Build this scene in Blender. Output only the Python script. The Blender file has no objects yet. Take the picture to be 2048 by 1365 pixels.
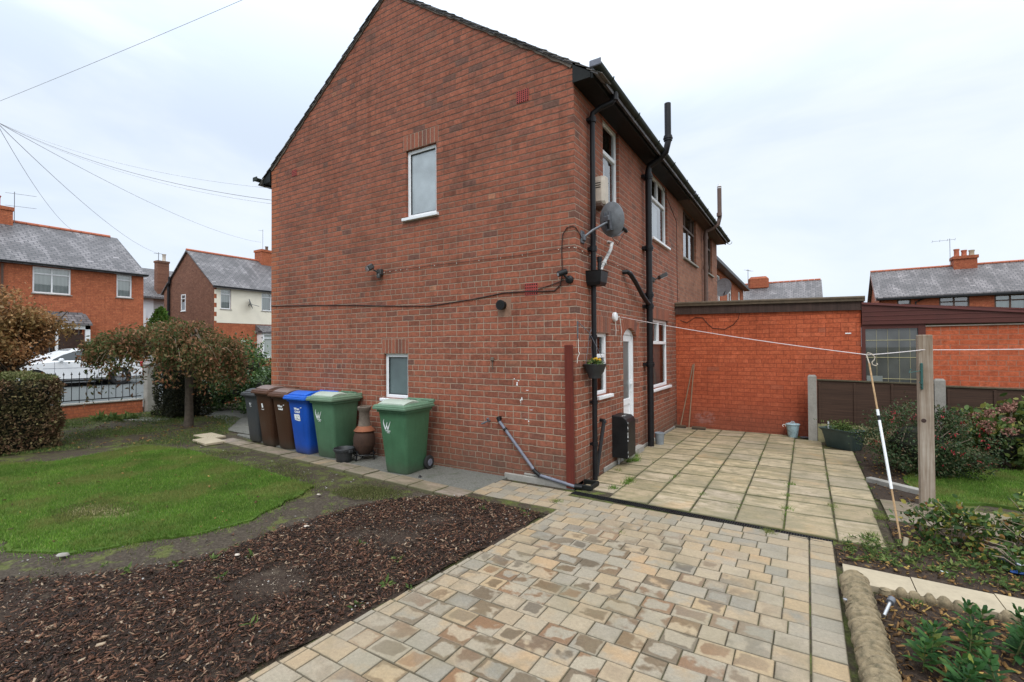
import bpy, math, random
import numpy as np
from mathutils import Vector, Matrix
random.seed(7)
rng = np.random.default_rng(11)
scene = bpy.context.scene
col = scene.collection
R = math.radians
WM = {}

# ------------------------------------------------------------------ camera
yaw, pitch, roll = R(31.85), R(.81), R(-.36)
CAM = Vector((2.444, -5.4346, 1.75))
fw = Vector((-math.sin(yaw)*math.cos(pitch), math.cos(yaw)*math.cos(pitch), math.sin(pitch)))
r0 = Vector((math.cos(yaw), math.sin(yaw), 0)); u0 = r0.cross(fw)
rt = r0*math.cos(roll)+u0*math.sin(roll); up = -r0*math.sin(roll)+u0*math.cos(roll)
cd = bpy.data.cameras.new('camera'); cam = bpy.data.objects.new('camera', cd); col.objects.link(cam)
cam.matrix_world = Matrix(((rt.x, up.x, -fw.x, CAM.x), (rt.y, up.y, -fw.y, CAM.y), (rt.z, up.z, -fw.z, CAM.z), (0, 0, 0, 1)))
cd.sensor_width = 36; cd.lens = 947.7/2048*36; cd.clip_end = 2000; cd.clip_start = .05
scene.camera = cam

# ------------------------------------------------------------------ node helpers
class NT:
    def __init__(s, tree): s.t = tree; s.n = tree.nodes; s.l = tree.links
    def add(s, typ, ins=None, **kw):
        n = s.n.new(typ)
        for k, v in kw.items(): setattr(n, k, v)
        for k, v in (ins or {}).items():
            if hasattr(v, 'is_output') or isinstance(v, bpy.types.NodeSocket): s.l.new(v, n.inputs[k])
            else: n.inputs[k].default_value = v
        return n
    def pos(s): return s.add('ShaderNodeNewGeometry').outputs['Position']
    def math(s, op, a, b=0., c=None):
        d = {0: a, 1: b}
        if c is not None: d[2] = c
        return s.add('ShaderNodeMath', d, operation=op).outputs[0]
    def noise(s, vec, scale, detail=4., rough=.55, dist=0.):
        return s.add('ShaderNodeTexNoise', {'Vector': vec, 'Scale': scale, 'Detail': detail, 'Roughness': rough, 'Distortion': dist}).outputs['Fac']
    def ramp(s, fac, stops, interp='LINEAR'):
        n = s.add('ShaderNodeValToRGB', {0: fac}); cr = n.color_ramp; cr.interpolation = interp
        while len(cr.elements) < len(stops): cr.elements.new(.5)
        for e, (p, c) in zip(cr.elements, stops):
            e.position = p; e.color = (*c, 1) if len(c) == 3 else c
        return n.outputs[0]
    def mix(s, fac, a, b, mode='MIX'):
        n = s.add('ShaderNodeMix', data_type='RGBA', blend_type=mode)
        for idx, v in ((0, fac), (6, a), (7, b)):
            if isinstance(v, bpy.types.NodeSocket): s.l.new(v, n.inputs[idx])
            else: n.inputs[idx].default_value = v if not isinstance(v, tuple) else (*v, 1)[:4]
        return n.outputs[2]
    def step(s, v, a, b):
        return s.add('ShaderNodeMapRange', {0: v, 1: a, 2: b, 3: 0., 4: 1.}, interpolation_type='SMOOTHSTEP').outputs[0]
def g(v): return (v, v, v)
def newmat(name):
    m = bpy.data.materials.new(name); m.use_nodes = True; m.node_tree.nodes.clear(); return m, NT(m.node_tree)
def finish(t, color, rough=.8, bump=None, bstr=.5, bdist=.01, metal=0., spec=.4, trans=None, alpha=None):
    p = t.add('ShaderNodeBsdfPrincipled')
    for k, v in (('Base Color', color), ('Roughness', rough), ('Metallic', metal), ('Specular IOR Level', spec)):
        if isinstance(v, bpy.types.NodeSocket): t.l.new(v, p.inputs[k])
        else: p.inputs[k].default_value = (*v, 1) if isinstance(v, tuple) else v
    if bump is not None:
        b = t.add('ShaderNodeBump', {'Height': bump, 'Strength': bstr, 'Distance': bdist}); t.l.new(b.outputs[0], p.inputs['Normal'])
    sh = p.outputs[0]
    if trans:
        tr = t.add('ShaderNodeBsdfTranslucent'); 
        if isinstance(color, bpy.types.NodeSocket): t.l.new(color, tr.inputs[0])
        else: tr.inputs[0].default_value = (*color, 1)
        sh = t.add('ShaderNodeMixShader', {0: trans, 1: sh, 2: tr.outputs[0]}).outputs[0]
    o = t.add('ShaderNodeOutputMaterial'); t.l.new(sh, o.inputs[0])
def plain(name, c, rough=.6, var=.25, scale=6., metal=0., spec=.4, bump=.15, dark=None):
    """a surface with mottling: base colour varied by two noises"""
    m, t = newmat(name); p = t.pos()
    n1 = t.noise(p, scale, 5); n2 = t.noise(p, scale*9, 3)
    f = t.math('ADD', t.math('MULTIPLY', n1, .7), t.math('MULTIPLY', n2, .3))
    dk = dark or tuple(x*(1-var) for x in c); lt = tuple(min(1, x*(1+var)) for x in c)
    cc = t.ramp(f, [(.3, dk), (.5, c), (.72, lt)])
    rr = t.math('ADD', rough-.1, t.math('MULTIPLY', n1, .2))
    finish(t, cc, rr, n2, bump, .003, metal, spec); return m
def island(name, stops, rough=.8, spec=.3, nscale=25., nvar=.35, trans=None, bump=.3, bdist=.004, big=None):
    """colour picked per loose piece, mottled inside"""
    m, t = newmat(name)
    geo = t.add('ShaderNodeNewGeometry')
    cc = t.ramp(geo.outputs['Random Per Island'], stops)
    n = t.noise(geo.outputs['Position'], nscale, 4)
    k = t.ramp(n, [(.25, g(1-nvar)), (.75, g(1+nvar*.6))])
    cc = t.mix(1., cc, k, 'MULTIPLY')
    if big:
        nb = t.noise(geo.outputs['Position'], big[0], 3)
        cc = t.mix(t.math('MULTIPLY', t.step(nb, .45, .62), big[2]), cc, big[1])
    finish(t, cc, rough, n if bump else None, bump or .1, bdist, 0, spec, trans); return m

def brickmat(name, ax, stops, mortar, mortar_hi=None, w=.24, h=.0859, ms=.0105, soot=.35, painted=False, zoff=0., hcut=(1.6, 5.2), bstr=.6, lowdark=True, bloom=None, shade=False, quoin=None):
    m, t = newmat(name); p = t.pos()
    s = t.add('ShaderNodeSeparateXYZ', {0: p})
    u = s.outputs[ax]; z = s.outputs[2]
    nd = t.noise(p, 3.2, 2); nd2 = t.noise(p, 14., 2)
    zz = t.math('ADD', z, t.math('ADD', t.math('MULTIPLY', t.math('SUBTRACT', nd, .5), .018), t.math('MULTIPLY', t.math('SUBTRACT', nd2, .5), .013)))
    uu = t.math('ADD', u, t.math('MULTIPLY', t.math('SUBTRACT', nd2, .5), .012))
    vec = t.add('ShaderNodeCombineXYZ', {0: t.math('ADD', uu, 50.), 1: t.math('ADD', zz, 1.+zoff), 2: 0.}).outputs[0]
    def bt(width, off):
        return t.add('ShaderNodeTexBrick', {'Vector': vec, 'Color1': (0, 0, 0, 1), 'Color2': (1, 1, 1, 1), 'Mortar': (.5, .5, .5, 1), 'Scale': 1., 'Mortar Size': ms*.5,
                   'Mortar Smooth': .15, 'Bias': 0., 'Brick Width': width, 'Row Height': h}, offset=off, offset_frequency=2)
    b1 = bt(w, .5); b2 = bt(w*.5, .25)
    # every sixth course or so is laid as headers (garden wall bond)
    row = t.math('FLOOR', t.math('DIVIDE', t.math('ADD', zz, 1.+zoff), h))
    hd = t.math('LESS_THAN', t.math('MODULO', row, 7.), .5)
    rnd = t.mix(hd, b1.outputs[0], b2.outputs[0]); 
    fac = t.add('ShaderNodeMix', {0: hd, 2: b1.outputs[1], 3: b2.outputs[1]}, data_type='FLOAT').outputs[0]
    # the stock brick random is only black..white; reshuffle it so neighbours differ
    sh = t.math('FRACT', t.math('MULTIPLY', rnd, 7.31))
    sh = t.math('ADD', t.math('MULTIPLY', sh, .8), t.math('MULTIPLY', rnd, .2))
    cb = t.ramp(sh, stops)
    nf = t.noise(p, 60., 4, .7); nm = t.noise(p, 9., 4); nk = t.noise(p, 24., 3, .6)
    cb = t.mix(1., cb, t.ramp(nk, [(.3, g(.80)), (.7, g(1.28))]), 'MULTIPLY'); nl = t.noise(p, .9, 5, .6)
    cb = t.mix(1., cb, t.ramp(nf, [(.25, g(.78)), (.75, g(1.18))]), 'MULTIPLY')
    cb = t.mix(1., cb, t.ramp(nm, [(.3, g(.82)), (.7, g(1.14))]), 'MULTIPLY')
    mo = mortar
    if mortar_hi: 
        mo = t.mix(t.step(t.math('ADD', z, t.math('MULTIPLY', nl, 1.6)), hcut[0]+.8, hcut[1]+.8), mortar, mortar_hi)
        mo = t.mix(t.math('MULTIPLY', t.step(nm, .4, .65), .45), mo, tuple(x*.5 for x in mortar))
    if quoin is not None:
        qa = t.math('ADD', quoin, t.math('MULTIPLY', t.math('LESS_THAN', t.math('MODULO', row, 2.), .5), .09))
        cb = t.mix(t.math('MULTIPLY', t.math('LESS_THAN', u, qa), .6), cb, (.42, .135, .06))
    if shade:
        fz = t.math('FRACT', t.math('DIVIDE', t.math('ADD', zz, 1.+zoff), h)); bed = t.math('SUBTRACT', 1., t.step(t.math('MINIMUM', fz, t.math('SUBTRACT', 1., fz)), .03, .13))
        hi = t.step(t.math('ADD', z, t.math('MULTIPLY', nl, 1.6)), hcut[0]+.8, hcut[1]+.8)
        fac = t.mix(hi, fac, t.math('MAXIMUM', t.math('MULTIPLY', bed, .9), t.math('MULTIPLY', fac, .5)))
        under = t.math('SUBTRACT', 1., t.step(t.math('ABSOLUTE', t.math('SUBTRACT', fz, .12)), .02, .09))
        cb = t.mix(t.math('MULTIPLY', under, .45), cb, (.05, .03, .022))  # shadow of the recessed bed joints, painted into the brick colour
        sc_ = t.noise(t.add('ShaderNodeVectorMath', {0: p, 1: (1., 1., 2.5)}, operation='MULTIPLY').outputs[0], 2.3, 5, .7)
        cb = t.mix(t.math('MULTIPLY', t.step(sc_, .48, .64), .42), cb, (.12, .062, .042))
    c = t.mix(fac, cb, mo)
    c = t.mix(t.math('MULTIPLY', t.step(nl, .45, .75), soot), c, t.mix(1., c, (.42, .40, .38), 'MULTIPLY'))
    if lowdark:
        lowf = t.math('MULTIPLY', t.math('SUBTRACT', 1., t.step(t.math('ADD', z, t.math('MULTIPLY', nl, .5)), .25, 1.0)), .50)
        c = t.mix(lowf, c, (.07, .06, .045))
    if bloom:
        du = t.math('DIVIDE', t.math('SUBTRACT', u, bloom[0]), .26); dz = t.math('DIVIDE', t.math('SUBTRACT', z, bloom[1]), .17)
        rr = t.math('ADD', t.math('MULTIPLY', du, du), t.math('MULTIPLY', dz, dz))
        c = t.mix(t.math('MULTIPLY', t.math('MULTIPLY', t.math('SUBTRACT', 1., t.step(rr, .1, 1.2)), t.step(nm, .42, .62)), .6), c, (.40, .27, .25))
        c = t.mix(t.math('MULTIPLY', t.math('SUBTRACT', 1., t.step(t.math('ADD', z, t.math('MULTIPLY', nl, .8)), .6, 2.4)), .38), c, (.24, .052, .030))
        c = t.mix(t.math('MULTIPLY', t.step(nm, .55, .75), .25), c, (.52, .17, .10))
    # vertical rain streaks
    sv = t.add('ShaderNodeCombineXYZ', {0: t.math('MULTIPLY', u, 5.), 1: t.math('MULTIPLY', z, .35), 2: 0.}).outputs[0]
    st = t.noise(sv, 1.6, 4)
    c = t.mix(t.math('MULTIPLY', t.step(st, .5, .72), .28), c, t.mix(1., c, (.5, .48, .45), 'MULTIPLY'))
    hgt = t.math('ADD', t.math('MULTIPLY', t.math('SUBTRACT', 1., fac), .8), t.math('MULTIPLY', nf, .35))
    finish(t, c, .85, hgt, bstr, .006, 0, .25); return m

BR = [(0, (.205, .072, .044)), (.25, (.275, .092, .054)), (.55, (.315, .106, .062)), (.78, (.26, .092, .058)), (.90, (.20, .080, .055)), (.95, (.14, .072, .055)), (.975, (.34, .135, .078)), (1., (.44, .22, .13))]
MAT = {}
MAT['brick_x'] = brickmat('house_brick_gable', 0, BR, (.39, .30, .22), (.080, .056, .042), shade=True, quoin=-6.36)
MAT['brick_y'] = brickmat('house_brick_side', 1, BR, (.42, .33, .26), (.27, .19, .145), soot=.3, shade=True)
BR2 = [(0, (.20, .055, .03)), (.5, (.27, .075, .04)), (1, (.30, .10, .055))]
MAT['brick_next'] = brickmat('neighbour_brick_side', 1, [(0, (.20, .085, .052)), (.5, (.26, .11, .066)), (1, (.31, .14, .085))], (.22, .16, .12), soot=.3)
MAT['brick_far'] = brickmat('orange_brick', 1, [(0, (.34, .10, .048)), (.5, (.40, .122, .057)), (1, (.45, .145, .068))], (.24, .09, .055), w=.23, soot=.15, lowdark=False)
MAT['brick_farx'] = brickmat('orange_brick_front', 0, [(0, (.28, .075, .035)), (.5, (.34, .095, .045)), (1, (.38, .12, .055))], (.24, .09, .055), w=.23, soot=.15, lowdark=False)
MAT['brick_brown'] = brickmat('brown_brick', 0, [(0, (.15, .072, .047)), (.5, (.20, .092, .06)), (1, (.235, .115, .075))], (.13, .08, .06), w=.23, soot=.2, lowdark=False)
PB = [(0, (.41, .092, .040)), (.5, (.47, .108, .045)), (.94, (.50, .125, .056)), (1, (.33, .10, .055))]
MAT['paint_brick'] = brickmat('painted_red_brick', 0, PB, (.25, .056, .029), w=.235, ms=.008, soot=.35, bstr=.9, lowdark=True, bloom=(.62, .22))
MAT['pale_joint_brick'] = brickmat('red_brick_pale_joint', 0, PB, (.36, .17, .11), w=.235, soot=.15, lowdark=False)

def slatemat(name, ax, base=(.145, .135, .138), w=.34, h=.19, k=1.55):
    m, t = newmat(name); p = t.pos(); s = t.add('ShaderNodeSeparateXYZ', {0: p})
    vec = t.add('ShaderNodeCombineXYZ', {0: t.math('ADD', s.outputs[ax], 80.), 1: t.math('MULTIPLY', s.outputs[2], k), 2: 0.}).outputs[0]
    b = t.add('ShaderNodeTexBrick', {'Vector': vec, 'Color1': (0, 0, 0, 1), 'Color2': (1, 1, 1, 1), 'Mortar': (.5, .5, .5, 1), 'Scale': 1., 'Mortar Size': .022, 'Mortar Smooth': .3, 'Brick Width': w, 'Row Height': h})
    sh = t.math('FRACT', t.math('MULTIPLY', b.outputs[0], 5.7))
    c = t.ramp(sh, [(0, tuple(x*.75 for x in base)), (.6, base), (.96, tuple(x*1.2 for x in base)), (1, tuple(x*1.9 for x in base))])
    nl = t.noise(p, .8, 4); 
    c = t.mix(t.math('MULTIPLY', t.step(nl, .44, .62), .6), c, tuple(x*.42 for x in base))
    sv = t.add('ShaderNodeCombineXYZ', {0: t.math('MULTIPLY', s.outputs[ax], 1.6), 1: t.math('MULTIPLY', s.outputs[2], .5), 2: 0.}).outputs[0]
    c = t.mix(t.math('MULTIPLY', t.step(t.noise(sv, 1.5, 3), .50, .66), .5), c, tuple(min(1, x*2.0) for x in base))
    c = t.mix(b.outputs[1], c, (.04, .04, .045))
    finish(t, c, .55, t.math('SUBTRACT', 1., b.outputs[1]), .6, .01, 0, .4); return m
MAT['slate_y'] = slatemat('slate_roof_side', 1)
MAT['slate_x'] = slatemat('slate_roof_front', 0, (.15, .135, .135))
MAT['slate_edge'] = island('slate_edge', [(0, (.05, .047, .045)), (.6, (.10, .095, .09)), (1, (.19, .18, .17))])
MAT['ridge'] = plain('ridge_tile', (.42, .13, .07), .8)

MAT['upvc'] = plain('white_plastic', (.78, .80, .82), .35, .05, 3., bump=.02)
MAT['black_plastic'] = plain('black_gutter_plastic', (.012, .013, .014), .42, .35, 5., spec=.25)
MAT['black_iron'] = plain('black_painted_iron', (.009, .009, .011), .42, .4, 12., bump=.4, spec=.3)
MAT['black_paint'] = plain('black_painted_wood', (.010, .011, .010), .55, .5, 8., spec=.2)
MAT['green_black'] = plain('mossy_black_plastic', (.020, .028, .020), .6, .5, 8., spec=.3)
MAT['brown_wood'] = plain('dark_brown_wood', (.085, .05, .035), .6, .3, 9.)
MAT['maroon'] = plain('maroon_cladding', (.085, .022, .016), .6, .15, 4.)
MAT['rust_wood'] = None
MAT['mortar'] = plain('pale_mortar', (.30, .24, .18), .9, .3, 20.); MAT['verge_mortar'] = plain('grey_verge_mortar', (.13, .105, .085), .9, .5, 9., bump=.6)
MAT['soldier'] = island('soldier_brick', BR, nscale=60)
MAT['vent'] = plain('red_vent', (.30, .045, .035), .7, .2, 15.)
MAT['dark'] = plain('dark_hole', (.008, .008, .008), .9, .1)
MAT['grey_metal'] = plain('grey_metal', (.14, .15, .17), .5, .3, 20., metal=.4)
MAT['dish'] = plain('grey_dish', (.17, .185, .20), .5, .35, 10.)
MAT['beige'] = plain('beige_plastic', (.50, .44, .37), .6, .15, 10.)
MAT['pvc_grey'] = plain('grey_waste_pipe', (.16, .17, .21), .4, .3, 20.)
MAT['worn_white'] = plain('flaking_paint', (.45, .45, .44), .7, .6, 22., dark=(.03, .03, .03))
def ropemat():
    m, t = newmat('rope_aggregate'); geo = t.add('ShaderNodeNewGeometry'); p = geo.outputs['Position']
    n = t.noise(p, 22., 5, .7); n2 = t.noise(p, 130., 3, .8)
    c = t.ramp(n, [(.3, (.045, .038, .021)), (.5, (.095, .076, .043)), (.7, (.17, .135, .08))])
    c = t.mix(t.math('MULTIPLY', t.step(n2, .64, .70), .6), c, (.50, .44, .33)); c = t.mix(t.math('MULTIPLY', t.step(t.noise(p, 7., 4), .50, .62), .5), c, (.10, .11, .035))
    ca = t.add('ShaderNodeAttribute', attribute_name='cavity').outputs['Fac']; c = t.mix(t.math('MULTIPLY', t.math('SUBTRACT', 1., t.step(t.math('ADD', ca, t.math('MULTIPLY', t.math('SUBTRACT', n, .5), .35)), .12, .62)), .92), c, (.030, .027, .016))  # groove shade painted into the colour from the cavity attribute
    finish(t, c, .9, t.math('ADD', n, t.math('MULTIPLY', n2, .6)), 1., .012, 0, .25); return m
MAT['rope'] = ropemat()
MAT['concrete'] = plain('concrete', (.28, .265, .235), .9, .3, 4., bump=.5)
MAT['pale_slab'] = plain('pale_slab', (.375, .315, .22), .85, .2, 4., bump=.5)
MAT['rope'] = plain('yellow_brown_aggregate', (.21, .165, .10), .95, .5, 24., bump=1., dark=(.06, .055, .03))
MAT['cream'] = plain('cream_render', (.80, .75, .63), .9, .06, 2.)
MAT['white_render'] = plain('white_render', (.72, .76, .80), .9, .06, 2.)
MAT['grey_render'] = plain('grey_render', (.50, .50, .50), .9, .06, 2.)
MAT['terracotta'] = plain('terracotta', (.24, .085, .04), .8, .3, 8.)
MAT['chim_body'] = plain('weathered_clay', (.055, .028, .018), .85, .5, 6.)
MAT['chim_neck'] = plain('sooty_clay', (.14, .11, .085), .9, .5, 7.)
MAT['white_paint'] = plain('white_car_paint', (.80, .82, .84), .18, .02, 1., bump=0.)
MAT['tyre'] = plain('rubber', (.02, .02, .02), .8, .2)
MAT['alloy'] = plain('alloy', (.45, .46, .48), .3, .1, metal=.8)
MAT['car_glass'] = plain('car_glass', (.03, .04, .045), .05, .1, 2., spec=.8, bump=0.)
MAT['lens'] = plain('lens', (.35, .36, .38), .15, .2, 20.)
MAT['red_lens'] = plain('red_lens', (.3, .01, .01), .2, .2, 20.)
MAT['bark'] = plain('bark', (.085, .068, .052), .9, .45, 14., bump=1.)
MAT['twig'] = plain('pale_twig', (.26, .20, .15), .8, .3, 14.)
MAT['wire'] = plain('grey_wire', (.48, .50, .55), .7, .1)
MAT['wire_dark'] = plain('dark_wire', (.22, .22, .25), .7, .1)
MAT['cable'] = plain('brown_cable', (.045, .025, .02), .7, .2)
MAT['string'] = plain('white_line', (.70, .70, .66), .6, .1)
MAT['cord'] = plain('washing_line', (.72, .66, .66), .6, .1)
MAT['teal'] = plain('teal_paint', (.03, .10, .09), .5, .2)
MAT['enamel'] = plain('pale_blue_enamel', (.33, .46, .50), .35, .15, 14., dark=(.12, .15, .15))
MAT['zinc'] = plain('grey_bucket', (.25, .28, .31), .5, .2, 10.)
MAT['trough'] = plain('grey_green_plastic', (.055, .085, .08), .55, .25, 6.)
MAT['basket_p'] = plain('charcoal_plastic', (.028, .03, .032), .5, .3, 10.)
MAT['gold'] = plain('lead_strip', (.50, .45, .25), .5, .1)
MAT['foam'] = plain('grey_foam', (.06, .075, .08), .8, .2, 30.)
MAT['copper'] = plain('copper', (.35, .17, .10), .4, .2, metal=.4)
MAT['blue'] = plain('blue_plastic', (.03, .10, .35), .5, .1)
MAT['sticker'] = plain('white_print', (.80, .82, .82), .6, .05)
MAT['flood'] = plain('floodlight_body', (.05, .05, .05), .45, .3, 20.)
MAT['bright_lamp'] = plain('fairy_bulb', (.85, .85, .75), .3, .05)
BINC = dict(green=(.062, .158, .082), green2=(.082, .175, .10), blue=(.008, .075, .42), brown=(.055, .023, .012), black=(.045, .05, .055))
LIDC = dict(green=(.13, .235, .15), green2=(.17, .26, .17), blue=(.012, .12, .58), brown=(.10, .042, .022), black=(.05, .052, .055))
def binmat(name, c):
    m, t = newmat(name); p = t.pos(); s = t.add('ShaderNodeSeparateXYZ', {0: p}); z = s.outputs[2]
    n = t.noise(p, 4., 5, .65); n2 = t.noise(p, 55., 4, .7)
    sv = t.add('ShaderNodeVectorMath', {0: p, 1: (14., 14., 1.1)}, operation='MULTIPLY').outputs[0]; st = t.noise(sv, 1., 4, .6)
    cc = t.ramp(n, [(.3, tuple(x*.86 for x in c)), (.7, tuple(min(1, x*1.12) for x in c))])
    cc = t.mix(t.math('MULTIPLY', t.step(st, .50, .70), .22), cc, tuple(x*.45 for x in c)); cc = t.mix(t.math('MULTIPLY', t.step(n2, .62, .70), .18), cc, (.35, .36, .33))
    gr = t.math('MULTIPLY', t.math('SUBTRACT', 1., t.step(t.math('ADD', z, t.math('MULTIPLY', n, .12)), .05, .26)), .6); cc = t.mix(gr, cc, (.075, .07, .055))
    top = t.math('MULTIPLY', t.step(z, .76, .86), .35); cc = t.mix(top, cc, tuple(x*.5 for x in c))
    finish(t, cc, t.math('ADD', .38, t.math('MULTIPLY', n, .22)), n2, .12, .002, 0, .35); return m
for k_ in BINC:
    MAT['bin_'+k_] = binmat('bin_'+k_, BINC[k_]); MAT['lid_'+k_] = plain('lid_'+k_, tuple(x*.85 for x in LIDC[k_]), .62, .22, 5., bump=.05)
MAT['lid_patch'] = plain('faded_lid', (.40, .46, .39), .5, .15, 6.)
MAT['lid_patch_b'] = plain('faded_brown_lid', (.17, .115, .095), .5, .15, 6.)

def glassmat(name, tint=(.9, .95, .95), body=None, rough=.02, mixv=.25):
    m, t = newmat(name)
    fr = t.add('ShaderNodeFresnel', {'IOR': 1.5})
    gl = t.add('ShaderNodeBsdfGlossy', {'Color': (1, 1, 1, 1), 'Roughness': rough})
    if body:
        nn_ = t.noise(t.pos(), 2.2, 2); nv_ = t.noise(t.pos(), 90., 2); fc_ = t.math('ADD', t.math('MULTIPLY', nn_, .8), t.math('MULTIPLY', nv_, .2))
        b = t.add('ShaderNodeBsdfDiffuse', {'Color': t.ramp(fc_, [(.3, tuple(x*.6 for x in body)), (.7, tuple(min(1, x*1.35) for x in body))])})
    else: b = t.add('ShaderNodeBsdfTransparent', {'Color': (*tint, 1)})
    f = t.math('ADD', t.math('MULTIPLY', fr.outputs[0], 1.), mixv)
    mx = t.add('ShaderNodeMixShader', {0: f, 1: b.outputs[0], 2: gl.outputs[0]})
    o = t.add('ShaderNodeOutputMaterial'); t.l.new(mx.outputs[0], o.inputs[0]); return m
MAT['glass'] = glassmat('window_glass', mixv=.12)
MAT['glass_low'] = glassmat('low_window_glass', mixv=-.03)
MAT['frosted'] = glassmat('frosted_glass', body=(.33, .38, .40), rough=.35, mixv=.10)
MAT['frosted_dark'] = glassmat('frosted_glass_dark', body=(.085, .12, .122), rough=.35, mixv=.06)
MAT['glass_dark'] = glassmat('dark_glass', body=(.02, .022, .022), mixv=.18)
MAT['glass_cons'] = glassmat('conservatory_glass', body=(.085, .09, .085), mixv=.03)
def curtainmat(name, a, b, ax, sc=45.):
    m, t = newmat(name); s = t.add('ShaderNodeSeparateXYZ', {0: t.pos()})
    w = t.math('SINE', t.math('MULTIPLY', s.outputs[ax], sc)); w = t.math('ADD', t.math('MULTIPLY', w, .5), .5)
    gl = t.mix(w, a, b); gl = t.mix(t.noise(t.pos(), 1.5, 2), gl, a)
    finish(t, gl, .25, spec=.6); return m
MAT['curtain_y'] = curtainmat('net_curtain', (.42, .46, .44), (.30, .34, .32), 1, 40)
MAT['curtain_x'] = curtainmat('net_curtain_front', (.34, .40, .37), (.25, .30, .27), 0, 22)
MAT['sky_reflection'] = curtainmat('sky_reflection', (.55, .58, .60), (.45, .48, .50), 1, 30)  # pale sheet colour imitating sky mirrored in the upstairs panes
MAT['blind'] = curtainmat('brown_blind', (.30, .26, .24), (.22, .19, .175), 1, 60)

# timber with grain along z
def timber(name, a, b, rough=.8):
    m, t = newmat(name); s = t.add('ShaderNodeSeparateXYZ', {0: t.pos()})
    v = t.add('ShaderNodeCombineXYZ', {0: t.math('MULTIPLY', s.outputs[0], 40.), 1: t.math('MULTIPLY', s.outputs[1], 40.), 2: t.math('MULTIPLY', s.outputs[2], 1.6)}).outputs[0]
    n = t.noise(v, 1., 5, .6, .6); n2 = t.noise(t.pos(), 5., 3)
    c = t.ramp(t.math('ADD', t.math('MULTIPLY', n, .7), t.math('MULTIPLY', n2, .3)), [(.3, a), (.52, tuple((x+y)/2 for x, y in zip(a, b))), (.7, b)])
    finish(t, c, rough, n, .4, .004); return m
MAT['post_wood'] = timber('weathered_post', (.17, .115, .07), (.46, .40, .33))
MAT['rust_wood'] = timber('red_stained_plank', (.085, .016, .010), (.15, .028, .016), .95)
MAT['handle_wood'] = timber('broom_handle', (.20, .13, .08), (.33, .24, .16))
# fence panel: horizontal boards
def fencemat():
    m, t = newmat('brown_fence_boards'); p = t.pos(); s = t.add('ShaderNodeSeparateXYZ', {0: p})
    v = t.add('ShaderNodeCombineXYZ', {0: t.math('MULTIPLY', s.outputs[0], 1.2), 1: 0., 2: t.math('MULTIPLY', s.outputs[2], 60.)}).outputs[0]
    n = t.noise(v, 1., 4, .6, .4)
    c = t.ramp(n, [(.3, (.030, .015, .009)), (.7, (.078, .041, .025))])
    finish(t, c, .8, n, .5, .004); return m
MAT['fence'] = fencemat()

# ground surfaces
def groundmat(name, kind):
    m, t = newmat(name); p = t.pos()
    n1 = t.noise(p, .7, 5, .6); n2 = t.noise(p, 5., 5, .65); n3 = t.noise(p, 45., 4, .7); n4 = t.noise(p, 160., 3, .7)
    if kind == 'garden':
        c = t.ramp(n3, [(.3, (.024, .018, .012)), (.55, (.062, .048, .033)), (.75, (.12, .095, .065))])
        gr = t.ramp(n3, [(.3, (.05, .062, .014)), (.7, (.125, .145, .036))])
        c = t.mix(t.step(t.math('ADD', t.math('MULTIPLY', n2, .55), t.math('MULTIPLY', n1, .45)), .46, .60), c, gr)
        c = t.mix(t.math('MULTIPLY', t.step(n4, .66, .72), .5), c, (.22, .17, .08))
        b = n3
    elif kind == 'soil':
        c = t.ramp(n3, [(.3, (.018, .012, .009)), (.6, (.052, .036, .026)), (.8, (.12, .09, .065))])
        c = t.mix(t.math('MULTIPLY', t.step(n2, .56, .68), .6), c, (.11, .088, .062))
        b = n3
    elif kind == 'silt':
        c = t.ramp(n3, [(.3, (.032, .025, .018)), (.55, (.070, .056, .041)), (.8, (.15, .125, .095))])
        gr = t.ramp(n3, [(.3, (.06, .070, .018)), (.7, (.14, .16, .045))])
        c = t.mix(t.math('MULTIPLY', t.step(n2, .52, .62), .8), c, gr)
        b = n3
    elif kind == 'lawn':
        c = t.ramp(n2, [(.35, (.050, .095, .014)), (.65, (.085, .145, .022))])
        c = t.mix(t.math('MULTIPLY', t.step(n1, .5, .7), .5), c, (.12, .16, .03)); b = n4
        sp = t.add('ShaderNodeSeparateXYZ', {0: p}); ax_ = t.math('ADD', sp.outputs[0], 4.1); ay_ = t.math('SUBTRACT', t.math('ADD', sp.outputs[1], 3.42), t.math('MULTIPLY', ax_, .25))
        rr_ = t.math('ADD', t.math('DIVIDE', t.math('MULTIPLY', ax_, ax_), .22), t.math('DIVIDE', t.math('MULTIPLY', ay_, ay_), .045)); pm = t.math('SUBTRACT', 1., t.step(t.math('ADD', rr_, t.math('MULTIPLY', n2, 1.2)), .9, 1.9))
        c = t.mix(pm, c, t.ramp(n3, [(.3, (.13, .12, .05)), (.55, (.26, .22, .11)), (.75, (.36, .31, .18))]))
    elif kind == 'concrete':
        c = t.ramp(n3, [(.3, (.10, .10, .088)), (.7, (.20, .195, .17))])
        c = t.mix(t.math('MULTIPLY', t.step(n2, .5, .7), .6), c, (.075, .085, .055)); b = n3
        c = t.mix(t.math('MULTIPLY', t.step(n4, .68, .74), .5), c, (.45, .42, .36))
    elif kind == 'road':
        c = t.ramp(n4, [(.3, (.085, .095, .093)), (.7, (.135, .145, .143))])
        c = t.mix(t.math('MULTIPLY', t.step(n1, .5, .7), .3), c, (.12, .125, .13)); b = n4
    finish(t, c, .95 if kind != 'road' else .8, b, .8, .012, 0, .2); return m
for k_ in ('garden', 'soil', 'silt', 'lawn', 'concrete', 'road'): MAT['g_'+k_] = groundmat(k_+'_surface', k_)

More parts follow.
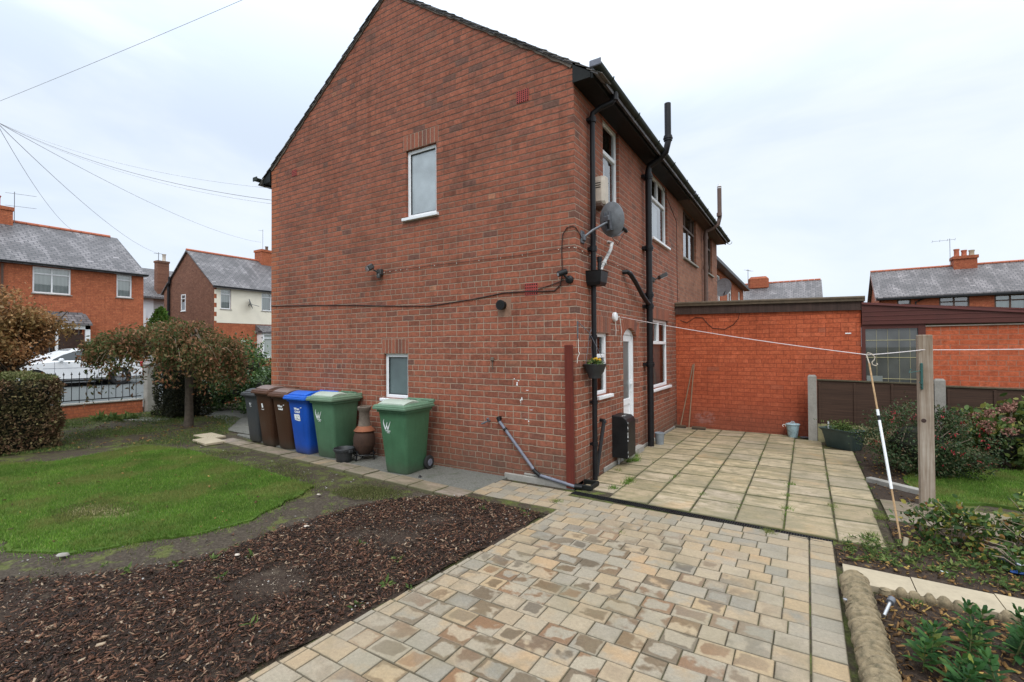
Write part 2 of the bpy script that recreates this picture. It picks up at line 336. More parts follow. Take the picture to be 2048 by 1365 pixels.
def blockmat():
    m, t = newmat('block_paving'); geo = t.add('ShaderNodeNewGeometry'); p = geo.outputs['Position']; r = geo.outputs['Random Per Island']
    off = t.add('ShaderNodeVectorMath', {0: p, 1: t.add('ShaderNodeCombineXYZ', {0: t.math('MULTIPLY', r, 37.), 1: t.math('MULTIPLY', r, 91.), 2: 0.}).outputs[0]}, operation='ADD').outputs[0]
    c1 = t.ramp(t.math('FRACT', t.math('MULTIPLY', r, 3.7)), [(0, (.45, .35, .235)), (.15, (.40, .345, .26)), (.29, (.335, .31, .26)), (.43, (.475, .355, .215)), (.55, (.43, .375, .285)), (.66, (.30, .28, .235)), (.78, (.38, .34, .27)), (.88, (.49, .345, .205)), (1, (.36, .29, .205))])
    c2 = t.ramp(t.math('FRACT', t.math('MULTIPLY', r, 11.3)), [(0, (.31, .29, .245)), (.4, (.455, .34, .21)), (.75, (.41, .355, .275)), (1, (.275, .26, .22))])
    nb = t.noise(off, 4.5, 4)
    c = t.mix(t.step(nb, .42, .62), c1, c2)
    # damp patches: brown or dark, on part of the blocks
    s = t.add('ShaderNodeSeparateXYZ', {0: p})
    dx = t.math('DIVIDE', t.math('SUBTRACT', s.outputs[0], 1.15), 1.0); dy = t.math('DIVIDE', t.math('ADD', s.outputs[1], 2.7), 1.6)
    near = t.math('SUBTRACT', 1., t.step(t.math('ADD', t.math('MULTIPLY', dx, dx), t.math('MULTIPLY', dy, dy)), .35, 2.0))
    r2 = t.math('FRACT', t.math('MULTIPLY', r, 29.7))
    sel = t.math('MULTIPLY', t.step(r2, .28, .42), near)
    nd = t.noise(off, 5.5, 3)
    ed = t.add('ShaderNodeAttribute', attribute_name='edge').outputs['Fac']; sg_ = t.math('SUBTRACT', .5, t.math('FRACT', t.math('MULTIPLY', r, 83.)))
    wet = t.math('MULTIPLY', t.step(t.math('ADD', nd, t.math('MULTIPLY', t.math('MULTIPLY', t.math('SUBTRACT', ed, .5), sg_), .7)), .46, .56), sel)
    wc = t.ramp(t.math('FRACT', t.math('MULTIPLY', r, 57.)), [(0, (.185, .115, .055)), (.3, (.13, .10, .065)), (.5, (.27, .13, .055)), (.75, (.11, .10, .08)), (1, (.18, .125, .07))])
    c = t.mix(t.math('MULTIPLY', wet, .82), c, wc)
    n3 = t.noise(p, 60., 4, .7); n4 = t.noise(p, 260., 3, .8)
    c = t.mix(1., c, (.82, .79, .74), 'MULTIPLY'); c = t.mix(1., c, t.ramp(n3, [(.25, g(.76)), (.75, g(1.14))]), 'MULTIPLY')
    c = t.mix(1., c, t.ramp(n4, [(.25, g(.76)), (.75, g(1.18))]), 'MULTIPLY')
    nq = t.noise(p, 2.6, 5, .7, .5); c = t.mix(t.math('MULTIPLY', t.step(nq, .50, .66), .34), c, (.20, .165, .10))
    n1 = t.noise(p, 1.1, 4)
    c = t.mix(t.math('MULTIPLY', t.step(n1, .5, .7), .28), c, (.20, .18, .11)); c = t.mix(t.math('MULTIPLY', t.step(t.math('ADD', ed, t.math('MULTIPLY', t.math('SUBTRACT', nq, .5), 2.2)), .8, 1.6), .38), c, (.13, .115, .07))
    nz = t.add('ShaderNodeSeparateXYZ', {0: geo.outputs['True Normal']}).outputs[2]; low = t.math('MAXIMUM', t.math('SUBTRACT', 1., t.step(nz, .70, .90)), t.math('LESS_THAN', s.outputs[2], -.002))
    c = t.mix(t.math('MULTIPLY', low, .62), c, (.085, .074, .048))
    rr = t.math('SUBTRACT', .72, t.math('MULTIPLY', wet, .25))
    finish(t, c, rr, t.math('ADD', t.math('MULTIPLY', n4, .6), n3), .5, .004, 0, .45); return m
MAT['blocks'] = blockmat()
def slabmat(name='flag_stone', tan=(.455, .358, .226), dull=.0):
    m, t = newmat(name); geo = t.add('ShaderNodeNewGeometry'); p = geo.outputs['Position']; r = geo.outputs['Random Per Island']
    k = 1-dull
    c = t.ramp(r, [(0, tuple(x*.72*k for x in tan)), (.3, tuple(x*k for x in tan)), (.6, (tan[0]*.92*k, tan[1]*.95*k, tan[2]*1.12*k)), (.85, tuple(x*1.12*k for x in tan)), (1, (tan[0]*.9*k, tan[1]*.88*k, tan[2]*.95*k))])
    n1 = t.noise(p, 1.3, 4, .6, .5); n2 = t.noise(p, 6., 4, .6); n3 = t.noise(p, 45., 4, .7)
    sx = t.add('ShaderNodeSeparateXYZ', {0: p})
    sv = t.add('ShaderNodeCombineXYZ', {0: sx.outputs[0], 1: t.math('MULTIPLY', sx.outputs[1], 3.2), 2: 0.}).outputs[0]
    n5 = t.noise(sv, 1.8, 4, .6, .3)
    c = t.mix(t.math('MULTIPLY', t.step(n5, .42, .60), .70), c, (tan[0]*.50, tan[1]*.54, tan[2]*.47))
    n6 = t.noise(sv, 5.5, 4, .7, .6); c = t.mix(t.math('MULTIPLY', t.step(n6, .48, .62), .52), c, (tan[0]*.42, tan[1]*.47, tan[2]*.36))
    c = t.mix(t.math('MULTIPLY', t.step(sx.outputs[0], 1.6, 3.1), .28), c, (tan[0]*.60, tan[1]*.60, tan[2]*.56))
    c = t.mix(t.math('MULTIPLY', t.step(n2, .50, .64), .42), c, (.15, .135, .075))
    c = t.mix(t.math('MULTIPLY', t.step(n1, .58, .68), .30), c, (.46, .27, .11)); nw = t.noise(p, .8, 5, .7); c = t.mix(t.math('MULTIPLY', t.step(nw, .46, .62), .48), c, (.21, .185, .125))
    ed = t.add('ShaderNodeAttribute', attribute_name='edge').outputs['Fac']; ne = t.noise(p, 3.4, 5, .7)
    c = t.mix(t.math('MULTIPLY', t.step(t.math('ADD', ed, t.math('MULTIPLY', t.math('SUBTRACT', ne, .5), 2.6)), .55, 1.45), .62), c, (.12, .105, .062))
    c = t.mix(1., c, t.ramp(n3, [(.25, g(.82)), (.75, g(1.12))]), 'MULTIPLY')
    nz = t.add('ShaderNodeSeparateXYZ', {0: geo.outputs['True Normal']}).outputs[2]; low = t.math('SUBTRACT', 1., t.step(nz, .80, .97))
    c = t.mix(t.math('MULTIPLY', low, .66), c, (.07, .075, .03))
    finish(t, c, .8, n3, .5, .004, 0, .35); return m
MAT['slabs'] = slabmat()
MAT['slabs_brown'] = slabmat('brown_path_slab', (.27, .21, .15))
MAT['chips'] = island('bark_chips', [(0, (.013, .009, .007)), (.32, (.032, .018, .012)), (.56, (.070, .032, .020)), (.75, (.125, .056, .032)), (.88, (.18, .088, .050)), (.955, (.25, .16, .10)), (1, (.38, .29, .20))], nscale=60)
MAT['stones'] = island('pebbles', [(0, (.10, .09, .08)), (.6, (.24, .22, .20)), (1, (.50, .48, .45))])
MAT['grit'] = island('grit', [(0, (.15, .11, .075)), (.6, (.30, .23, .165)), (1, (.52, .45, .37))])
MAT['litter'] = island('leaf_litter', [(0, (.05, .03, .015)), (.4, (.12, .06, .02)), (.75, (.24, .13, .04)), (1, (.38, .25, .07))])
MAT['blade'] = island('grass_blade', [(0, (.068, .15, .016)), (.5, (.12, .24, .028)), (.9, (.175, .29, .045)), (1, (.29, .30, .10))], nscale=1.6, nvar=.45, trans=.25, bump=0, big=(1.3, (.20, .20, .06), .75))
MAT['patchgrass'] = island('patch_grass', [(0, (.06, .08, .02)), (.6, (.12, .14, .04)), (1, (.20, .17, .08))], trans=.2, bump=0)
MAT['weed'] = island('weed_leaf', [(0, (.045, .085, .020)), (.5, (.085, .140, .032)), (1, (.18, .21, .06))], trans=.2, bump=0)
MAT['cherry'] = island('cherry_leaf', [(0, (.045, .070, .022)), (.25, (.09, .12, .036)), (.42, (.15, .12, .050)), (.62, (.24, .12, .058)), (.85, (.31, .135, .070)), (1, (.42, .25, .15))], trans=.35, bump=0, nscale=2.5, nvar=.35, big=(1.6, (.075, .11, .032), .40))
MAT['autumn'] = island('autumn_leaf', [(0, (.11, .065, .030)), (.3, (.24, .125, .050)), (.6, (.40, .195, .080)), (.85, (.52, .27, .12)), (1, (.56, .40, .22))], trans=.35, bump=0, nscale=3, nvar=.35, big=(1.5, (.16, .13, .04), .55))
MAT['hedge'] = island('hedge_leaf', [(0, (.055, .044, .020)), (.3, (.11, .066, .034)), (.6, (.165, .088, .050)), (.85, (.19, .14, .065)), (1, (.24, .22, .09))], trans=.15, bump=0, nscale=2, nvar=.4, big=(1.8, (.042, .055, .016), .55))
MAT['hedge_top'] = island('hedge_top_leaf', [(0, (.09, .10, .03)), (.6, (.15, .17, .06)), (1, (.22, .19, .09))], trans=.2, bump=0)
MAT['darkhedge'] = island('dark_hedge_leaf', [(0, (.014, .018, .008)), (.6, (.030, .035, .014)), (1, (.055, .050, .022))], trans=.1, bump=0)
MAT['shrub'] = island('evergreen_leaf', [(0, (.030, .070, .018)), (.5, (.065, .130, .030)), (.9, (.11, .20, .045)), (1, (.20, .28, .08))], rough=.45, spec=.5, trans=.15, bump=0, nscale=3)
MAT['topiary'] = island('bright_conifer', [(0, (.06, .14, .02)), (1, (.14, .25, .04))], trans=.15, bump=0)
MAT['fuchsia'] = island('fuchsia_leaf', [(0, (.018, .042, .014)), (.5, (.040, .078, .024)), (.85, (.085, .105, .040)), (1, (.15, .09, .05))], rough=.6, trans=.2, bump=0, nscale=3)
MAT['redflower'] = island('red_flower', [(0, (.22, .012, .02)), (.6, (.38, .03, .04)), (1, (.50, .10, .11))], trans=.3, bump=0)
MAT['hyd'] = island('hydrangea_leaf', [(0, (.04, .075, .02)), (.5, (.085, .135, .03)), (.85, (.16, .19, .04)), (1, (.28, .25, .06))], rough=.6, trans=.2, bump=0, nscale=4)
MAT['hydhead'] = island('dried_flower_head', [(0, (.16, .065, .05)), (.5, (.28, .13, .10)), (1, (.42, .24, .18))], trans=.2, bump=0)
MAT['rose'] = island('yellowing_leaf', [(0, (.025, .06, .015)), (.45, (.055, .11, .025)), (.7, (.11, .16, .035)), (.86, (.26, .25, .04)), (.94, (.36, .24, .06)), (1, (.30, .10, .05))], rough=.6, trans=.2, bump=0, nscale=5)
MAT['nearleaf'] = island('dark_green_leaf', [(0, (.018, .065, .016)), (.6, (.035, .105, .024)), (.9, (.065, .14, .030)), (1, (.20, .22, .04))], rough=.68, spec=.25, trans=.2, bump=0, nscale=9)
MAT['stem'] = plain('green_stem', (.10, .12, .04), .7)
MAT['yellow'] = plain('yellow_petal', (.75, .42, .02), .6)
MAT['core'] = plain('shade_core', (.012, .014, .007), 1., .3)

# ------------------------------------------------------------------ mesh helpers
class MB:
    def __init__(s): s.v = []; s.f = []
    def add(s, vs, fs):
        o = len(s.v); s.v += [tuple(v) for v in vs]; s.f += [tuple(i+o for i in f) for f in fs]; return s
    def box(s, a, b, ch=0.):
        x0, y0, z0 = a; x1, y1, z1 = b
        if x0 > x1: x0, x1 = x1, x0
        if y0 > y1: y0, y1 = y1, y0
        if z0 > z1: z0, z1 = z1, z0
        if ch <= 0:
            vs = [(x0, y0, z0), (x1, y0, z0), (x1, y1, z0), (x0, y1, z0), (x0, y0, z1), (x1, y0, z1), (x1, y1, z1), (x0, y1, z1)]
            return s.add(vs, [(0, 3, 2, 1), (4, 5, 6, 7), (0, 1, 5, 4), (1, 2, 6, 5), (2, 3, 7, 6), (3, 0, 4, 7)])
        c = min(ch, (x1-x0)/2.01, (y1-y0)/2.01, (z1-z0)/2.01)
        L = []
        for (z, i) in ((z0, c), (z0+c, 0), (z1-c, 0), (z1, c)):
            xa, xb, ya, yb = x0+i, x1-i, y0+i, y1-i
            k = c if i == 0 else c*.3
            L.append([(xa+k, ya, z), (xb-k, ya, z), (xb, ya+k, z), (xb, yb-k, z), (xb-k, yb, z), (xa+k, yb, z), (xa, yb-k, z), (xa, ya+k, z)])
        return s.loft(L)
    def loft(s, L, cap=True, closed=True):
        n = len(L[0]); o = len(s.v); fs = []
        for k in range(len(L)-1):
            for i in range(n if closed else n-1):
                j = (i+1) % n; fs.append((o+k*n+i, o+k*n+j, o+(k+1)*n+j, o+(k+1)*n+i))
        for l in L: s.v += [tuple(p) for p in l]
        if cap:
            fs.append(tuple(o+i for i in reversed(range(n)))); fs.append(tuple(o+(len(L)-1)*n+i for i in range(n)))
        s.f += fs; return s
    def tube(s, pts, r, n=8, cap=True):
        pts = [Vector(p) for p in pts]; rs = r if isinstance(r, (list, tuple)) else [r]*len(pts); L = []
        ref = Vector((0, 0, 1)); prev = None
        for i, p in enumerate(pts):
            d = (pts[min(i+1, len(pts)-1)]-pts[max(i-1, 0)]).normalized()
            if prev is None:
                a = d.cross(ref)
                if a.length < .05: a = d.cross(Vector((1, 0, 0)))
                a.normalize()
            else: a = (prev-d*prev.dot(d)).normalized()
            prev = a; b = d.cross(a)
            L.append([p+(a*math.cos(t)+b*math.sin(t))*rs[i] for t in [2*math.pi*k/n for k in range(n)]])
        return s.loft(L, cap)
    def lathe(s, prof, c=(0, 0, 0), n=20):
        return s.loft([[(c[0]+r*math.cos(2*math.pi*k/n), c[1]+r*math.sin(2*math.pi*k/n), c[2]+z) for k in range(n)] for r, z in prof], True)
    def prism(s, poly, d):
        """poly: list of 3D points, extruded by vector d"""
        d = Vector(d); a = [Vector(p) for p in poly]; return s.loft([a, [p+d for p in a]])
    def face(s, pts): return s.add(pts, [tuple(range(len(pts)))])
    def xf(s, M): s.v = [tuple(M @ Vector(v)) for v in s.v]; return s
class Fr:
    """wall frame: u along the wall, n out of it, z up"""
    def __init__(s, o, u, n): s.o = Vector(o); s.u = Vector(u).normalized(); s.n = Vector(n).normalized()
    def p(s, u, z, n=0.): q = s.o+s.u*u+s.n*n; return (q.x, q.y, q.z+z)
    def box(s, mb, u0, u1, z0, z1, n0, n1, ch=0.):
        t = MB().box((u0, n0, z0), (u1, n1, z1), ch); t.v = [s.p(v[0], v[2], v[1]) for v in t.v]; mb.add(t.v, t.f); return mb
def wm(o): return WM.get(o.name, Matrix.Identity(4))
def link(name, me, mat, parent=None, smooth=False):
    o = bpy.data.objects.new(name, me); col.objects.link(o)
    for mm in (mat if isinstance(mat, (list, tuple)) else [mat]): me.materials.append(mm)
    if parent is not None:
        o.parent = parent; o.matrix_parent_inverse = wm(parent).inverted()
    if smooth:
        me.polygons.foreach_set('use_smooth', [True]*len(me.polygons))
        if smooth is not True:
            try: me.set_sharp_from_angle(angle=R(smooth))
            except Exception: pass
    return o
def obj(name, mb, mat, parent=None, smooth=False, recalc=True):
    me = bpy.data.meshes.new(name); me.from_pydata(mb.v, [], mb.f); me.update()
    if recalc:
        import bmesh
        bm = bmesh.new(); bm.from_mesh(me); bmesh.ops.recalc_face_normals(bm, faces=bm.faces); bm.to_mesh(me); bm.free()
    return link(name, me, MAT[mat] if isinstance(mat, str) else mat, parent, smooth)
def npmesh(name, V, F, mat, parent=None):
    """V (n,k,3) pieces, F list of faces inside a piece"""
    n, k = V.shape[:2]; me = bpy.data.meshes.new(name)
    me.vertices.add(n*k); me.vertices.foreach_set('co', V.reshape(-1).astype(np.float32))
    fl = [len(f) for f in F]; tot = sum(fl)
    idx = np.concatenate([np.array(f) for f in F]); loops = (np.arange(n)[:, None]*k+idx[None]).reshape(-1)
    st = np.concatenate([[0], np.cumsum(fl)[:-1]]); starts = (np.arange(n)[:, None]*tot+st[None]).reshape(-1)
    me.loops.add(n*tot); me.loops.foreach_set('vertex_index', loops.astype(np.int32))
    me.polygons.add(n*len(F)); me.polygons.foreach_set('loop_start', starts.astype(np.int32))
    me.polygons.foreach_set('loop_total', np.tile(fl, n).astype(np.int32)); me.update(calc_edges=True)
    return link(name, me, MAT[mat] if isinstance(mat, str) else mat, parent)
def tag(o, label=None, cat=None, group=None, kind=None):
    if label: o['label'] = label
    if cat: o['category'] = cat
    if group: o['group'] = group
    if kind: o['kind'] = kind
    return o
def thing(name, label, cat, loc=(0, 0, 0), rotz=0., group=None):
    o = bpy.data.objects.new(name, None); col.objects.link(o); o.location = loc; o.rotation_euler = (0, 0, rotz); o.empty_display_size = .1
    WM[o.name] = Matrix.Translation(loc) @ Matrix.Rotation(rotz, 4, 'Z')
    return tag(o, label, cat, group)
def kids(o): return [c for c in bpy.data.objects if c.parent == o]
def copy_tree(o, loc=None, rotz=None, label=None, parent=None):
    c = o.copy(); col.objects.link(c)
    if parent is not None: c.parent = parent
    if loc is not None: c.location = loc
    if rotz is not None: c.rotation_euler = (0, 0, rotz)
    if label: c['label'] = label
    for ch in kids(o): copy_tree(ch, parent=c)
    return c
def struct(name, mb, mat, smooth=False): return tag(obj(name, mb, mat, None, smooth), kind='structure')
def text(s_, size, fr, u, z, n, mat, parent, name='lettering', align='CENTER', bold=.0):
    cu = bpy.data.curves.new('lettering_source', 'FONT'); cu.body = s_; cu.size = size; cu.align_x = align; cu.extrude = .0008; cu.offset = bold; cu.resolution_u = 2
    t = bpy.data.objects.new('lettering_source', cu); col.objects.link(t)
    bpy.context.view_layer.update()
    me = bpy.data.meshes.new_from_object(t.evaluated_get(bpy.context.evaluated_depsgraph_get())); bpy.data.objects.remove(t)
    for v in me.vertices: v.co = fr.p(u+v.co.x, z+v.co.y, n+v.co.z)
    return link(name, me, MAT[mat], parent)

# leaves: rhombus pieces (n,4,3)
def leaves(P, size, aspect=.5, flat=0., droop=0., fold=False, out=None):
    n = len(P); d = rng.normal(size=(n, 3)); d[:, 2] *= (1-flat); d[:, 2] -= droop
    d /= np.linalg.norm(d, axis=1)[:, None]
    a = rng.normal(size=(n, 3)); a[:, 2] *= (1-flat); w = np.cross(d, a); w /= np.linalg.norm(w, axis=1)[:, None]+1e-9
    nn = np.cross(d, w)
    L = (size*(.6+.8*rng.random(n)))[:, None]; W = L*aspect
    if fold:
        return np.stack([P, P+d*L*.3+w*W*.42+nn*L*.05, P+d*L*.7+w*W*.36+nn*L*.05, P+d*L, P+d*L*.7-w*W*.36+nn*L*.05, P+d*L*.3-w*W*.42+nn*L*.05], 1)
    return np.stack([P, P+d*L*.45+w*W*.5, P+d*L, P+d*L*.45-w*W*.5], 1)
LF = [(0, 1, 2, 3)]; LF6 = [(0, 1, 2, 3), (0, 3, 4, 5)]
def inpoly(x, y, poly):
    c = np.zeros(len(x), bool); n = len(poly)
    for i in range(n):
        x1, y1 = poly[i]; x2, y2 = poly[(i+1) % n]
        k = ((y1 > y) != (y2 > y)); k &= x < (x2-x1)*(y-y1)/((y2-y1) or 1e-9)+x1; c ^= k
    return c
def scatter(poly, n, excl=()):
    a = np.array(poly); lo, hi = a.min(0), a.max(0); P = rng.random((n, 2))*(hi-lo)+lo
    k = inpoly(P[:, 0], P[:, 1], poly)
    for e in excl: k &= ~inpoly(P[:, 0], P[:, 1], e)
    return P[k]
def vnoise(x, y, s, seed=0):
    x = x*s+seed*17.3; y = y*s-seed*9.1
    return (np.sin(x*1.7+1.3*np.sin(y*1.1+.5))+np.sin(y*2.1+1.7*np.sin(x*.9))+np.sin((x+y)*1.3+2))/3

# ================================================================== GROUND
def gh(x):   # the street beyond the garden wall rises a little
    return -.02 if x > -14 else min(-.02+(-14-x)*.045, .55)
mb = MB(); xs = [-500, -60, -26.67, -20, -14, 2.5, 500]; ys = [-500, -40, 10, 60, 700]
vs = [(x, y, gh(x)) for x in xs for y in ys]; fs = []
for i in range(len(xs)-1):
    for j in range(len(ys)-1):
        a = i*len(ys)+j; fs.append((a, a+len(ys), a+len(ys)+1, a+1))
struct('ground', mb.add(vs, fs), 'g_garden')
def sheet(name, poly, z, mat, th=0., rag=0., seg=.12):
    """flat sheet with an optional ragged outline"""
    pts = []
    for i in range(len(poly)):
        a, b = Vector((*poly[i], 0)), Vector((*poly[(i+1) % len(poly)], 0)); n = max(1, int((b-a).length/seg)) if rag else 1
        nr = Vector((b.y-a.y, a.x-b.x, 0)).normalized()
        for k in range(n):
            q = a+(b-a)*(k/n)
            if rag: q += nr*(vnoise(q.x, q.y, 3.1)*rag+random.uniform(-rag, rag)*.5)
            pts.append((q.x, q.y, z))
    mb = MB()
    if th: mb.prism([(x, y, z-th) for x, y, _ in pts], (0, 0, th))
    else: mb.face(pts)
    return struct(name, mb, mat)
# road and pavements of the side street
def strip(name, x0, x1, dz, mat, y0=-60, y1=120):
    mb = MB(); mb.add([(x0, y0, gh(x0)+dz), (x1, y0, gh(x1)+dz), (x1, y1, gh(x1)+dz), (x0, y1, gh(x0)+dz), (x0, y0, gh(x0)-.05), (x1, y0, gh(x1)-.05), (x1, y1, gh(x1)-.05), (x0, y1, gh(x0)-.05)],
        [(0, 1, 2, 3), (0, 4, 5, 1), (1, 5, 6, 2), (2, 6, 7, 3), (3, 7, 4, 0)]); return struct(name, mb, mat)
strip('road', -23.6, -15.6, .03, 'g_road')
strip('pavement', -15.6, -13.95, .12, 'g_concrete'); strip('pavement', -25.6, -23.6, .14, 'g_concrete')

LAWN = [(-9.2, -5.5), (-6.2, -3.85), (-7.4, -2.85), (-7.75, -1.5), (-6.8, -1.36), (-2.95, -1.62), (-2.78, -1.85), (-2.42, -2.7), (-2.5, -3.25), (-2.95, -3.93), (-3.5, -4.2), (-4.1, -4.25), (-5.5, -4.9), (-7, -6)]
LAWN = [(-7.55, -2.9), (-7.85, -1.6), (-6.75, -1.38), (-2.9, -1.62), (-2.42, -2.7), (-2.5, -3.22), (-2.96, -3.92), (-3.5, -4.2), (-3.9, -4.17), (-4.3, -4.5), (-5.5, -5.2), (-8.3, -5.0), (-8.35, -3.45)]
PATCH = [(-4.55, -3.72), (-4.62, -3.26), (-4.1, -3.12), (-3.75, -3.12), (-3.70, -3.36), (-4.0, -3.6), (-3.85, -3.80)]
sheet('lawn', LAWN, .010, 'g_lawn', .02, .05, .07)
MULCH = [(-.13, -4.1), (.09, -1.0), (-.98, -.97), (-1.25, -1.12), (-1.6, -1.35), (-1.85, -1.9), (-1.92, -2.6), (-1.88, -3.3), (-2.15, -3.8), (-2.8, -4.4), (-3.7, -5.0), (-4.2, -6.5), (-.2, -6.5)]
sheet('silt', [(-2.3, -1.2), (-1.1, -1.1), (-1.6, -1.7), (-1.7, -2.7), (-1.75, -3.4), (-2.2, -4.2), (-5.8, -5.4), (-7.2, -4.3), (-6.3, -4.1), (-2.5, -2.9), (-2.6, -1.65)], -.008, 'g_silt', 0, .06)
sheet('garden_bed', MULCH, -.003, 'g_soil', 0, .05)
# concrete pad along the gable
sheet('concrete_pad', [(-1.02, -.79), (-1.0, 0.), (-6.7, 0.), (-7.6, -.05), (-7.5, -.14), (-4.54, -.55), (-1.53, -.80)], .004, 'g_concrete', .05)
sheet('path', [(-14, 2.1), (-9.8, 1.9), (-6.3, .9), (-6.5, .0), (-8.2, .05), (-9.9, .85), (-14, 1.3)], -.004, 'g_concrete')
# row of small brown path slabs
mb = MB(); a = Vector((-7.15, -.72, 0)); b = Vector((-1.0, -1.07, 0)); L = (b-a).length; d = (b-a)/L; nrm = Vector((-d.y, d.x, 0)); u = 0.; k = 0
while u < L-.15:
    w = random.choice([.42, .44, .46]); w = min(w, L-u); e = .011; dp = .30+random.uniform(-.01, .01); tz = random.uniform(-.004, .006)
    q = [a+d*(u+e), a+d*(u+w-e), a+d*(u+w-e)+nrm*dp, a+d*(u+e)+nrm*dp]
    mb.loft([[(p.x, p.y, -.03) for p in q], [(p.x, p.y, .008+tz) for p in q], [(p.x+(0 if i in (1, 2) else .006)-(.006 if i in (1, 2) else 0), p.y+(.006 if i < 2 else -.006), .014+tz) for i, p in enumerate(q)]]); u += w
struct('garden_path', mb, 'slabs_brown')
for i, (x, y, rz, lb) in enumerate([(-7.72, -.56, -.06, 'pale concrete slab lying loose at the far end of the bin path'), (-7.2, -.82, -.10, 'pale concrete slab lying nearer the lawn beside another slab')]):
    o = obj('loose_slab', MB().box((-.32, -.17, -.01), (.32, .17, .035), .006), 'pale_slab'); o.location = (x, y, 0); o.rotation_euler = (0, R(.5), rz)
    tag(o, lb, 'paving slab')
o = obj('manhole_cover', MB().box((-.55, -.22, -.02), (.55, .22, .01), .005), 'concrete'); o.location = (-11.7, -.12, 0); o.rotation_euler = (0, 0, .35); tag(o, 'flat grey slab set in the moss beyond the cherry tree', 'slab')

# --- block paving of the drive: one sheet of individual blocks on dark joints
def xleft(y): return .13+(y+.98)*.081 if y < -.98 else .13
mb = MB()
EB = []
def block(x0, x1, y0, y1, top=0.006):
    k_i = min(.045, (x1-x0)*.42, (y1-y0)*.42)
    e = .0018; c = .007; dz = random.uniform(-.002, .002); tz = [dz+random.uniform(-.0015, .0015) for _ in range(4)]
    q = [(x0+e, y0+e), (x1-e, y0+e), (x1-e, y1-e), (x0+e, y1-e)]; s = [(1, 1), (-1, 1), (-1, -1), (1, -1)]
    mb.loft([[(x, y, -.02) for x, y in q], [(x, y, top-.007) for x, y in q], [(x+sx*c*.4, y+sy*c*.4, top-.0025+tz[i]) for i, ((x, y), (sx, sy)) in enumerate(zip(q, s))], [(x+sx*c, y+sy*c, top+tz[i]) for i, ((x, y), (sx, sy)) in enumerate(zip(q, s))], [(x+sx*k_i, y+sy*k_i, top+tz[i]) for i, ((x, y), (sx, sy)) in enumerate(zip(q, s))]], cap=False); EB.extend([1.]*16+[0.]*4)
    n = len(mb.v); mb.f.append((n-4, n-3, n-2, n-1))
y = -.335; row = 0
while y > -7.2:
    h = .160; y1 = y; y0 = y-h
    xl = (-1.02 if y0 > -.95 else xleft((y0+y1)/2)); x = xl
    if y0 <= -.95:
        block(x+.0, x+.045, y0, y1, .004); x += .047
    ws = [.155, .16, .20, .235, .20, .18]
    if row % 2: block(x, x+.11, y0, y1); x += .11
    while x < 2.44:
        w = random.choice(ws)
        if 2.44-x-w < .09: w = 2.44-x
        block(x, x+w, y0+random.uniform(-.002, .002), y1); x += w
    block(2.445, 2.62, y0+.004, y1+.004)
    y = y0; row += 1
# strip between drain and gable end
for yy in (-.335+.165,):
    x = -1.0
    while x < .0:
        w = random.choice([.165, .205, .245]); block(x, min(x+w, .03), yy-.165, yy-.01); x += w
drv = struct('driveway', mb, 'blocks'); drv.data.attributes.new('edge', 'FLOAT', 'POINT').data.foreach_set('value', EB)
sheet('driveway_bed', [(-1.03, -.17), (.05, -.17), (2.62, -.34), (2.63, -7.2), (-.39, -7.2), (.12, -.98), (-1.03, -.98)], -.004, 'g_garden', .02)
# --- flag patio
ES = []; mb = MB(); X = [.03, .47, .92, 1.37, 1.81, 2.235, 2.66, 3.08]
for i in range(len(X)-1):
    y = -.13-.022*i; off = [0, 0, -.0, 0, 0, 0, .0][i]; ytop = 5.33 if X[i+1] < 2.5 else (4.96 if i < 6 else 4.2)
    yy = [y, .37-.02*(i % 2)+off]
    while yy[-1] < ytop: yy.append(yy[-1]+random.choice([.43, .43, .43, .41, .45, .46, .30, .56]))
    for j in range(len(yy)-1):
        a, b = yy[j], min(yy[j+1], ytop)
        if b-a < .06: continue
        if i == 0 and j == 0: a += .16
        x0, x1 = X[i], X[i+1]
        if i == 6: x1 = 3.08 + (-.06 if j < 2 else 0)
        e = .004+random.uniform(0, .003); ey = .006+random.uniform(0, .005); dz = random.uniform(-.003, .003)
        q = [(x0+e, a+ey), (x1-e, a+ey), (x1-e, b-ey), (x0+e, b-ey)]; sg = [(1, 1), (-1, 1), (-1, -1), (1, -1)]
        t4 = [dz+random.uniform(-.003, .003) for _ in range(4)]
        mb.loft([[(x, y_, -.02) for x, y_ in q], [(x, y_, .0) for x, y_ in q], [(x+sx*random.uniform(.004, .009), y_+sy*random.uniform(.005, .010), .007+t4[k]) for k, ((x, y_), (sx, sy)) in enumerate(zip(q, sg))],
                 [(x+sx*.075, y_+sy*min(.075, (b-a)*.42), .007+t4[k]) for k, ((x, y_), (sx, sy)) in enumerate(zip(q, sg))]]); ES.extend([1.]*12+[0.]*4)
pto = struct('patio', mb, 'slabs'); pto.data.attributes.new('edge', 'FLOAT', 'POINT').data.foreach_set('value', ES)
sheet('patio_bed', [(.02, -.13), (3.08, -.25), (3.08, 4.3), (2.6, 4.97), (2.6, 5.33), (0, 5.33)], -.005, 'g_garden', .02)
# channel drain
t = thing('channel_drain', 'narrow black slotted channel drain across the drive between blocks and flags', 'drain', (1.34, -.2, 0))
F = Fr((.03, -.13, 0), (2.6, -.165, 0), (-.165, -2.6, 0))
mb = MB(); F.box(mb, 0, 2.6, -.03, -.014, 0, .095); obj('channel', mb, 'dark', t)
mb = MB()
for n0 in (0, .043, .089): F.box(mb, 0, 2.6, -.012, .007, n0, n0+.008)
for k in range(118): F.box(mb, .008+k*.022, .016+k*.022, -.010, .005, .008, .089)
obj('grating', mb, 'black_plastic', t)

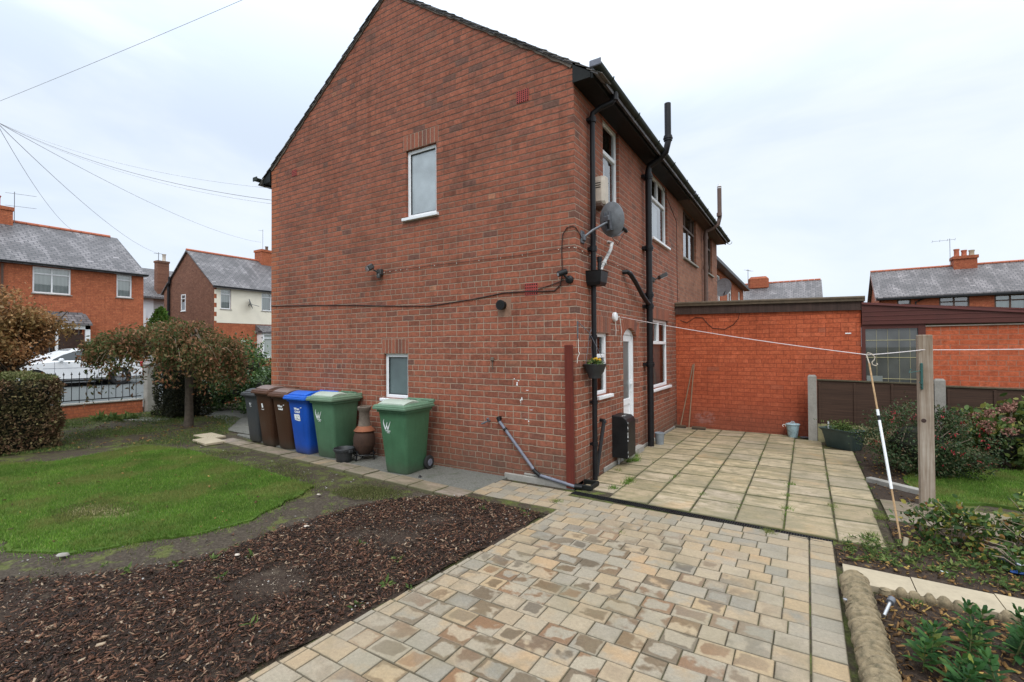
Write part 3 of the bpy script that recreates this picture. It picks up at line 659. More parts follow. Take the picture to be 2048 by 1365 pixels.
# right hand garden
sheet('lawn', [(3.55, 1.45), (4.1, 1.75), (4.7, 1.62), (9, 1.6), (9, 4.3), (4.6, 3.75), (3.9, 3.35), (3.5, 2.6)], .01, 'g_lawn', .03, .03)
sheet('garden_bed', [(2.64, -.36), (3.1, -.24), (3.1, .55), (9, .35), (9, -.8), (2.64, -.80)], .0, 'g_soil', 0, .0)
sheet('garden_bed', [(2.84, -1.22), (9, -1.28), (9, -7), (2.66, -7), (2.66, -2.9)], .0, 'g_soil', 0, .0)
sheet('garden_bed', [(3.09, 1.35), (3.6, 1.3), (3.6, 2.2), (3.9, 3.4), (4.6, 3.8), (9, 4.35), (9, 4.98), (2.7, 4.98), (3.09, 4.2)], -.002, 'g_soil', 0, .0)
mb = MB(); xs = [2.66, 3.08, 3.53, 3.98, 4.45, 4.95, 5.5]
for i in range(6):
    q = [(xs[i]+.004, -1.15), (xs[i+1]-.004, -1.15-.012), (xs[i+1]-.004, -.86), (xs[i]+.004, -.84)]
    mb.prism([(x, y, -.03) for x, y in q], (0, 0, .05+random.uniform(-.003, .003)))
struct('garden_path', mb, 'pale_slab')
mb = MB()
for j, (ya, yb) in enumerate([(.56, .93), (.94, 1.33)]):
    for i in range(6):
        x = 3.12+i*.56
        mb.prism([(x+.006, ya-.01*i, -.03), (x+.55, ya-.01*i, -.03), (x+.55, yb-.01*i-.01, -.03), (x+.006, yb-.01*i-.01, -.03)], (0, 0, .045))
struct('garden_path', mb, 'slabs_brown')
o = obj('kerb_stone', MB().box((0, -.05, -.03), (.62, .05, .055), .006), 'concrete'); o.location = (3.1, 2.2, 0); o.rotation_euler = (0, 0, R(-38)); tag(o, 'long thin grey kerb stone edging the soil left of the timber post', 'kerb')

# ================================================================== MAIN HOUSE
PITCH = .69; XR = -3.26; ZR = 7.54; W = 6.52
def wall(F, u0, u1, z0, z1, holes, depth=.11, top=None):
    """wall sheet with real openings and reveals"""
    mb = MB(); us = sorted({u0, u1, *[h[0] for h in holes], *[h[1] for h in holes]}); zs = sorted({z0, z1, *[h[2] for h in holes], *[h[3] for h in holes]})
    for i in range(len(us)-1):
        for j in range(len(zs)-1):
            uc, zc = (us[i]+us[i+1])/2, (zs[j]+zs[j+1])/2
            if any(h[0] < uc < h[1] and h[2] < zc < h[3] for h in holes): continue
            mb.face([F.p(us[i], zs[j]), F.p(us[i+1], zs[j]), F.p(us[i+1], zs[j+1]), F.p(us[i], zs[j+1])])
    for a, b, c, d in [h[:4] for h in holes]:
        mb.face([F.p(a, c), F.p(a, d), F.p(a, d, -depth), F.p(a, c, -depth)]); mb.face([F.p(b, d), F.p(b, c), F.p(b, c, -depth), F.p(b, d, -depth)])
        mb.face([F.p(a, d), F.p(b, d), F.p(b, d, -depth), F.p(a, d, -depth)]); mb.face([F.p(b, c), F.p(a, c), F.p(a, c, -depth), F.p(b, c, -depth)])
    if top: mb.face([F.p(*q) for q in top])
    return mb
FG = Fr((0, 0, 0), (1, 0, 0), (0, -1, 0)); FR = Fr((0, 0, 0), (0, 1, 0), (1, 0, 0))
def window(F, par, u0, u1, z0, z1, bars=(), mat='upvc', n=-.045, fw_=.055, glass='glass', sill=True, back=None, sl=.05, sillmat=None, th=.05, gasket=False):
    mb = MB()
    F.box(mb, u0, u0+fw_, z0, z1, n-th, n, .006); F.box(mb, u1-fw_, u1, z0, z1, n-th, n, .006)
    F.box(mb, u0+fw_, u1-fw_, z0, z0+fw_, n-th, n, .006); F.box(mb, u0+fw_, u1-fw_, z1-fw_, z1, n-th, n, .006)
    for bb in bars:
        F.box(mb, bb[0], bb[1], bb[2], bb[3], n-th+.004, n+(bb[4] if len(bb) > 4 else -.002), .005)
    w = obj('window', mb, mat, par)
    mb = MB(); mb.face([F.p(u0+fw_*.8, z0+fw_*.8, n-.028), F.p(u1-fw_*.8, z0+fw_*.8, n-.028), F.p(u1-fw_*.8, z1-fw_*.8, n-.028), F.p(u0+fw_*.8, z1-fw_*.8, n-.028)])
    obj('pane', mb, glass, w, recalc=False)
    if gasket:
        mb = MB(); g0 = fw_-.002
        for a, b, c, d in ((u0+g0, u0+fw_+.010, z0+g0, z1-g0), (u1-fw_-.010, u1-g0, z0+g0, z1-g0), (u0+fw_+.01, u1-fw_-.01, z0+g0, z0+fw_+.010), (u0+fw_+.01, u1-fw_-.01, z1-fw_-.010, z1-g0)): F.box(mb, a, b, c, d, n-.026, n-.012)
        obj('gasket', mb, 'black_plastic', w)
    if sill:
        mb = MB(); F.box(mb, u0-sl, u1+sl, z0-.05, z0-.003, n-.03, .055, .006); obj('sill', mb, sillmat or mat, w)
    if back:
        for nm, a, b, c, d, mt in back:
            mb = MB(); mb.face([F.p(a, c, n-.12), F.p(b, c, n-.12), F.p(b, d, n-.12), F.p(a, d, n-.12)]); obj(nm, mb, mt, w, recalc=False)
    return w
def soldier(F, par, u0, u1, z0, z1, n=10):
    mb = MB(); F.box(mb, u0, u1, z0, z1, -.01, .0015); a = obj('lintel', mb, 'mortar', par)
    mb = MB(); w = (u1-u0)/n
    for k in range(n): F.box(mb, u0+k*w+.006, u0+(k+1)*w-.006, z0+.004, z1-.004, -.01, .004, .002)
    obj('soldier_course', mb, 'soldier', a)
house = thing('brick_house', 'large red brick end house with a bare gable and white framed windows', 'house', (XR, 2.8, 0))
# gable wall
gt = [(-6.52, 5.29), (0, 5.29), (XR, ZR)]
w_ = wall(FG, -6.52, 0, -.15, 5.29, [(-2.88, -2.256, 3.79, 4.856), (-3.38, -2.85, .955, 1.665)], top=gt)
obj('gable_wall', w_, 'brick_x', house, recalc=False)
window(FG, house, -2.88, -2.256, 3.79, 4.856, glass='frosted', gasket=True); window(FG, house, -3.38, -2.85, .955, 1.665, glass='frosted_dark', gasket=True)
soldier(FG, house, -2.93, -2.21, 4.86, 5.10, 9); soldier(FG, house, -3.42, -2.83, 1.668, 1.90, 8)
# side wall (near half) with arched door head
DY0, DY1 = 1.80, 2.50
holesR = [(.70, 1.17, 1.08, 1.95), (DY0, DY1, .10, 2.06), (3.42, 4.68, .96, 2.28), (1.0, 1.68, 3.78, 5.08), (3.52, 4.70, 3.82, 5.08)]
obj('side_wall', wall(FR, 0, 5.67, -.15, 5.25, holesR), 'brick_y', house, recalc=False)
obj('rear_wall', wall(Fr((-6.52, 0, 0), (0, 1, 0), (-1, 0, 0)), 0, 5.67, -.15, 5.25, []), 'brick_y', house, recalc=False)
window(FR, house, .70, 1.17, 1.08, 1.95, bars=[(.75, 1.12, 1.60, 1.655, .004), (.76, .80, 1.66, 1.9, .01), (1.075, 1.115, 1.66, 1.9, .01)], glass='glass_low', back=[('blind', .72, 1.15, 1.1, 1.93, 'blind')])
window(FR, house, 3.42, 4.68, .96, 2.28, bars=[(3.47, 4.63, 1.80, 1.86, .004), (4.05, 4.11, 1.86, 2.24), (3.48, 3.52, 1.86, 2.22, .012), (4.0, 4.05, 1.86, 2.22, .012)], glass='glass_low', back=[('blind', 3.45, 4.66, 1.0, 2.25, 'blind')])
window(FR, house, 1.0, 1.68, 3.78, 5.08, bars=[(1.05, 1.63, 4.58, 4.64, .004)], back=[('curtain', 1.02, 1.5, 3.8, 4.55, 'sky_reflection'), ('blind', 1.5, 1.68, 3.8, 5.06, 'glass_dark')])  # pale sheet paints the sky's reflection into the lower pane
window(FR, house, 3.52, 4.70, 3.82, 5.08, bars=[(3.57, 4.65, 4.60, 4.66, .004), (4.08, 4.14, 4.66, 5.04)], back=[('curtain', 3.53, 4.5, 3.84, 4.6, 'sky_reflection'), ('curtain', 4.3, 4.69, 4.6, 5.06, 'blind')])  # lower pale sheet stands in for reflected sky
soldier(FR, house, .62, 1.25, 1.955, 2.19, 8); soldier(FR, house, 3.36, 4.74, 2.285, 2.52, 16)
# arched head over the door
mb = MB(); mb2 = MB(); N = 14; cy = (DY0+DY1)/2; hw = (DY1-DY0)/2
def arc(t_, r): return cy-r*math.sin(t_), 1.66+r*math.cos(t_)
ang = math.asin(hw/.53); rr_ = .53
for k in range(N):
    t0, t1 = -ang*1.15+2.3*ang*k/N, -ang*1.15+2.3*ang*(k+1)/N
    q = [arc(t0+.008, rr_), arc(t1-.008, rr_), arc(t1-.008, rr_+.2), arc(t0+.008, rr_+.2)]
    mb.prism([FR.p(a, b-.13, .0) for a, b in q], (.004, 0, 0))
obj('soldier_course', mb, 'soldier', house)
pts = [arc(-ang+2*ang*k/16, rr_) for k in range(17)]
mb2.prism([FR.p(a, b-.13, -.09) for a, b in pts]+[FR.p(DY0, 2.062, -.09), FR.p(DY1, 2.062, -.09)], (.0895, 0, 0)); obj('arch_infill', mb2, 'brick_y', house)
# door
d_ = MB(); n = -.07
for a, b, c, d in ((DY0, DY0+.06, .1, 2.05), (DY1-.06, DY1, .1, 2.05), (DY0+.06, DY1-.06, 1.95, 2.05), (DY0+.06, DY1-.06, .1, .14)): FR.box(d_, a, b, c, d, n-.06, n+.01, .005)
for a, b, c, d in ((DY0+.065, DY0+.15, .145, 1.945), (DY1-.15, DY1-.065, .145, 1.945), (DY0+.15, DY1-.15, 1.84, 1.945), (DY0+.15, DY1-.15, .145, .26), (DY0+.15, DY1-.15, .80, .90)): FR.box(d_, a, b, c, d, n-.045, n-.006, .005)
FR.box(d_, DY0+.15, DY1-.15, .26, .80, n-.04, n-.022)
dr = obj('door', d_, 'upvc', house)
mb = MB(); mb.face([FR.p(DY0+.15, .90, n-.025), FR.p(DY1-.15, .90, n-.025), FR.p(DY1-.15, 1.84, n-.025), FR.p(DY0+.15, 1.84, n-.025)]); obj('pane', mb, 'frosted_dark', dr, recalc=False)
mb = MB(); FR.box(mb, DY1-.13, DY1-.10, 1.0, 1.2, n-.006, n+.012, .004); FR.box(mb, DY1-.22, DY1-.10, 1.13, 1.15, n+.012, n+.03, .004); obj('handle', mb, 'upvc', dr)
mb = MB(); FR.box(mb, DY0-.05, DY1+.05, -.02, .098, -.1, .10, .008); obj('doorstep', mb, 'concrete', house)
# dark interior so the panes do not look through to the sky
mb = MB().box((-6.4, .32, -.1), (-.36, 5.6, 5.2)); obj('interior', mb, 'dark', house)
# plinth of dirty brick and cement along the gable foot
mb = MB(); FG.box(mb, -1.05, -.02, -.06, .065, 0, .035, .01); FG.box(mb, -.75, -.35, .065, .10, 0, .02, .01); obj('plinth', mb, 'concrete', house)
mb = MB(); FR.box(mb, .9, 1.8, -.05, .06, 0, .02, .008); FR.box(mb, 2.55, 5.3, -.05, .05, 0, .02, .008); obj('plinth', mb, 'concrete', house)
# roof: two slopes, verge of thick uneven slates
def roof(par, y0, y1, x0=-W-.34, x1=.34, mat='slate_y', zr=7.588, xr=XR, th=.045):
    for sx, xe in ((1, x1), (-1, x0)):
        ze = zr-PITCH*abs(xe-xr)
        mb = MB().prism([(xr, y0, zr), (xe, y0, ze), (xe, y0, ze-th), (xr, y0, zr-th*1.2)], (0, y1-y0, 0)); obj('roof', mb, mat, par)
roof(house, -.03, 5.67)
mb = MB()
for sx in (1, -1):
    Ls = (3.62)/math.cos(math.atan(PITCH)); nsl = 24; dvec = Vector((sx*math.cos(math.atan(PITCH)), 0, -math.sin(math.atan(PITCH)))); nv = Vector((sx*math.sin(math.atan(PITCH)), 0, math.cos(math.atan(PITCH))))
    for k in range(nsl):
        s0 = Ls*k/nsl; s1 = Ls*(k+1)/nsl+.05; o_ = Vector((XR, -.042-random.uniform(0, .012), 7.588))
        a = o_+dvec*s0-nv*.022; b = o_+dvec*s1+nv*random.uniform(-.006, .008); t_ = random.uniform(.008, .013)
        mb.prism([a, b, b-nv*t_, a-nv*t_], (0, .3, 0))
obj('verge', mb, 'slate_edge', house)
mb = MB()
for sx in (1, -1):
    dvec = Vector((sx*math.cos(math.atan(PITCH)), 0, -math.sin(math.atan(PITCH)))); nv = Vector((sx*math.sin(math.atan(PITCH)), 0, math.cos(math.atan(PITCH)))); o_ = Vector((XR, -.018, 7.54)); L_ = 3.25/math.cos(math.atan(PITCH))
    N_ = 40; prev = None
    lo = [o_+dvec*(L_*k/N_)-nv*(.012+.02*random.random()+(.012 if k > 34 else 0)) for k in range(N_+1)]
    mb.prism([o_+dvec*0, *[o_+dvec*(L_*k/N_) for k in range(1, N_+1)], *reversed(lo)], (0, .017, 0))
obj('verge_mortar', mb, 'verge_mortar', house)
# boxed eaves, gutters
def eaves(par, y0, y1, side=1, mt='black_paint', gm='green_black'):
    s = side; bx = 0 if s > 0 else -W
    mb = MB(); mb.box((bx+s*.002, y0+.02, 5.06), (bx+s*.26, y1, 5.10)); mb.box((bx+s*.24, y0+.005, 5.04), (bx+s*.275, y1, 5.20), .004)
    mb.prism([(bx, y0+.0, 5.06), (bx+s*.24, y0+.0, 5.06), (bx+s*.24, y0, 5.17), (bx, y0, 5.33)], (0, .02, 0)); obj('soffit', mb, mt, par)
    mb = MB(); cx_, cz, r_ = bx+s*.345, 5.165, .062; L = []
    for y_ in (y0-.10, y1):
        L.append([(cx_+r_*math.cos(math.pi+math.pi*k/8), y_, cz+r_*math.sin(math.pi+math.pi*k/8)*.95) for k in range(9)]+[(cx_+(r_-.006)*math.cos(-math.pi*k/8), y_, cz+(r_-.006)*math.sin(-math.pi*k/8)*.95) for k in range(9)])
    mb.loft(L)
    for k in range(int((y1-y0)/1.1)+1):
        y_ = y0+.35+k*1.1; mb.tube([(cx_-.075, y_, cz+.01), (cx_-.06, y_, cz-.04), (cx_, y_, cz-.072), (cx_+.06, y_, cz-.04), (cx_+.07, y_, cz+.015)], .008, 6)
    gt_ = obj('gutter', mb, gm, par, 40)
    mb = MB().box((cx_-.075, y0-.115, cz-.06), (cx_+.075, y0-.095, cz+.028), .01); obj('gutter_end', mb, 'pvc_grey' if s > 0 else gm, gt_)
eaves(house, -.03, 5.67, 1); eaves(house, -.03, 5.67, -1)
# vents in the gable
def airbrick(F, par, u0, u1, z0, z1, nx, nz, mat='vent'):
    mb = MB(); F.box(mb, u0, u1, z0, z1, -.01, .006, .002); v = obj('air_brick', mb, mat, par); mb = MB(); dx = (u1-u0)/nx; dz = (z1-z0)/nz
    for i in range(nx):
        for j in range(nz): F.box(mb, u0+dx*(i+.28), u0+dx*(i+.76), z0+dz*(j+.25), z0+dz*(j+.75), .0, .0075)
    obj('slots', mb, 'dark', v)
airbrick(FG, house, -.835, -.645, 5.035, 5.20, 6, 6); airbrick(FG, house, -.725, -.53, 2.44, 2.60, 6, 4); airbrick(FG, house, -5.85, -5.70, 5.03, 5.15, 5, 4)
# repair patch and flue pipe
mb = MB(); FG.box(mb, -1.16, -.94, 2.18, 2.42, -.01, .003, .002); obj('cement_patch', mb, plain('patched_mortar', (.26, .15, .10), .9, .25, 14.), house)
mb = MB().tube([(-1.07, .02, 2.33), (-1.07, -.07, 2.33)], [.058, .058], 18); mb.tube([(-1.07, -.05, 2.33), (-1.07, -.085, 2.33)], .068, 18); f_ = obj('flue_pipe', mb, 'black_plastic', house, 40)
mb = MB().tube([(-1.07, -.086, 2.33), (-1.07, -.088, 2.33)], .05, 18); obj('flue_opening', mb, 'dark', f_)
# pipes
pts = [(.06, .46, .0), (.06, .46, 2.56)]
mb = MB().tube(pts, .034, 12); 
for z_ in (.45, 1.0, 1.86): mb.tube([(.06, .46, z_), (.06, .46, z_+.05)], .043, 12); mb.box((.0, .43, z_+.01), (.05, .49, z_+.04))
mb.tube([(.06, .46, 2.70), (.06, .46, 4.80), (.065, .46, 4.86), (.16, .50, 4.93), (.30, .55, 4.98), (.335, .56, 5.03), (.34, .56, 5.11)], .036, 12)
for z_ in (3.02, 4.74): mb.tube([(.06, .46, z_), (.06, .46, z_+.07)], .050, 12); mb.box((.0, .40, z_+.01), (.05, .52, z_+.05))
mb.tube([(.34, .56, 5.0), (.34, .56, 5.08)], .046, 12)
dp = obj('downpipe', mb, 'black_iron', house, 40)
mb = MB(); L = []
for z_, a in ((2.56, .085), (2.60, .10), (2.74, .115), (2.75, .122)): L.append([(.10-a, .46-a*1.1, z_), (.10+a, .46-a*1.1, z_), (.10+a, .46+a*1.1, z_), (.10-a, .46+a*1.1, z_)])
mb.loft(L); obj('hopper', mb, 'black_plastic', dp)
# soil and vent pipe with swan neck over the gutter
mb = MB().tube([(.10, 2.95, 0), (.10, 2.95, 4.86), (.12, 2.95, 4.95), (.30, 2.93, 5.03), (.42, 2.90, 5.12), (.46, 2.90, 5.28), (.46, 2.90, 5.95)], [.055]*7, 14)
for z_ in (1.40, 2.42, 2.62, 3.45, 4.72, 5.30): 
    x_ = .10 if z_ < 5 else .46; y_ = 2.95 if z_ < 5 else 2.90
    mb.tube([(x_, y_, z_), (x_, y_, z_+.09)], .070, 14); mb.tube([(x_, y_, z_+.03), (x_, y_, z_+.055)], .080, 14)
    if z_ < 5: mb.box((.0, 2.85, z_+.02), (.06, 3.05, z_+.07))
sp = obj('soil_pipe', mb, 'black_iron', house, 40)
mb = MB().tube([(-.02, 1.82, 2.93), (.07, 1.84, 2.93), (.10, 1.90, 2.90), (.11, 2.12, 2.80), (.11, 2.5, 2.62), (.11, 2.78, 2.52), (.10, 2.93, 2.5)], .038, 10); obj('branch_pipe', mb, 'black_iron', sp, 40)
# thin flaking overflow pipe into the hopper
mb = MB().tube([(.02, 1.12, 3.27), (.10, 1.07, 3.24), (.12, .95, 3.12), (.12, .62, 2.84), (.11, .53, 2.72)], .024, 8); mb.tube([(.12, .70, 2.90), (.12, .67, 2.875)], .034, 8)
obj('overflow_pipe', mb, 'worn_white', house, 40)
mb = MB().tube([(.10, .58, 2.94), (.10, .56, 2.7)], .026, 8); mb.tube([(.10, .58, 2.96), (.10, .58, 2.90)], .036, 8); obj('waste_stub', mb, 'black_iron', house, 40)
# lower waste pipes
mb = MB().tube([(-.0, .80, .74), (.05, .80, .74), (.06, .78, .70), (.07, .52, .18), (.08, .47, .06)], .026, 8); mb.tube([(.045, .80, .74), (.07, .795, .70)], .034, 8); obj('waste_pipe', mb, 'black_iron', house, 40)
mb = MB().tube([(-1.13, .01, .79), (-1.13, -.04, .79), (-1.12, -.045, .76), (-.56, -.045, .14), (-.50, -.045, .105), (.0, -.05, .035), (.05, -.03, .03)], .021, 10)
w1 = obj('waste_pipe', mb, 'pvc_grey', house, 40)
for pq, rq in (([(-1.13, 0, .79), (-1.13, -.05, .79), (-1.115, -.045, .755)], .028), ([(-.59, -.045, .17), (-.56, -.045, .14), (-.49, -.045, .10)], .026), ([(-1.03, -.045, .66), (-1.01, -.045, .64)], .028), ([(-.01, -.05, .035), (.08, -.02, .03)], .027)): obj('pipe_collar', MB().tube(pq, rq, 10), 'black_plastic', w1, 40)
mb = MB().box((-.03, -.02, -.05), (.20, .25, .0), .01); mb.box((-.03, -.02, 0), (.20, .01, .06), .008); mb.box((-.03, .22, 0), (.20, .25, .06), .008); mb.box((.17, .01, 0), (.20, .22, .06), .008); mb.box((-.03, .01, 0), (.0, .22, .06), .008)
obj('gully_surround', mb, 'black_paint', house)
# cables clipped on the gable
mb = MB().tube([FG.p(*q) for q in [(-6.5, 2.60, .012), (-5.6, 2.565, .012), (-4.2, 2.50, .012), (-3.2, 2.43, .012), (-2.39, 2.39, .012), (-1.6, 2.44, .012), (-1.05, 2.50, .012), (-.72, 2.495, .012), (-.45, 2.48, .012), (-.28, 2.475, .012), (-.20, 2.54, .012), (-.17, 2.68, .012)]], .008, 5)
mb.tube([FG.p(*q) for q in [(-.17, 2.72, .012), (-.175, 3.0, .012), (-.16, 3.18, .012), (-.10, 3.26, .012), (-.02, 3.27, .012), (.012, 3.25, .0)]]+[(.015, .1, 3.20), (.015, .2, 3.14)], .007, 5)
mb.tube([FG.p(*q) for q in [(-.52, 2.51, .012), (-.3, 2.56, .012), (-.15, 2.60, .012)]], .006, 5)
obj('cable', mb, 'cable', house)
mb = MB().tube([(.004, 4.3, 5.0), (.006, 5.5, 4.55), (.006, 5.52, 3.0), (.006, 5.5, 2.6)], .006, 5); obj('cable', mb, 'cable', house)
# faint marks of old paint
for (u_, z_, w_2, h_) in [(-.86, 1.27, .028, .06), (-.84, 1.31, .04, .012), (-.90, 1.33, .02, .02), (-.70, 1.185, .055, .012), (-.78, 1.07, .018, .05), (-.805, 1.05, .012, .03), (-.80, 1.02, .01, .02), (-.64, .93, .05, .008), (-.72, .80, .05, .007), (-.68, .78, .02, .02)]:
    mb = MB(); q = [(u_+random.uniform(-.3, .3)*w_2+w_2*math.cos(a)*random.uniform(.3, .6), z_+h_*math.sin(a)*random.uniform(.3, .6)) for a in [k*1.05 for k in range(6)]]; mb.face([FG.p(a, b, .0025) for a, b in q]); obj('paint_mark', mb, 'sticker', house)


# ---- things fixed to the house
t = thing('floodlight', 'black floodlight on the gable above the lower window', 'light', (-3.45, -.05, 3.0))
mb = MB().box((-.05, 0, -.06), (.05, .07, .04), .01).tube([(0, 0, -.02), (-.03, -.08, .02)], .014, 8).xf(Matrix.Translation((-3.43, -.07, 3.0))); obj('bracket', mb, 'flood', t, 40)
M_ = Matrix.Translation((-3.54, -.15, 3.06)) @ Matrix.Rotation(R(-30), 4, 'Z') @ Matrix.Rotation(R(32), 4, 'X')
mb = MB().box((-.10, -.05, -.045), (.10, .05, .045), .015).xf(M_); b_ = obj('housing', mb, 'flood', t); mb = MB().box((-.085, -.056, -.035), (.085, -.05, .035)).xf(M_); obj('lamp_glass', mb, 'lens', b_)
mb = MB().lathe([(0, -.04), (.03, -.04), (.035, 0), (.02, .03), (0, .03)], (-3.42, -.07, 2.93), 10); obj('sensor', mb, 'flood', t, 40)
t = thing('security_camera', 'small black security camera on the gable beside the brick corner', 'camera', (-.12, -.05, 2.62))
mb = MB().lathe([(0, 0), (.052, 0), (.05, .03), (.03, .045), (0, .045)], (0, 0, 0), 14).xf(Matrix.Translation((-.07, 0, 2.60)) @ Matrix.Rotation(R(90), 4, 'X')); obj('mount', mb, 'black_plastic', t, 40)
mb = MB().tube([(-.07, -.04, 2.60), (-.12, -.07, 2.66)], .014, 8).tube([(-.10, -.04, 2.70), (-.17, -.13, 2.66)], [.036, .036], 12); b_ = obj('camera_body', mb, 'black_plastic', t, 40)
mb = MB().tube([(-.17, -.13, 2.66), (-.172, -.133, 2.659)], .022, 12); obj('lens', mb, 'lens', b_)
t = thing('floodlight', 'small dark floodlight on the side wall right of the tall soil pipe', 'light', (.05, 3.55, 3.0))
mb = MB().box((.0, 3.42, 2.96), (.05, 3.52, 3.05), .01).tube([(.04, 3.47, 3.0), (.12, 3.50, 3.04)], .014, 8); obj('bracket', mb, 'flood', t, 40)
M_ = Matrix.Translation((.18, 3.54, 3.07)) @ Matrix.Rotation(R(30), 4, 'Z') @ Matrix.Rotation(R(-25), 4, 'Y'); b_ = obj('housing', MB().box((-.08, -.09, -.035), (.08, .09, .035), .012).xf(M_), 'flood', t); obj('lamp_glass', MB().box((-.07, -.08, -.04), (.07, .08, -.034)).xf(M_), 'lens', b_)
# satellite dish
t = thing('satellite_dish', 'grey satellite dish on a wall bracket beside the black downpipe', 'satellite dish', (.0, .25, 3.2))
mb = MB().box((0, .17, 3.09), (.02, .27, 3.25), .004).tube([(.02, .22, 3.16), (.12, .30, 3.26), (.26, .46, 3.38)], .017, 8).box((.0, .19, 3.12), (.05, .25, 3.20), .008); obj('bracket', mb, 'grey_metal', t, 40)
dn = Vector((.36, .92, .18)).normalized(); du = Vector((0, 0, 1)); du = (du-dn*du.dot(dn)).normalized(); dv = dn.cross(du); cD = Vector((.27, .50, 3.42)); L = []
for s_, off in ((1., .055), (.97, .050), (.8, .034), (.55, .016), (.25, .003), (.02, 0), (.02, -.006), (.25, -.003), (.55, .008), (.8, .025), (1., .047)):
    L.append([cD+dn*off+(dv*math.cos(a)*.205+du*math.sin(a)*.228)*s_ for a in [2*math.pi*k/32 for k in range(32)]])
L.append(L[0]); dsh = obj('reflector', MB().loft(L, cap=False), 'dish', t, 50)
Mk = Matrix(((dv.x, du.x, dn.x, cD.x), (dv.y, du.y, dn.y, cD.y), (dv.z, du.z, dn.z, cD.z), (0, 0, 0, 1)))
mb = MB().box((-.045, -.13, -.05), (-.03, .10, -.006)).box((.03, -.13, -.05), (.045, .10, -.006)).box((-.045, -.14, -.045), (.045, -.12, .0)).box((-.05, -.02, -.07), (.05, .05, -.03), .008).xf(Mk); obj('back_frame', mb, 'grey_metal', t)
e_ = cD-du*.22; h_ = cD+dn*.30-du*.13
mb = MB().tube([e_-dn*.0, e_+dn*.15+du*.01, h_], .010, 8); arm = obj('arm', mb, 'grey_metal', t, 40)
mb = MB().tube([h_-dn*.0-du*.02, h_-dn*.075+du*.02], [.028, .033], 10).tube([h_, h_-du*.05+dn*.02], .02, 8); obj('receiver', mb, 'black_plastic', arm, 40)
mb = MB().tube([e_, e_+Vector((.05, .1, -.10)), h_-Vector((0, 0, .03))], .004, 5); obj('cable', mb, 'cable', t)
# beige vent hood in front of the first floor window
t = thing('flue_cowl', 'beige metal flue cowl on the upper side wall behind the dish', 'vent', (0, .72, 3.9))
mb = MB(); L = []
for z_, a in ((3.70, .07), (3.74, .10), (4.02, .10), (4.08, .085)): L.append([(0, .74-a, z_), (.11, .74-a, z_), (.15, .74-a+.04, z_), (.15, .74+a-.04, z_), (.11, .74+a, z_), (0, .74+a, z_)])
b_ = obj('cowl_body', mb.loft(L), 'beige', t); mb = MB()
for k in range(3): mb.box((.02, .636, 3.98-.03*k), (.10, .64, 3.99-.03*k))
obj('slots', mb, 'dark', b_)
obj('cowl_base', MB().box((0, .62, 3.66), (.12, .86, 3.71), .006), 'brown_wood', t)
# white retractable washing line reel
t = thing('line_reel', 'round white retractable washing line reel beside the white door', 'line reel', (.0, 1.38, 2.2))
mb = MB().lathe([(0, 0), (.066, 0), (.07, .012), (.07, .035), (.055, .05), (0, .052)], (0, 0, 0), 20).xf(Matrix.Translation((0, 1.38, 2.2)) @ Matrix.Rotation(R(90), 4, 'Y')); obj('case', mb, 'upvc', t, 40)
mb = MB().tube([(.03, 1.38, 2.13), (.035, 1.385, 2.0), (.03, 1.39, 1.92)], .004, 5); obj('cord', mb, 'string', t)
mb = MB().tube([(.01, 1.50, 2.20), (.05, 1.52, 2.21)], .008, 6).tube([(.02, 1.62, 2.20), (.03, 1.64, 2.0), (.02, 1.64, 1.78)], .003, 5).tube([(.02, 1.6, 2.2), (.03, 1.66, 1.97)], .003, 5); tag(obj('hook_and_string', mb, 'string'), 'white string hanging from a small hook between reel and door', 'string')
# meter box
t = thing('meter_box', 'black plastic meter box with a rounded lid low on the wall by the door', 'meter box', (0, 1.45, .1))
mb = MB(); L = []
pr_ = [(.0, .13), (.22, .13), (.235, .15), (.235, .655), (.215, .70), (.175, .73), (.0, .745)]
L = [[(x, y_, z) for x, z in pr_] for y_ in (1.27, 1.28, 1.63, 1.64)]
for i in (0, 3): L[i] = [(x*.97, y_, .43+(z-.43)*.97) for (x, y_, z) in L[i]]
bx = obj('box', mb.loft(L), 'black_plastic', t); mb = MB()
for k in range(9): 
    q = random.random(); mb.box((.233, 1.275+random.random()*.012, .15+q*.5), (.237, 1.285+random.random()*.01, .15+q*.5+random.uniform(.01, .04)))
for k in range(8): mb.box((.02+k*.017, 1.27+random.random()*.3, .738-.0012*k), (.03+k*.017, 1.29+random.random()*.3, .7405-.001*k))
obj('paint_chips', mb, 'sticker', bx)
obj('outlet_pipe', MB().tube([(.045, 1.42, .0), (.045, 1.42, .14)], .016, 8), 'worn_white', t, 40)
# tarred smear above the box
# hanging basket
t = thing('hanging_basket', 'dark hanging basket with yellow pansies hung at the downpipe', 'hanging basket', (.14, .28, 1.4))
mb = MB().lathe([(.0, -.115), (.082, -.115), (.088, -.07), (.115, -.03), (.135, .03), (.145, .05), (.15, .055), (.15, .065), (.135, .065), (.13, .04), (0, .035)], (.14, .28, 1.47), 22); obj('bowl', mb, 'basket_p', t, 40)
mb = MB(); tp = Vector((.09, .24, 1.93))
for a in (0, 2.1, 4.2): mb.tube([tp, (.14+.145*math.cos(a), .28+.145*math.sin(a), 1.53)], .003, 5)
obj('chain', mb, 'grey_metal', t)
mb = MB().tube([(.006, .055, 2.08), (.006, .055, 1.86)], .009, 6).tube([(.006, .055, 2.07), (.05, .15, 2.0), (.09, .24, 1.93), (.10, .27, 1.98)], .005, 6); obj('bracket', mb, 'grey_metal', t)
mb = MB().tube([(.01, .06, 1.86), (.012, .062, 1.70), (.03, .05, 1.67), (.012, .03, 1.62), (.01, .02, 1.55)], .004, 5); obj('string', mb, 'string', t)
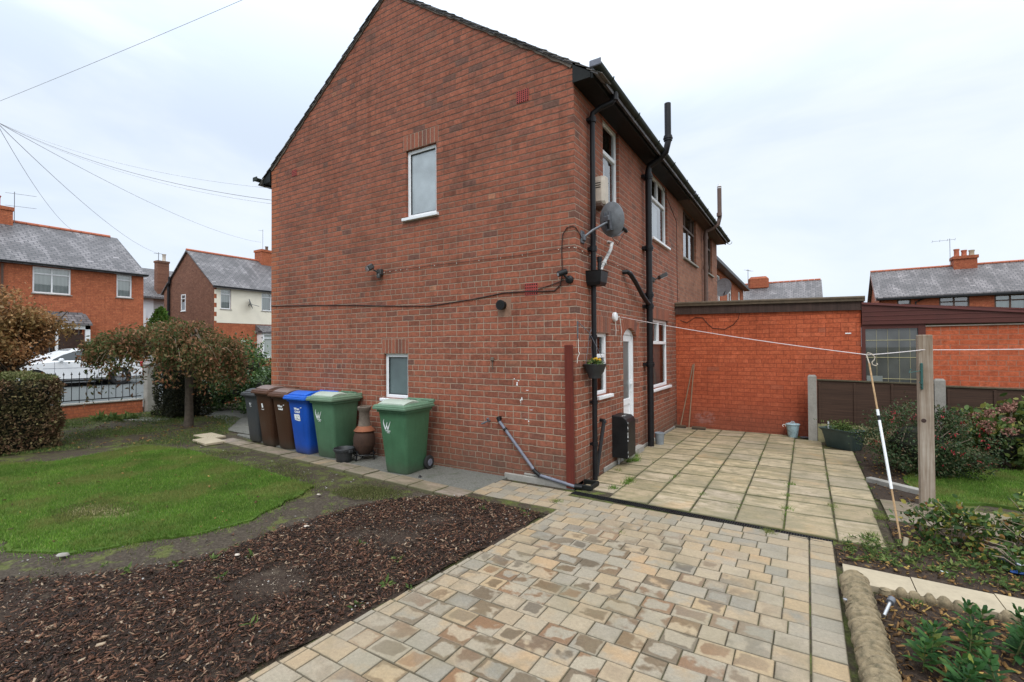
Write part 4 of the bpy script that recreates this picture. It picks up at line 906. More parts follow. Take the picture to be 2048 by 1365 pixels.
P = rng.normal(size=(220, 3))*[.05, .05, .02]+[.14, .28, 1.555]; npmesh('foliage', leaves(P, .035), LF, 'weed', t)
mb = MB()
for q in [(.17, .25, 1.60), (.12, .30, 1.59), (.19, .31, 1.585)]:
    for k in range(5): a = k*1.257; mb.face([q, (q[0]+.02*math.cos(a-.5), q[1]+.008, q[2]+.02*math.sin(a-.5)), (q[0]+.026*math.cos(a), q[1]+.01, q[2]+.026*math.sin(a)), (q[0]+.02*math.cos(a+.5), q[1]+.008, q[2]+.02*math.sin(a+.5))])
obj('flowers', mb, 'yellow', t)
# red plank against the corner
M_ = Matrix.Translation((-.065, -.035, 0)) @ Matrix.Rotation(R(.9), 4, 'X')
tag(obj('plank', MB().box((-.052, -.018, .0), (.052, .018, 1.78), .003).xf(M_), 'rust_wood'), 'dark red stained plank standing upright against the brick corner', 'plank')
# tap and bracket on the gable
mb = MB().tube([(-1.30, 0, .74), (-1.31, -.06, .735), (-1.36, -.07, .71), (-1.39, -.07, .70)], .012, 8).tube([(-1.31, -.05, .76), (-1.29, -.06, .78)], .016, 8); tag(obj('garden_tap', mb, 'grey_metal', None, 40), 'small metal garden tap left of the grey waste pipe', 'tap')
mb = MB(); FG.box(mb, -1.27, -1.22, 1.57, 1.62, 0, .03, .006); FG.box(mb, -1.252, -1.242, 1.46, 1.57, .005, .012); tag(obj('wall_bracket', mb, 'chim_neck'), 'small rusty bracket left on the middle of the gable', 'bracket')
# fairy lights
t = thing('fairy_lights', 'string of tiny bulbs clipped along the gable and round the corner', 'fairy lights', (-1.5, 0, 3.0))
pp = [(-3.35, -.015, 2.99), (-3.1, -.012, 3.0), (-2.9, -.012, 2.995), (-2.4, -.012, 3.0), (-1.6, -.012, 2.99), (-.9, -.012, 2.985), (-.3, -.012, 3.0), (-.02, -.014, 3.01), (.012, .02, 3.0), (.012, .5, 2.98), (.012, 1.6, 3.0), (.012, 2.8, 2.99)]
obj('wire', MB().tube(pp, .0035, 4), 'cable', t); mb = MB()
for k in range(22):
    s_ = k/21*(len(pp)-1); i = min(int(s_), len(pp)-2); q = Vector(pp[i]).lerp(Vector(pp[i+1]), s_-i); q += Vector((.006, -.008, -.01)); mb.lathe([(0, -.008), (.007, 0), (0, .008)], q, 6)
obj('bulbs', mb, 'bright_lamp', t)

# ================================================================== ADJOINING HOUSES
nb = thing('brick_house', 'duller adjoining house with brown window frames past the first soil pipe', 'house', (XR, 8.4, 0))
hN = [(6.2, 7.75, 3.87, 5.08), (9.45, 10.25, 3.92, 5.08)]
obj('side_wall', wall(FR, 5.67, 11.17, -.15, 5.25, hN), 'brick_next', nb, recalc=False)
obj('rear_wall', MB().box((-6.52, 5.67, -.15), (-6.5, 11.17, 5.25)), 'brick_next', nb); obj('end_wall', wall(Fr((-6.52, 11.17, 0), (1, 0, 0), (0, 1, 0)), 0, 6.52, -.15, 5.29, [], top=[(0, 5.29), (6.52, 5.29), (3.26, 7.54)]), 'brick_brown', nb, recalc=False)
roof(nb, 5.67, 11.27); eaves(nb, 5.67, 11.24, 1, 'brown_wood', 'green_black')
obj('interior', MB().box((-6.4, 5.8, -.1), (-.36, 11.1, 5.2)), 'dark', nb)
window(FR, nb, 6.2, 7.75, 3.87, 5.08, bars=[(6.25, 7.7, 4.62, 4.68, .004), (6.95, 7.01, 3.92, 4.62), (7.35, 7.40, 4.68, 5.04), (6.6, 6.65, 4.68, 5.04)], mat='brown_wood', sillmat='concrete', back=[('curtain', 6.22, 7.0, 3.9, 4.9, 'curtain_y')])
window(FR, nb, 9.45, 10.25, 3.92, 5.08, bars=[(9.5, 10.2, 4.66, 4.72, .004)], mat='brown_wood', sillmat='concrete', back=[('curtain', 9.5, 10.2, 3.95, 5.0, 'curtain_y')])
mb = MB().tube([(.10, 8.55, 2.6), (.10, 8.55, 4.86), (.12, 8.55, 4.95), (.30, 8.6, 5.03), (.42, 8.63, 5.12), (.46, 8.63, 5.3), (.46, 8.63, 6.15)], .055, 12)
for z_ in (3.9, 4.72, 5.32): x_ = .10 if z_ < 5 else .46; mb.tube([(x_, 8.57, z_), (x_, 8.57, z_+.09)], .068, 12)
obj('soil_pipe', mb, plain('brown_pipe', (.12, .075, .06), .6, .3, 10.), nb, 40)
mb = MB().tube([(.46, 8.63, 6.1), (.46, 8.63, 6.22)], [.058, .04], 10); obj('pipe_cap', mb, 'upvc', nb, 40)
# set back terrace house beyond
tr = thing('brick_house', 'orange brick house set back beyond the adjoining house, white windows', 'house', (-3.5, 21, 0)); FT = Fr((-.80, 0, 0), (0, 1, 0), (1, 0, 0))
hT = [(16.3, 17.6, 3.6, 4.9), (19.6, 21.4, 3.6, 4.9), (24.1, 25.2, 3.6, 4.9)]
obj('side_wall', wall(FT, 12.2, 26.6, 0, 5.2, hT), 'brick_far', tr, recalc=False)
obj('end_wall', wall(Fr((-7.3, 12.2, 0), (1, 0, 0), (0, -1, 0)), 0, 6.5, 0, 5.2, [], top=[(0, 5.2), (6.5, 5.2), (3.25, 7.4)]), 'brick_farx', tr, recalc=False)
obj('far_end_wall', wall(Fr((-7.3, 26.6, 0), (1, 0, 0), (0, 1, 0)), 0, 6.5, 0, 5.2, [], top=[(0, 5.2), (6.5, 5.2), (3.25, 7.4)]), 'brick_farx', tr, recalc=False)
obj('interior', MB().box((-7.2, 12.4, 0), (-1.2, 26.4, 5.1)), 'dark', tr)
for h in hT: window(FT, tr, *h, bars=[(h[0]+.05, h[1]-.05, 4.45, 4.52), ((h[0]+h[1])/2-.03, (h[0]+h[1])/2+.03, 3.65, 4.85)], fw_=.07, back=[('curtain', h[0], h[1], h[2], h[3], 'curtain_y')])
for sx, xe in ((1, -.5), (-1, -7.6)): obj('roof', MB().prism([(-4.05, 12.1, 7.55), (xe, 12.1, 5.25), (xe, 12.1, 5.18), (-4.05, 12.1, 7.45)], (0, 14.6, 0)), 'slate_y', tr)
obj('gutter', MB().box((-.78, 12.2, 5.1), (-.45, 26.7, 5.28), .02), 'black_plastic', tr)
t = thing('satellite_dish', 'distant grey satellite dish on the set back orange house', 'satellite dish', (-.8, 15.4, 4))
obj('bracket', MB().tube([(-.8, 15.2, 3.9), (-.5, 15.2, 4.0)], .03, 6), 'grey_metal', t); M_ = Matrix.Translation((-.35, 15.1, 4.1)) @ Matrix.Rotation(R(80), 4, 'X') @ Matrix.Rotation(R(-20), 4, 'Y')
obj('reflector', MB().lathe([(.0, 0), (.2, .01), (.36, .05), (.37, .06), (.2, .02), (0, .012)], (0, 0, 0), 20).xf(M_), 'dish', t, 40)
obj('receiver', MB().tube([(-.35, 15.1, 3.8), (-.25, 14.8, 3.9)], .02, 6), 'black_plastic', t)

# ================================================================== ANNEX and next garden
an = thing('outbuilding', 'flat roofed extension with a bright red painted brick wall across the patio', 'outbuilding', (1.65, 6.8, 0)); FA = Fr((0, 5.336, 0), (1, 0, 0), (0, -1, 0))
mb = MB().box((.005, 5.336, -.1), (3.30, 8.8, 2.50)); obj('wall', mb, 'paint_brick', an)
mb = MB().prism([(.004, 5.29, 2.455), (3.33, 5.29, 2.40), (3.33, 5.29, 2.56), (.004, 5.29, 2.63)], (0, 3.4, 0)); obj('fascia', mb, timber('weathered_fascia', (.028, .017, .013), (.085, .05, .04)), an)
mb = MB().prism([(.004, 5.25, 2.632), (3.36, 5.25, 2.562), (3.36, 5.25, 2.60), (.004, 5.25, 2.665)], (0, 3.5, 0)); mb.tube([(.01, 5.27, 2.69), (3.36, 5.27, 2.625)], .032, 8)
obj('roof', mb, plain('felt_roof', (.10, .075, .05), .9, .4, 8., bump=.8), an)
mb = MB().tube([FA.p(*q) for q in [(.10, 2.33, .01), (.24, 2.27, .01), (.42, 2.38, .01), (.56, 2.37, .01), (.66, 2.24, .01), (.76, 2.14, .01), (1.0, 2.11, .01), (1.16, 2.2, .01), (1.26, 2.32, .01), (1.28, 2.44, .01)]], .006, 5); obj('cable', mb, 'cable', an)
obj('wall_mark', MB().tube([FA.p(3.06, 1.975, .0), FA.p(3.15, 1.975, .0)], .012, 8), 'sticker', an)
# conservatory lean-to to the right
cs = thing('conservatory', 'maroon framed lean-to with one leaded window behind the brown fence', 'conservatory', (4.0, 6.5, 0))
obj('frame_post', MB().box((3.305, 5.30, .0), (3.36, 5.38, 2.16)).box((4.10, 5.30, 0), (4.20, 5.38, 2.14)).box((3.36, 5.305, 2.05), (4.10, 5.37, 2.15)).box((3.36, 5.305, .0), (4.1, 5.37, 1.0)), 'maroon', cs)
mb = MB().box((3.36, 5.34, 1.0), (4.10, 5.345, 2.05)); pn = obj('window', mb, 'glass_cons', cs); mb = MB()
for u_ in (.16, .32, .48, .63): mb.box((3.36+u_, 5.333, 1.0), (3.363+u_, 5.339, 2.05))
for z_ in (1.15, 1.53, 1.84): mb.box((3.36, 5.331, z_), (4.10, 5.337, z_+.008))
obj('lead_strip', mb, 'gold', pn)
mb = MB().box((3.37, 5.325, 1.02), (3.60, 5.335, 1.20)); obj('pale_reflection', mb, plain('window_reflection', (.20, .22, .20), .5), pn)  # thin pale panel painted as a reflection on the glass
mb = MB().prism([(3.31, 5.27, 2.13), (7.6, 5.27, 2.09), (7.6, 5.27, 2.12), (5.45, 5.27, 2.27), (3.31, 5.27, 2.52)], (0, 1.6, 0)); mb.v = mb.v; obj('fascia', mb, 'maroon', cs)
mb = MB()
for z_ in (2.20, 2.28, 2.36): mb.prism([(3.315, 5.262, z_), (5.6 if z_ < 2.25 else (5.2 if z_ < 2.3 else 4.5), 5.262, z_-.005), (5.6 if z_ < 2.25 else (5.2 if z_ < 2.3 else 4.5), 5.262, z_+.006), (3.315, 5.262, z_+.012)], (0, .01, 0))
mb.prism([(3.31, 5.24, 2.50), (5.45, 5.24, 2.25), (7.6, 5.24, 2.10), (7.6, 5.24, 2.13), (5.45, 5.24, 2.285), (3.31, 5.24, 2.54)], (0, .06, 0))
obj('cladding_trim', mb, plain('maroon_trim', (.12, .035, .030), .4, .15, 4.), cs)
mb = MB().prism([(3.31, 5.3, 2.50), (7.6, 5.3, 2.1), (7.6, 9, 2.1), (3.31, 9, 2.5)], (0, 0, .03)); obj('roof', mb, 'maroon', cs)
bw = thing('garden_wall', 'red brick wall with pale joints right of the leaded window', 'wall', (6, 5.4, 0))
obj('wall', MB().box((4.20, 5.336, -.1), (9.5, 5.55, 2.07)), 'pale_joint_brick', bw); obj('coping', MB().box((4.18, 5.31, 2.07), (7.6, 5.56, 2.09), .004), 'beige', bw)

# fence with concrete posts
def panel(x0, x1, z0, zt0, zt1, y=5.0, label=''):
    t = thing('garden_fence', label, 'fence', ((x0+x1)/2, y, 0), 0, 'brown fence panels between concrete posts')
    obj('board_panel', MB().prism([(x0, y-.012, z0), (x1, y-.012, z0), (x1, y-.012, zt1), (x0, y-.012, zt0)], (0, .024, 0)), 'fence', t)
    n_ = 4
    for k in range(n_):
        x = x0+.02+(x1-x0-.06)*k/(n_-1); obj('batten', MB().box((x, y-.03, z0), (x+.035, y-.012, min(zt0, zt1)-.01), .003), 'fence', t)
    obj('capping', MB().prism([(x0, y-.035, zt0), (x1, y-.035, zt1), (x1, y-.035, zt1+.022), (x0, y-.035, zt0+.022)], (0, .07, 0)), timber('mossy_capping', (.05, .045, .025), (.12, .10, .06)), t)
    obj('gravel_board', MB().box((x0, y-.022, -.05), (x1, y+.02, z0-.004), .004), plain('mossy_concrete', (.27, .24, .13), .9, .3, 8., bump=.4), t)
panel(2.60, 4.24, .32, 1.115, 1.085, 5.0, 'brown boarded fence panel behind the planter and the washing line post'); panel(4.38, 6.1, .30, 1.055, 1.035, 5.0, 'brown boarded fence panel behind the hydrangea at the right edge')
for x, h, lb in ((2.525, 1.21, 'grey concrete fence post against the red painted wall'), (4.31, 1.19, 'grey concrete fence post seen just right of the timber post')):
    mb = MB().loft([[(-.07, -.05, z), (.07, -.05, z), (.07, .05, z), (-.07, .05, z)] if i < 2 else [(-.05, -.035, z), (.05, -.035, z), (.05, .035, z), (-.05, .035, z)] for i, z in enumerate((-.1, h-.03, h))])
    o = obj('fence_post', mb, 'concrete'); o.location = (x, 5.0, 0); tag(o, lb, 'fence post', 'concrete fence posts')

# ================================================================== WASHING LINE
t = thing('washing_line_post', 'tall square weathered timber post carrying the washing line', 'post', (3.52, 1.2, 0))
obj('post', MB().box((3.455, 1.14, -.1), (3.575, 1.26, 1.86), .006), 'post_wood', t)
obj('cleat', MB().box((3.468, 1.118, 1.28), (3.488, 1.14, 1.56), .004).box((3.474, 1.09, 1.30), (3.482, 1.12, 1.315)).tube([(3.478, 1.13, 1.48), (3.36, 1.03, 1.46), (3.38, 1.05, 1.50)], .004, 5).tube([(3.478, 1.12, 1.33), (3.45, 1.08, 1.36)], .005, 5), 'teal', t)
obj('knot', MB().lathe([(.0, 0), (.022, 0), (.018, .004), (0, .005)], (0, 0, 0), 10).xf(Matrix.Translation((3.49, 1.139, .95)) @ Matrix.Rotation(R(90), 4, 'X')).lathe([(.0, 0), (.0, 0)], (3.49, 1.139, .95), 3), 'cable', t)
# sole washing line
P0 = Vector((.09, 1.47, 2.2)); P1 = Vector((2.97, .55, 1.655)); P2 = Vector((3.49, 1.14, 1.70)); P3 = Vector((6.5, 1.6, 1.80))
def sag(a, b, s, n=14): return [a.lerp(b, k/n)-Vector((0, 0, 4*s*(k/n)*(1-k/n))) for k in range(n+1)]
mb = MB().tube(sag(P0, P1, .03), .0042, 6).tube(sag(P1, P2, .004, 4), .0042, 6).tube(sag(P2, P3, .03), .0042, 6); tag(obj('washing_line', mb, 'cord'), 'white washing line running from the wall reel past the timber post', 'washing line')
t = thing('clothes_prop', 'long thin leaning clothes prop, rusty above and white below, under the line', 'clothes prop', (3.13, -.05, 0))
A = Vector((3.14, -.04, -.05)); B = P1+Vector((0, 0, .0))
def at(a): return A.lerp(B, a)
obj('pole', MB().tube([at(0), at(.95)], .0085, 8), plain('rusty_pole', (.42, .27, .14), .7, .35, 30.), t, 40)
obj('sleeve', MB().tube([at(.28), at(.635)], .0125, 8).tube([at(.655), at(.69)], .0125, 8), 'upvc', t, 40)
obj('joint', MB().tube([at(.632), at(.657)], .0135, 8), 'black_plastic', t, 40)
mb = MB().tube([at(.95), B+Vector((-.01, 0, .0)), B+Vector((0, 0, .02)), B+Vector((.03, .01, .012)), B+Vector((.06, .02, -.02)), B+Vector((.055, .02, -.05)), B+Vector((.035, .015, -.075)), B+Vector((.04, .015, -.10)), B+Vector((.065, .02, -.11)), B+Vector((.082, .022, -.095)), B+Vector((.072, .02, -.085))], .0055, 7)
obj('hook', mb, plain('old_hook', (.48, .42, .34), .5, .2, 30.), t, 40)

# ================================================================== BINS
def rrect(w, d, z, r, cy=0., n=4):
    P = []
    for (sx, sy, a0) in ((1, -1, -90), (1, 1, 0), (-1, 1, 90), (-1, -1, 180)):
        for k in range(n):
            a = R(a0+90*k/(n-1)); P.append((sx*(w/2-r)+r*math.cos(a), cy+sy*(d/2-r)+r*math.sin(a), z))
    return P
def bin_(x, y, rz, colr, label, s=1., wheels=True, logo='', lidcol=None, patch=None, h=.95, wv=1.):
    t = thing('wheelie_bin', label, 'bin', (x, y, 0), rz, 'wheelie bins along the gable'); M0 = WM[t.name]
    B = 'bin_'+colr; Lc = lidcol or 'lid_'+colr
    def xf(mb): return mb.xf(M0 @ Matrix.Diagonal((s*wv, s, h/.95, 1)))
    mb = MB().loft([rrect(.37, .40, .0, .05, .03), rrect(.40, .43, .03, .05, .03), rrect(.50, .545, .80, .05, .0), rrect(.515, .56, .86, .05, 0), rrect(.555, .60, .865, .05, 0), rrect(.565, .61, .93, .05, 0)])
    body = obj('body', xf(mb), B, t, 35)
    # lid: lipped rim, sloping deck, humped faded flap at the front
    mb = MB().loft([rrect(.60, .67, .905, .035, -.015), rrect(.605, .675, .915, .035, -.015), rrect(.605, .675, .932, .035, -.015), rrect(.585, .655, .938, .035, -.015), rrect(.585, .655, .955, .035, -.015), rrect(.57, .64, .965, .035, -.015), rrect(.52, .58, .972, .035, .0), rrect(.50, .44, .985, .035, .05)])
    lid = obj('lid', xf(mb), Lc, t, 30)
    mb = MB(); L = []
    for k in range(13):
        a = k/12; y_ = -.285+.36*a; hh = .008+.060*math.sin(math.pi*min(1, a*.92+.06))**.8
        L.append([(-.225, y_, .958), (-.235, y_, .960+hh*.8), (-.20, y_, .966+hh), (.20, y_, .966+hh), (.235, y_, .960+hh*.8), (.225, y_, .958)])
    mb.loft(L, True); obj('lid_flap', xf(mb), MAT[patch] if patch else Lc, lid, 40)
    mb = MB().box((-.27, .18, .955), (-.235, .34, .992), .008).box((.235, .18, .955), (.27, .34, .992), .008); obj('lid_rib', xf(mb), Lc, lid)
    mb = MB().tube([(-.25, .355, .985), (.25, .355, .985)], .020, 10).box((-.25, .29, .955), (-.20, .36, .99), .006).box((.20, .29, .955), (.25, .36, .99), .006).box((-.03, .29, .955), (.03, .36, .99), .006)
    obj('handle', xf(mb), Lc if colr != 'green2' else B, lid, 45)
    if wheels:
        for sx in (-1, 1):
            w = MB().lathe([(0, -.022), (.075, -.022), (.095, -.018), (.10, 0), (.095, .018), (.075, .022), (0, .022)], (0, 0, 0), 22).xf(Matrix.Translation((sx*.235, .245, .10)) @ Matrix.Rotation(R(90), 4, 'Y'))
            ww = obj('wheel', xf(w), 'tyre', t, 40)
            obj('hub', xf(MB().lathe([(0, -.028), (.05, -.026), (.055, 0), (.05, .026), (0, .028)], (0, 0, 0), 14).xf(Matrix.Translation((sx*.235, .245, .10)) @ Matrix.Rotation(R(90), 4, 'Y'))), 'pvc_grey', ww, 40)
    # print on the front
    f = Fr(M0 @ Vector((0, -.245*s, 0)), M0.to_3x3() @ Vector((1, 0, 0)), M0.to_3x3() @ Vector((0, -1, -.06)))
    sl = lambda z: .245*s-(.185+.0*z)*s - 0
    def n_at(z): zz = z/(h/.95); return (.170+(.2725-.170)*(zz-.03)/.77)*s-.245*s+.006
    def put(mb_, nm='logo'): return obj(nm, mb_, 'sticker', body)
    if logo == 'W':
        zc = .66*h/.95; mb = MB(); u_ = -.09
        SC = 1.3
        def stroke(pts, w_):
            pts = [(a*SC, b*SC) for a, b in pts]; w_ = [(a*SC, b*SC) for a, b in w_]
            for (a, b), (c, d), (wa, wb) in zip(pts[:-1], pts[1:], w_):
                dx, dz = c-a, d-b; l = math.hypot(dx, dz); px_, pz = -dz/l, dx/l
                mb.prism([f.p(u_+a-px_*wa, zc+b-pz*wa, n_at(zc+b)), f.p(u_+a+px_*wa, zc+b+pz*wa, n_at(zc+b)), f.p(u_+c+px_*wb, zc+d+pz*wb, n_at(zc+d)), f.p(u_+c-px_*wb, zc+d-pz*wb, n_at(zc+d))], f.n*.002)
        stroke([(-.035, .085), (-.048, .055), (-.045, .025), (-.028, -.030)], [(.001, .004), (.004, .006), (.006, .006)])
        stroke([(-.028, -.030), (-.012, .005), (.004, .050)], [(.006, .005), (.005, .003)])
        stroke([(-.006, .020), (.006, -.030)], [(.004, .006)]); stroke([(.006, -.030), (.028, .015), (.052, .062)], [(.006, .005), (.005, .001)])
        put(mb); text('Wigan', .036, f, u_+.005, zc-.068, n_at(zc-.06), 'sticker', body); text('Council', .018, f, u_+.01, zc-.088, n_at(zc-.08), 'sticker', body)
    elif logo == 'WC':
        zc = .74; text('Wigan', .055, f, -.02-.0*s, zc, n_at(zc)+.002, 'sticker', body, bold=.002); text('Council', .045, f, -.01, zc-.045, n_at(zc-.045)+.002, 'sticker', body, bold=.002)
        mb = MB(); 
        for k in range(3): mb.prism([f.p(.075+.012*k, zc+.035, n_at(zc)+.002), f.p(.083+.012*k, zc+.035, n_at(zc)+.002), f.p(.086+.012*k, zc+.05, n_at(zc)+.002), f.p(.078+.012*k, zc+.05, n_at(zc)+.002)], f.n*.001)
        put(mb)
        if colr == 'blue':
            q = [f.p(a, b, n_at(b)+.002) for a, b in [(-.10, .665), (.03, .67), (.05, .655), (.055, .56), (.0, .555), (-.09, .57)]]; put(MB().prism(q, f.n*.0015), 'sticker')
            mk = MB(); 
            for (a, b, c, d) in ((-.03, .64, -.035, .605), (-.035, .605, -.005, .600), (-.07, .59, .03, .582), (.0, .645, .02, .63), (.035, .58, .045, .575)):
                mk.tube([f.p(a, b, n_at(b)+.004), f.p(c, d, n_at(d)+.004)], .004, 4)
            obj('sticker_print', mk, 'pvc_grey', body)
    elif logo == 'strip':
        zc = .72; mb = MB().prism([f.p(a, b, n_at(b)+.002) for a, b in [(-.05, zc+.05), (.0, zc+.055), (.01, zc-.02), (-.04, zc-.03)]], f.n*.001); put(mb, 'sticker'); text('Council', .03, f, -.02, zc-.065, n_at(zc-.06)+.002, 'sticker', body)
    elif logo == 'w':
        zc = .70; text('W', .06, f, -.02, zc, n_at(zc)+.002, 'sticker', body); text('Wigan', .022, f, -.01, zc-.03, n_at(zc-.03)+.002, 'sticker', body)
    return t
bin_(-2.45, -.475, R(3), 'green', 'green wheelie bin standing alone right of the clay chiminea', logo='W', patch='lid_patch')
bin_(-4.14, -.345, R(4), 'green2', 'faded green wheelie bin beside the blue bin and the small black pot', logo='W', patch='lid_patch', h=.97)
bin_(-4.74, -.36, R(0), 'blue', 'bright blue wheelie bin between brown and green bins', logo='WC', h=.96)
bin_(-5.33, -.28, R(-2), 'brown', 'brown wheelie bin touching the blue bin', logo='WC', patch='lid_patch_b', h=.97)
bin_(-5.90, -.26, R(-4), 'brown', 'brown wheelie bin touching the small black bin', logo='strip', patch='lid_patch_b', h=1.0)
bin_(-6.50, -.20, R(2), 'black', 'small charcoal wheelie bin at the far end of the row', s=.82, logo='w', h=.92)

# chiminea
t = thing('chiminea', 'weathered clay chiminea between the two green bins', 'chiminea', (-3.50, -.30, 0))
c = (-3.50, -.30, 0)
b_ = obj('body', MB().lathe([(0, .08), (.08, .08), (.11, .12), (.15, .20), (.168, .28), (.165, .36), (.145, .43), (.10, .48)], c, 28), 'chim_body', t, 60)
obj('collar', MB().lathe([(.09, .455), (.150, .450), (.162, .462), (.14, .49), (.10, .535), (.08, .54)], c, 28), 'terracotta', b_, 50)
obj('neck', MB().lathe([(.105, .50), (.088, .58), (.078, .68), (.08, .76), (.10, .785), (.105, .83), (.095, .84), (.075, .84), (.07, .70)], c, 24), 'chim_neck', t, 50)
mb = MB()
for k in range(24): a = k/24*2*math.pi; mb.lathe([(0, -.008), (.010, 0), (0, .008)], (c[0]+.162*math.cos(a), c[1]+.162*math.sin(a), .24), 6)
obj('bead_band', mb, 'chim_body', b_)
mb = MB()
for a in (.5, 2.6, 4.7): mb.tube([(c[0]+.16*math.cos(a), c[1]+.16*math.sin(a), 0), (c[0]+.14*math.cos(a), c[1]+.14*math.sin(a), .16)], .012, 6)
mb.tube([(c[0]+.165*math.cos(k/16*2*math.pi), c[1]+.165*math.sin(k/16*2*math.pi), .10) for k in range(17)], .010, 6); obj('stand', mb, 'black_iron', t, 40)
tag(obj('stone', MB().box((-3.66, -.42, 0), (-3.52, -.34, .06), .02), 'concrete'), 'pale stone lying in front of the chiminea foot', 'stone')
# small black plant pot
t = thing('plant_pot', 'empty black plastic plant pot on the concrete in front of the chiminea', 'plant pot', (-3.66, -.56, 0))
obj('pot', MB().lathe([(0, 0), (.105, 0), (.112, .01), (.135, .17), (.155, .175), (.160, .21), (.152, .218), (.138, .205), (.12, .06), (0, .05)], (-3.66, -.56, 0), 28), 'basket_p', t, 40)
mb = MB().box((-3.52, -.60, .15), (-3.49, -.52, .20), .01).box((-3.83, -.60, .15), (-3.80, -.52, .20), .01); obj('lug', mb, 'basket_p', t)
tag(obj('dog_toy', MB().lathe([(0, 0), (.02, .0), (.024, .012), (.012, .03), (0, .03)], (-2.02, -.63, .0), 10), 'black_plastic', None, 40), 'tiny black cap lying on the concrete right of the green bin', 'debris')
# buckets on the patio
t = thing('enamel_pail', 'pale blue enamel pail with lid against the red painted wall', 'pail', (2.20, 5.16, 0)); c = (2.20, 5.16, 0)
obj('pail', MB().lathe([(0, 0), (.075, 0), (.08, .01), (.112, .235), (.118, .24)], c, 24), 'enamel', t, 40)
obj('lid', MB().lathe([(.122, .238), (.125, .248), (.11, .258), (.04, .275), (0, .278)], c, 24).tube([(2.17, 5.16, .278), (2.18, 5.16, .30), (2.22, 5.16, .30), (2.23, 5.16, .278)], .006, 6), 'enamel', t, 40)
obj('handle', MB().tube([(2.08, 5.16, .23), (2.045, 5.14, .235), (2.03, 5.13, .21), (2.05, 5.13, .19)], .005, 6).box((2.075, 5.13, .20), (2.09, 5.19, .24)), 'string', t)
tag(obj('dish', MB().lathe([(0, 0), (.06, 0), (.085, .018), (.08, .02), (0, .008)], (2.40, 5.15, 0), 18), 'grey_metal', None, 40), 'small metal dish on the flags between pail and fence post', 'dish')
tag(obj('bucket', MB().lathe([(0, 0), (.065, 0), (.07, .01), (.082, .20), (.088, .21), (.084, .215), (.075, .21), (.065, .03), (0, .03)], (.19, 3.18, 0), 22), 'zinc', None, 40), 'small grey bucket on the flags behind the tall soil pipe', 'bucket')
# brooms
for (a, b, hx, lb) in (((.12, 5.15, .04), (.36, 5.31, 1.36), -.02, 'wooden broom leaning on the red wall, the one nearer the corner'), ((.30, 5.12, .04), (.385, 5.30, 1.38), .2, 'wooden broom leaning on the red wall, its head pointing to the pail')):
    t = thing('broom', lb, 'broom', (a[0], a[1], 0)); obj('handle', MB().tube([a, b], .012, 8), 'handle_wood', t, 40)
    obj('head', MB().box((a[0]-.14+hx, a[1]-.045, .03), (a[0]+.14+hx, a[1]+.03, .065), .008), plain('broom_head', (.10, .065, .04), .8), t)
    obj('bristles', MB().box((a[0]-.135+hx, a[1]-.05, .006), (a[0]+.135+hx, a[1]+.035, .035), .006), plain('bristles', (.05, .04, .03), .9), t)

# trough planter
t = thing('trough_planter', 'grey green plastic trough planter with small green plants by the fence', 'planter', (2.96, 4.42, 0), R(-38)); M0 = WM[t.name]
L = [[(x*sx, y*sy, z) for sx, sy in ((-1, -1), (1, -1), (1, 1), (-1, 1))] for x, y, z in ((.22, .115, 0), (.225, .12, .015), (.265, .155, .27), (.275, .16, .275), (.305, .185, .305), (.315, .19, .325), (.30, .175, .325), (.26, .14, .28))]
obj('trough', MB().loft([rrect(.44, .23, 0, .03), rrect(.46, .25, .015, .03), rrect(.53, .31, .22, .035), rrect(.545, .32, .23, .035), rrect(.55, .325, .27, .035), rrect(.62, .38, .315, .03), rrect(.64, .40, .33, .03), rrect(.60, .36, .33, .03), rrect(.54, .30, .28, .03)]).xf(M0), 'trough', t, 35)
P = rng.normal(size=(900, 3))*[.13, .06, .045]+[-.02, 0, .36]; P = np.array([tuple(M0 @ Vector(p)) for p in P]); npmesh('foliage', leaves(P, .038, .4, droop=-.6), LF, 'weed', t)
obj('plant_label', MB().box((-.24, -.05, .30), (-.215, -.045, .43)).xf(M0), 'upvc', t)

# ================================================================== PLANTS
def blades(name, poly, n, h, w, mat, excl=(), z=.01, jit=.35, label=None, kind='stuff', cat='grass', dens=None):
    P = scatter(poly, n, excl)
    if dens is not None: P = P[rng.random(len(P)) < dens(P[:, 0], P[:, 1])]
    n = len(P); a = rng.random(n)*2*np.pi; hh = h*(.5+rng.random(n)*.9); b = np.stack([P[:, 0], P[:, 1], np.full(n, z)], 1)
    wv = np.stack([np.cos(a), np.sin(a), np.zeros(n)], 1)*w; tip = b+np.stack([rng.normal(size=n)*h*jit, rng.normal(size=n)*h*jit, hh], 1)
    return tag(npmesh(name, np.stack([b-wv, b+wv, tip], 1), [(0, 1, 2)], mat), label, cat, kind=kind)
blades('grass', LAWN, 170000, .026, .0032, 'blade', dens=lambda x, y: np.clip(1-.72*np.exp(-(((x+4.1)*.8+(y+3.42)*.3)**2/.20+((y+3.42)-.25*(x+4.1))**2/.035))-.15*(vnoise(x, y, 2.3, 9) > .55), 0, 1), label='short mown green grass of the lawn beside the bin path')
blades('grass', PATCH, 3500, .022, .003, 'patchgrass', label='thin yellowish grass and moss on the bare patch of the lawn')
blades('grass', [(3.55, 1.45), (4.1, 1.75), (4.7, 1.62), (7, 1.6), (7, 4.2), (4.6, 3.75), (3.9, 3.35), (3.5, 2.6)], 60000, .028, .0032, 'blade', label='short green grass of the small lawn behind the timber post')
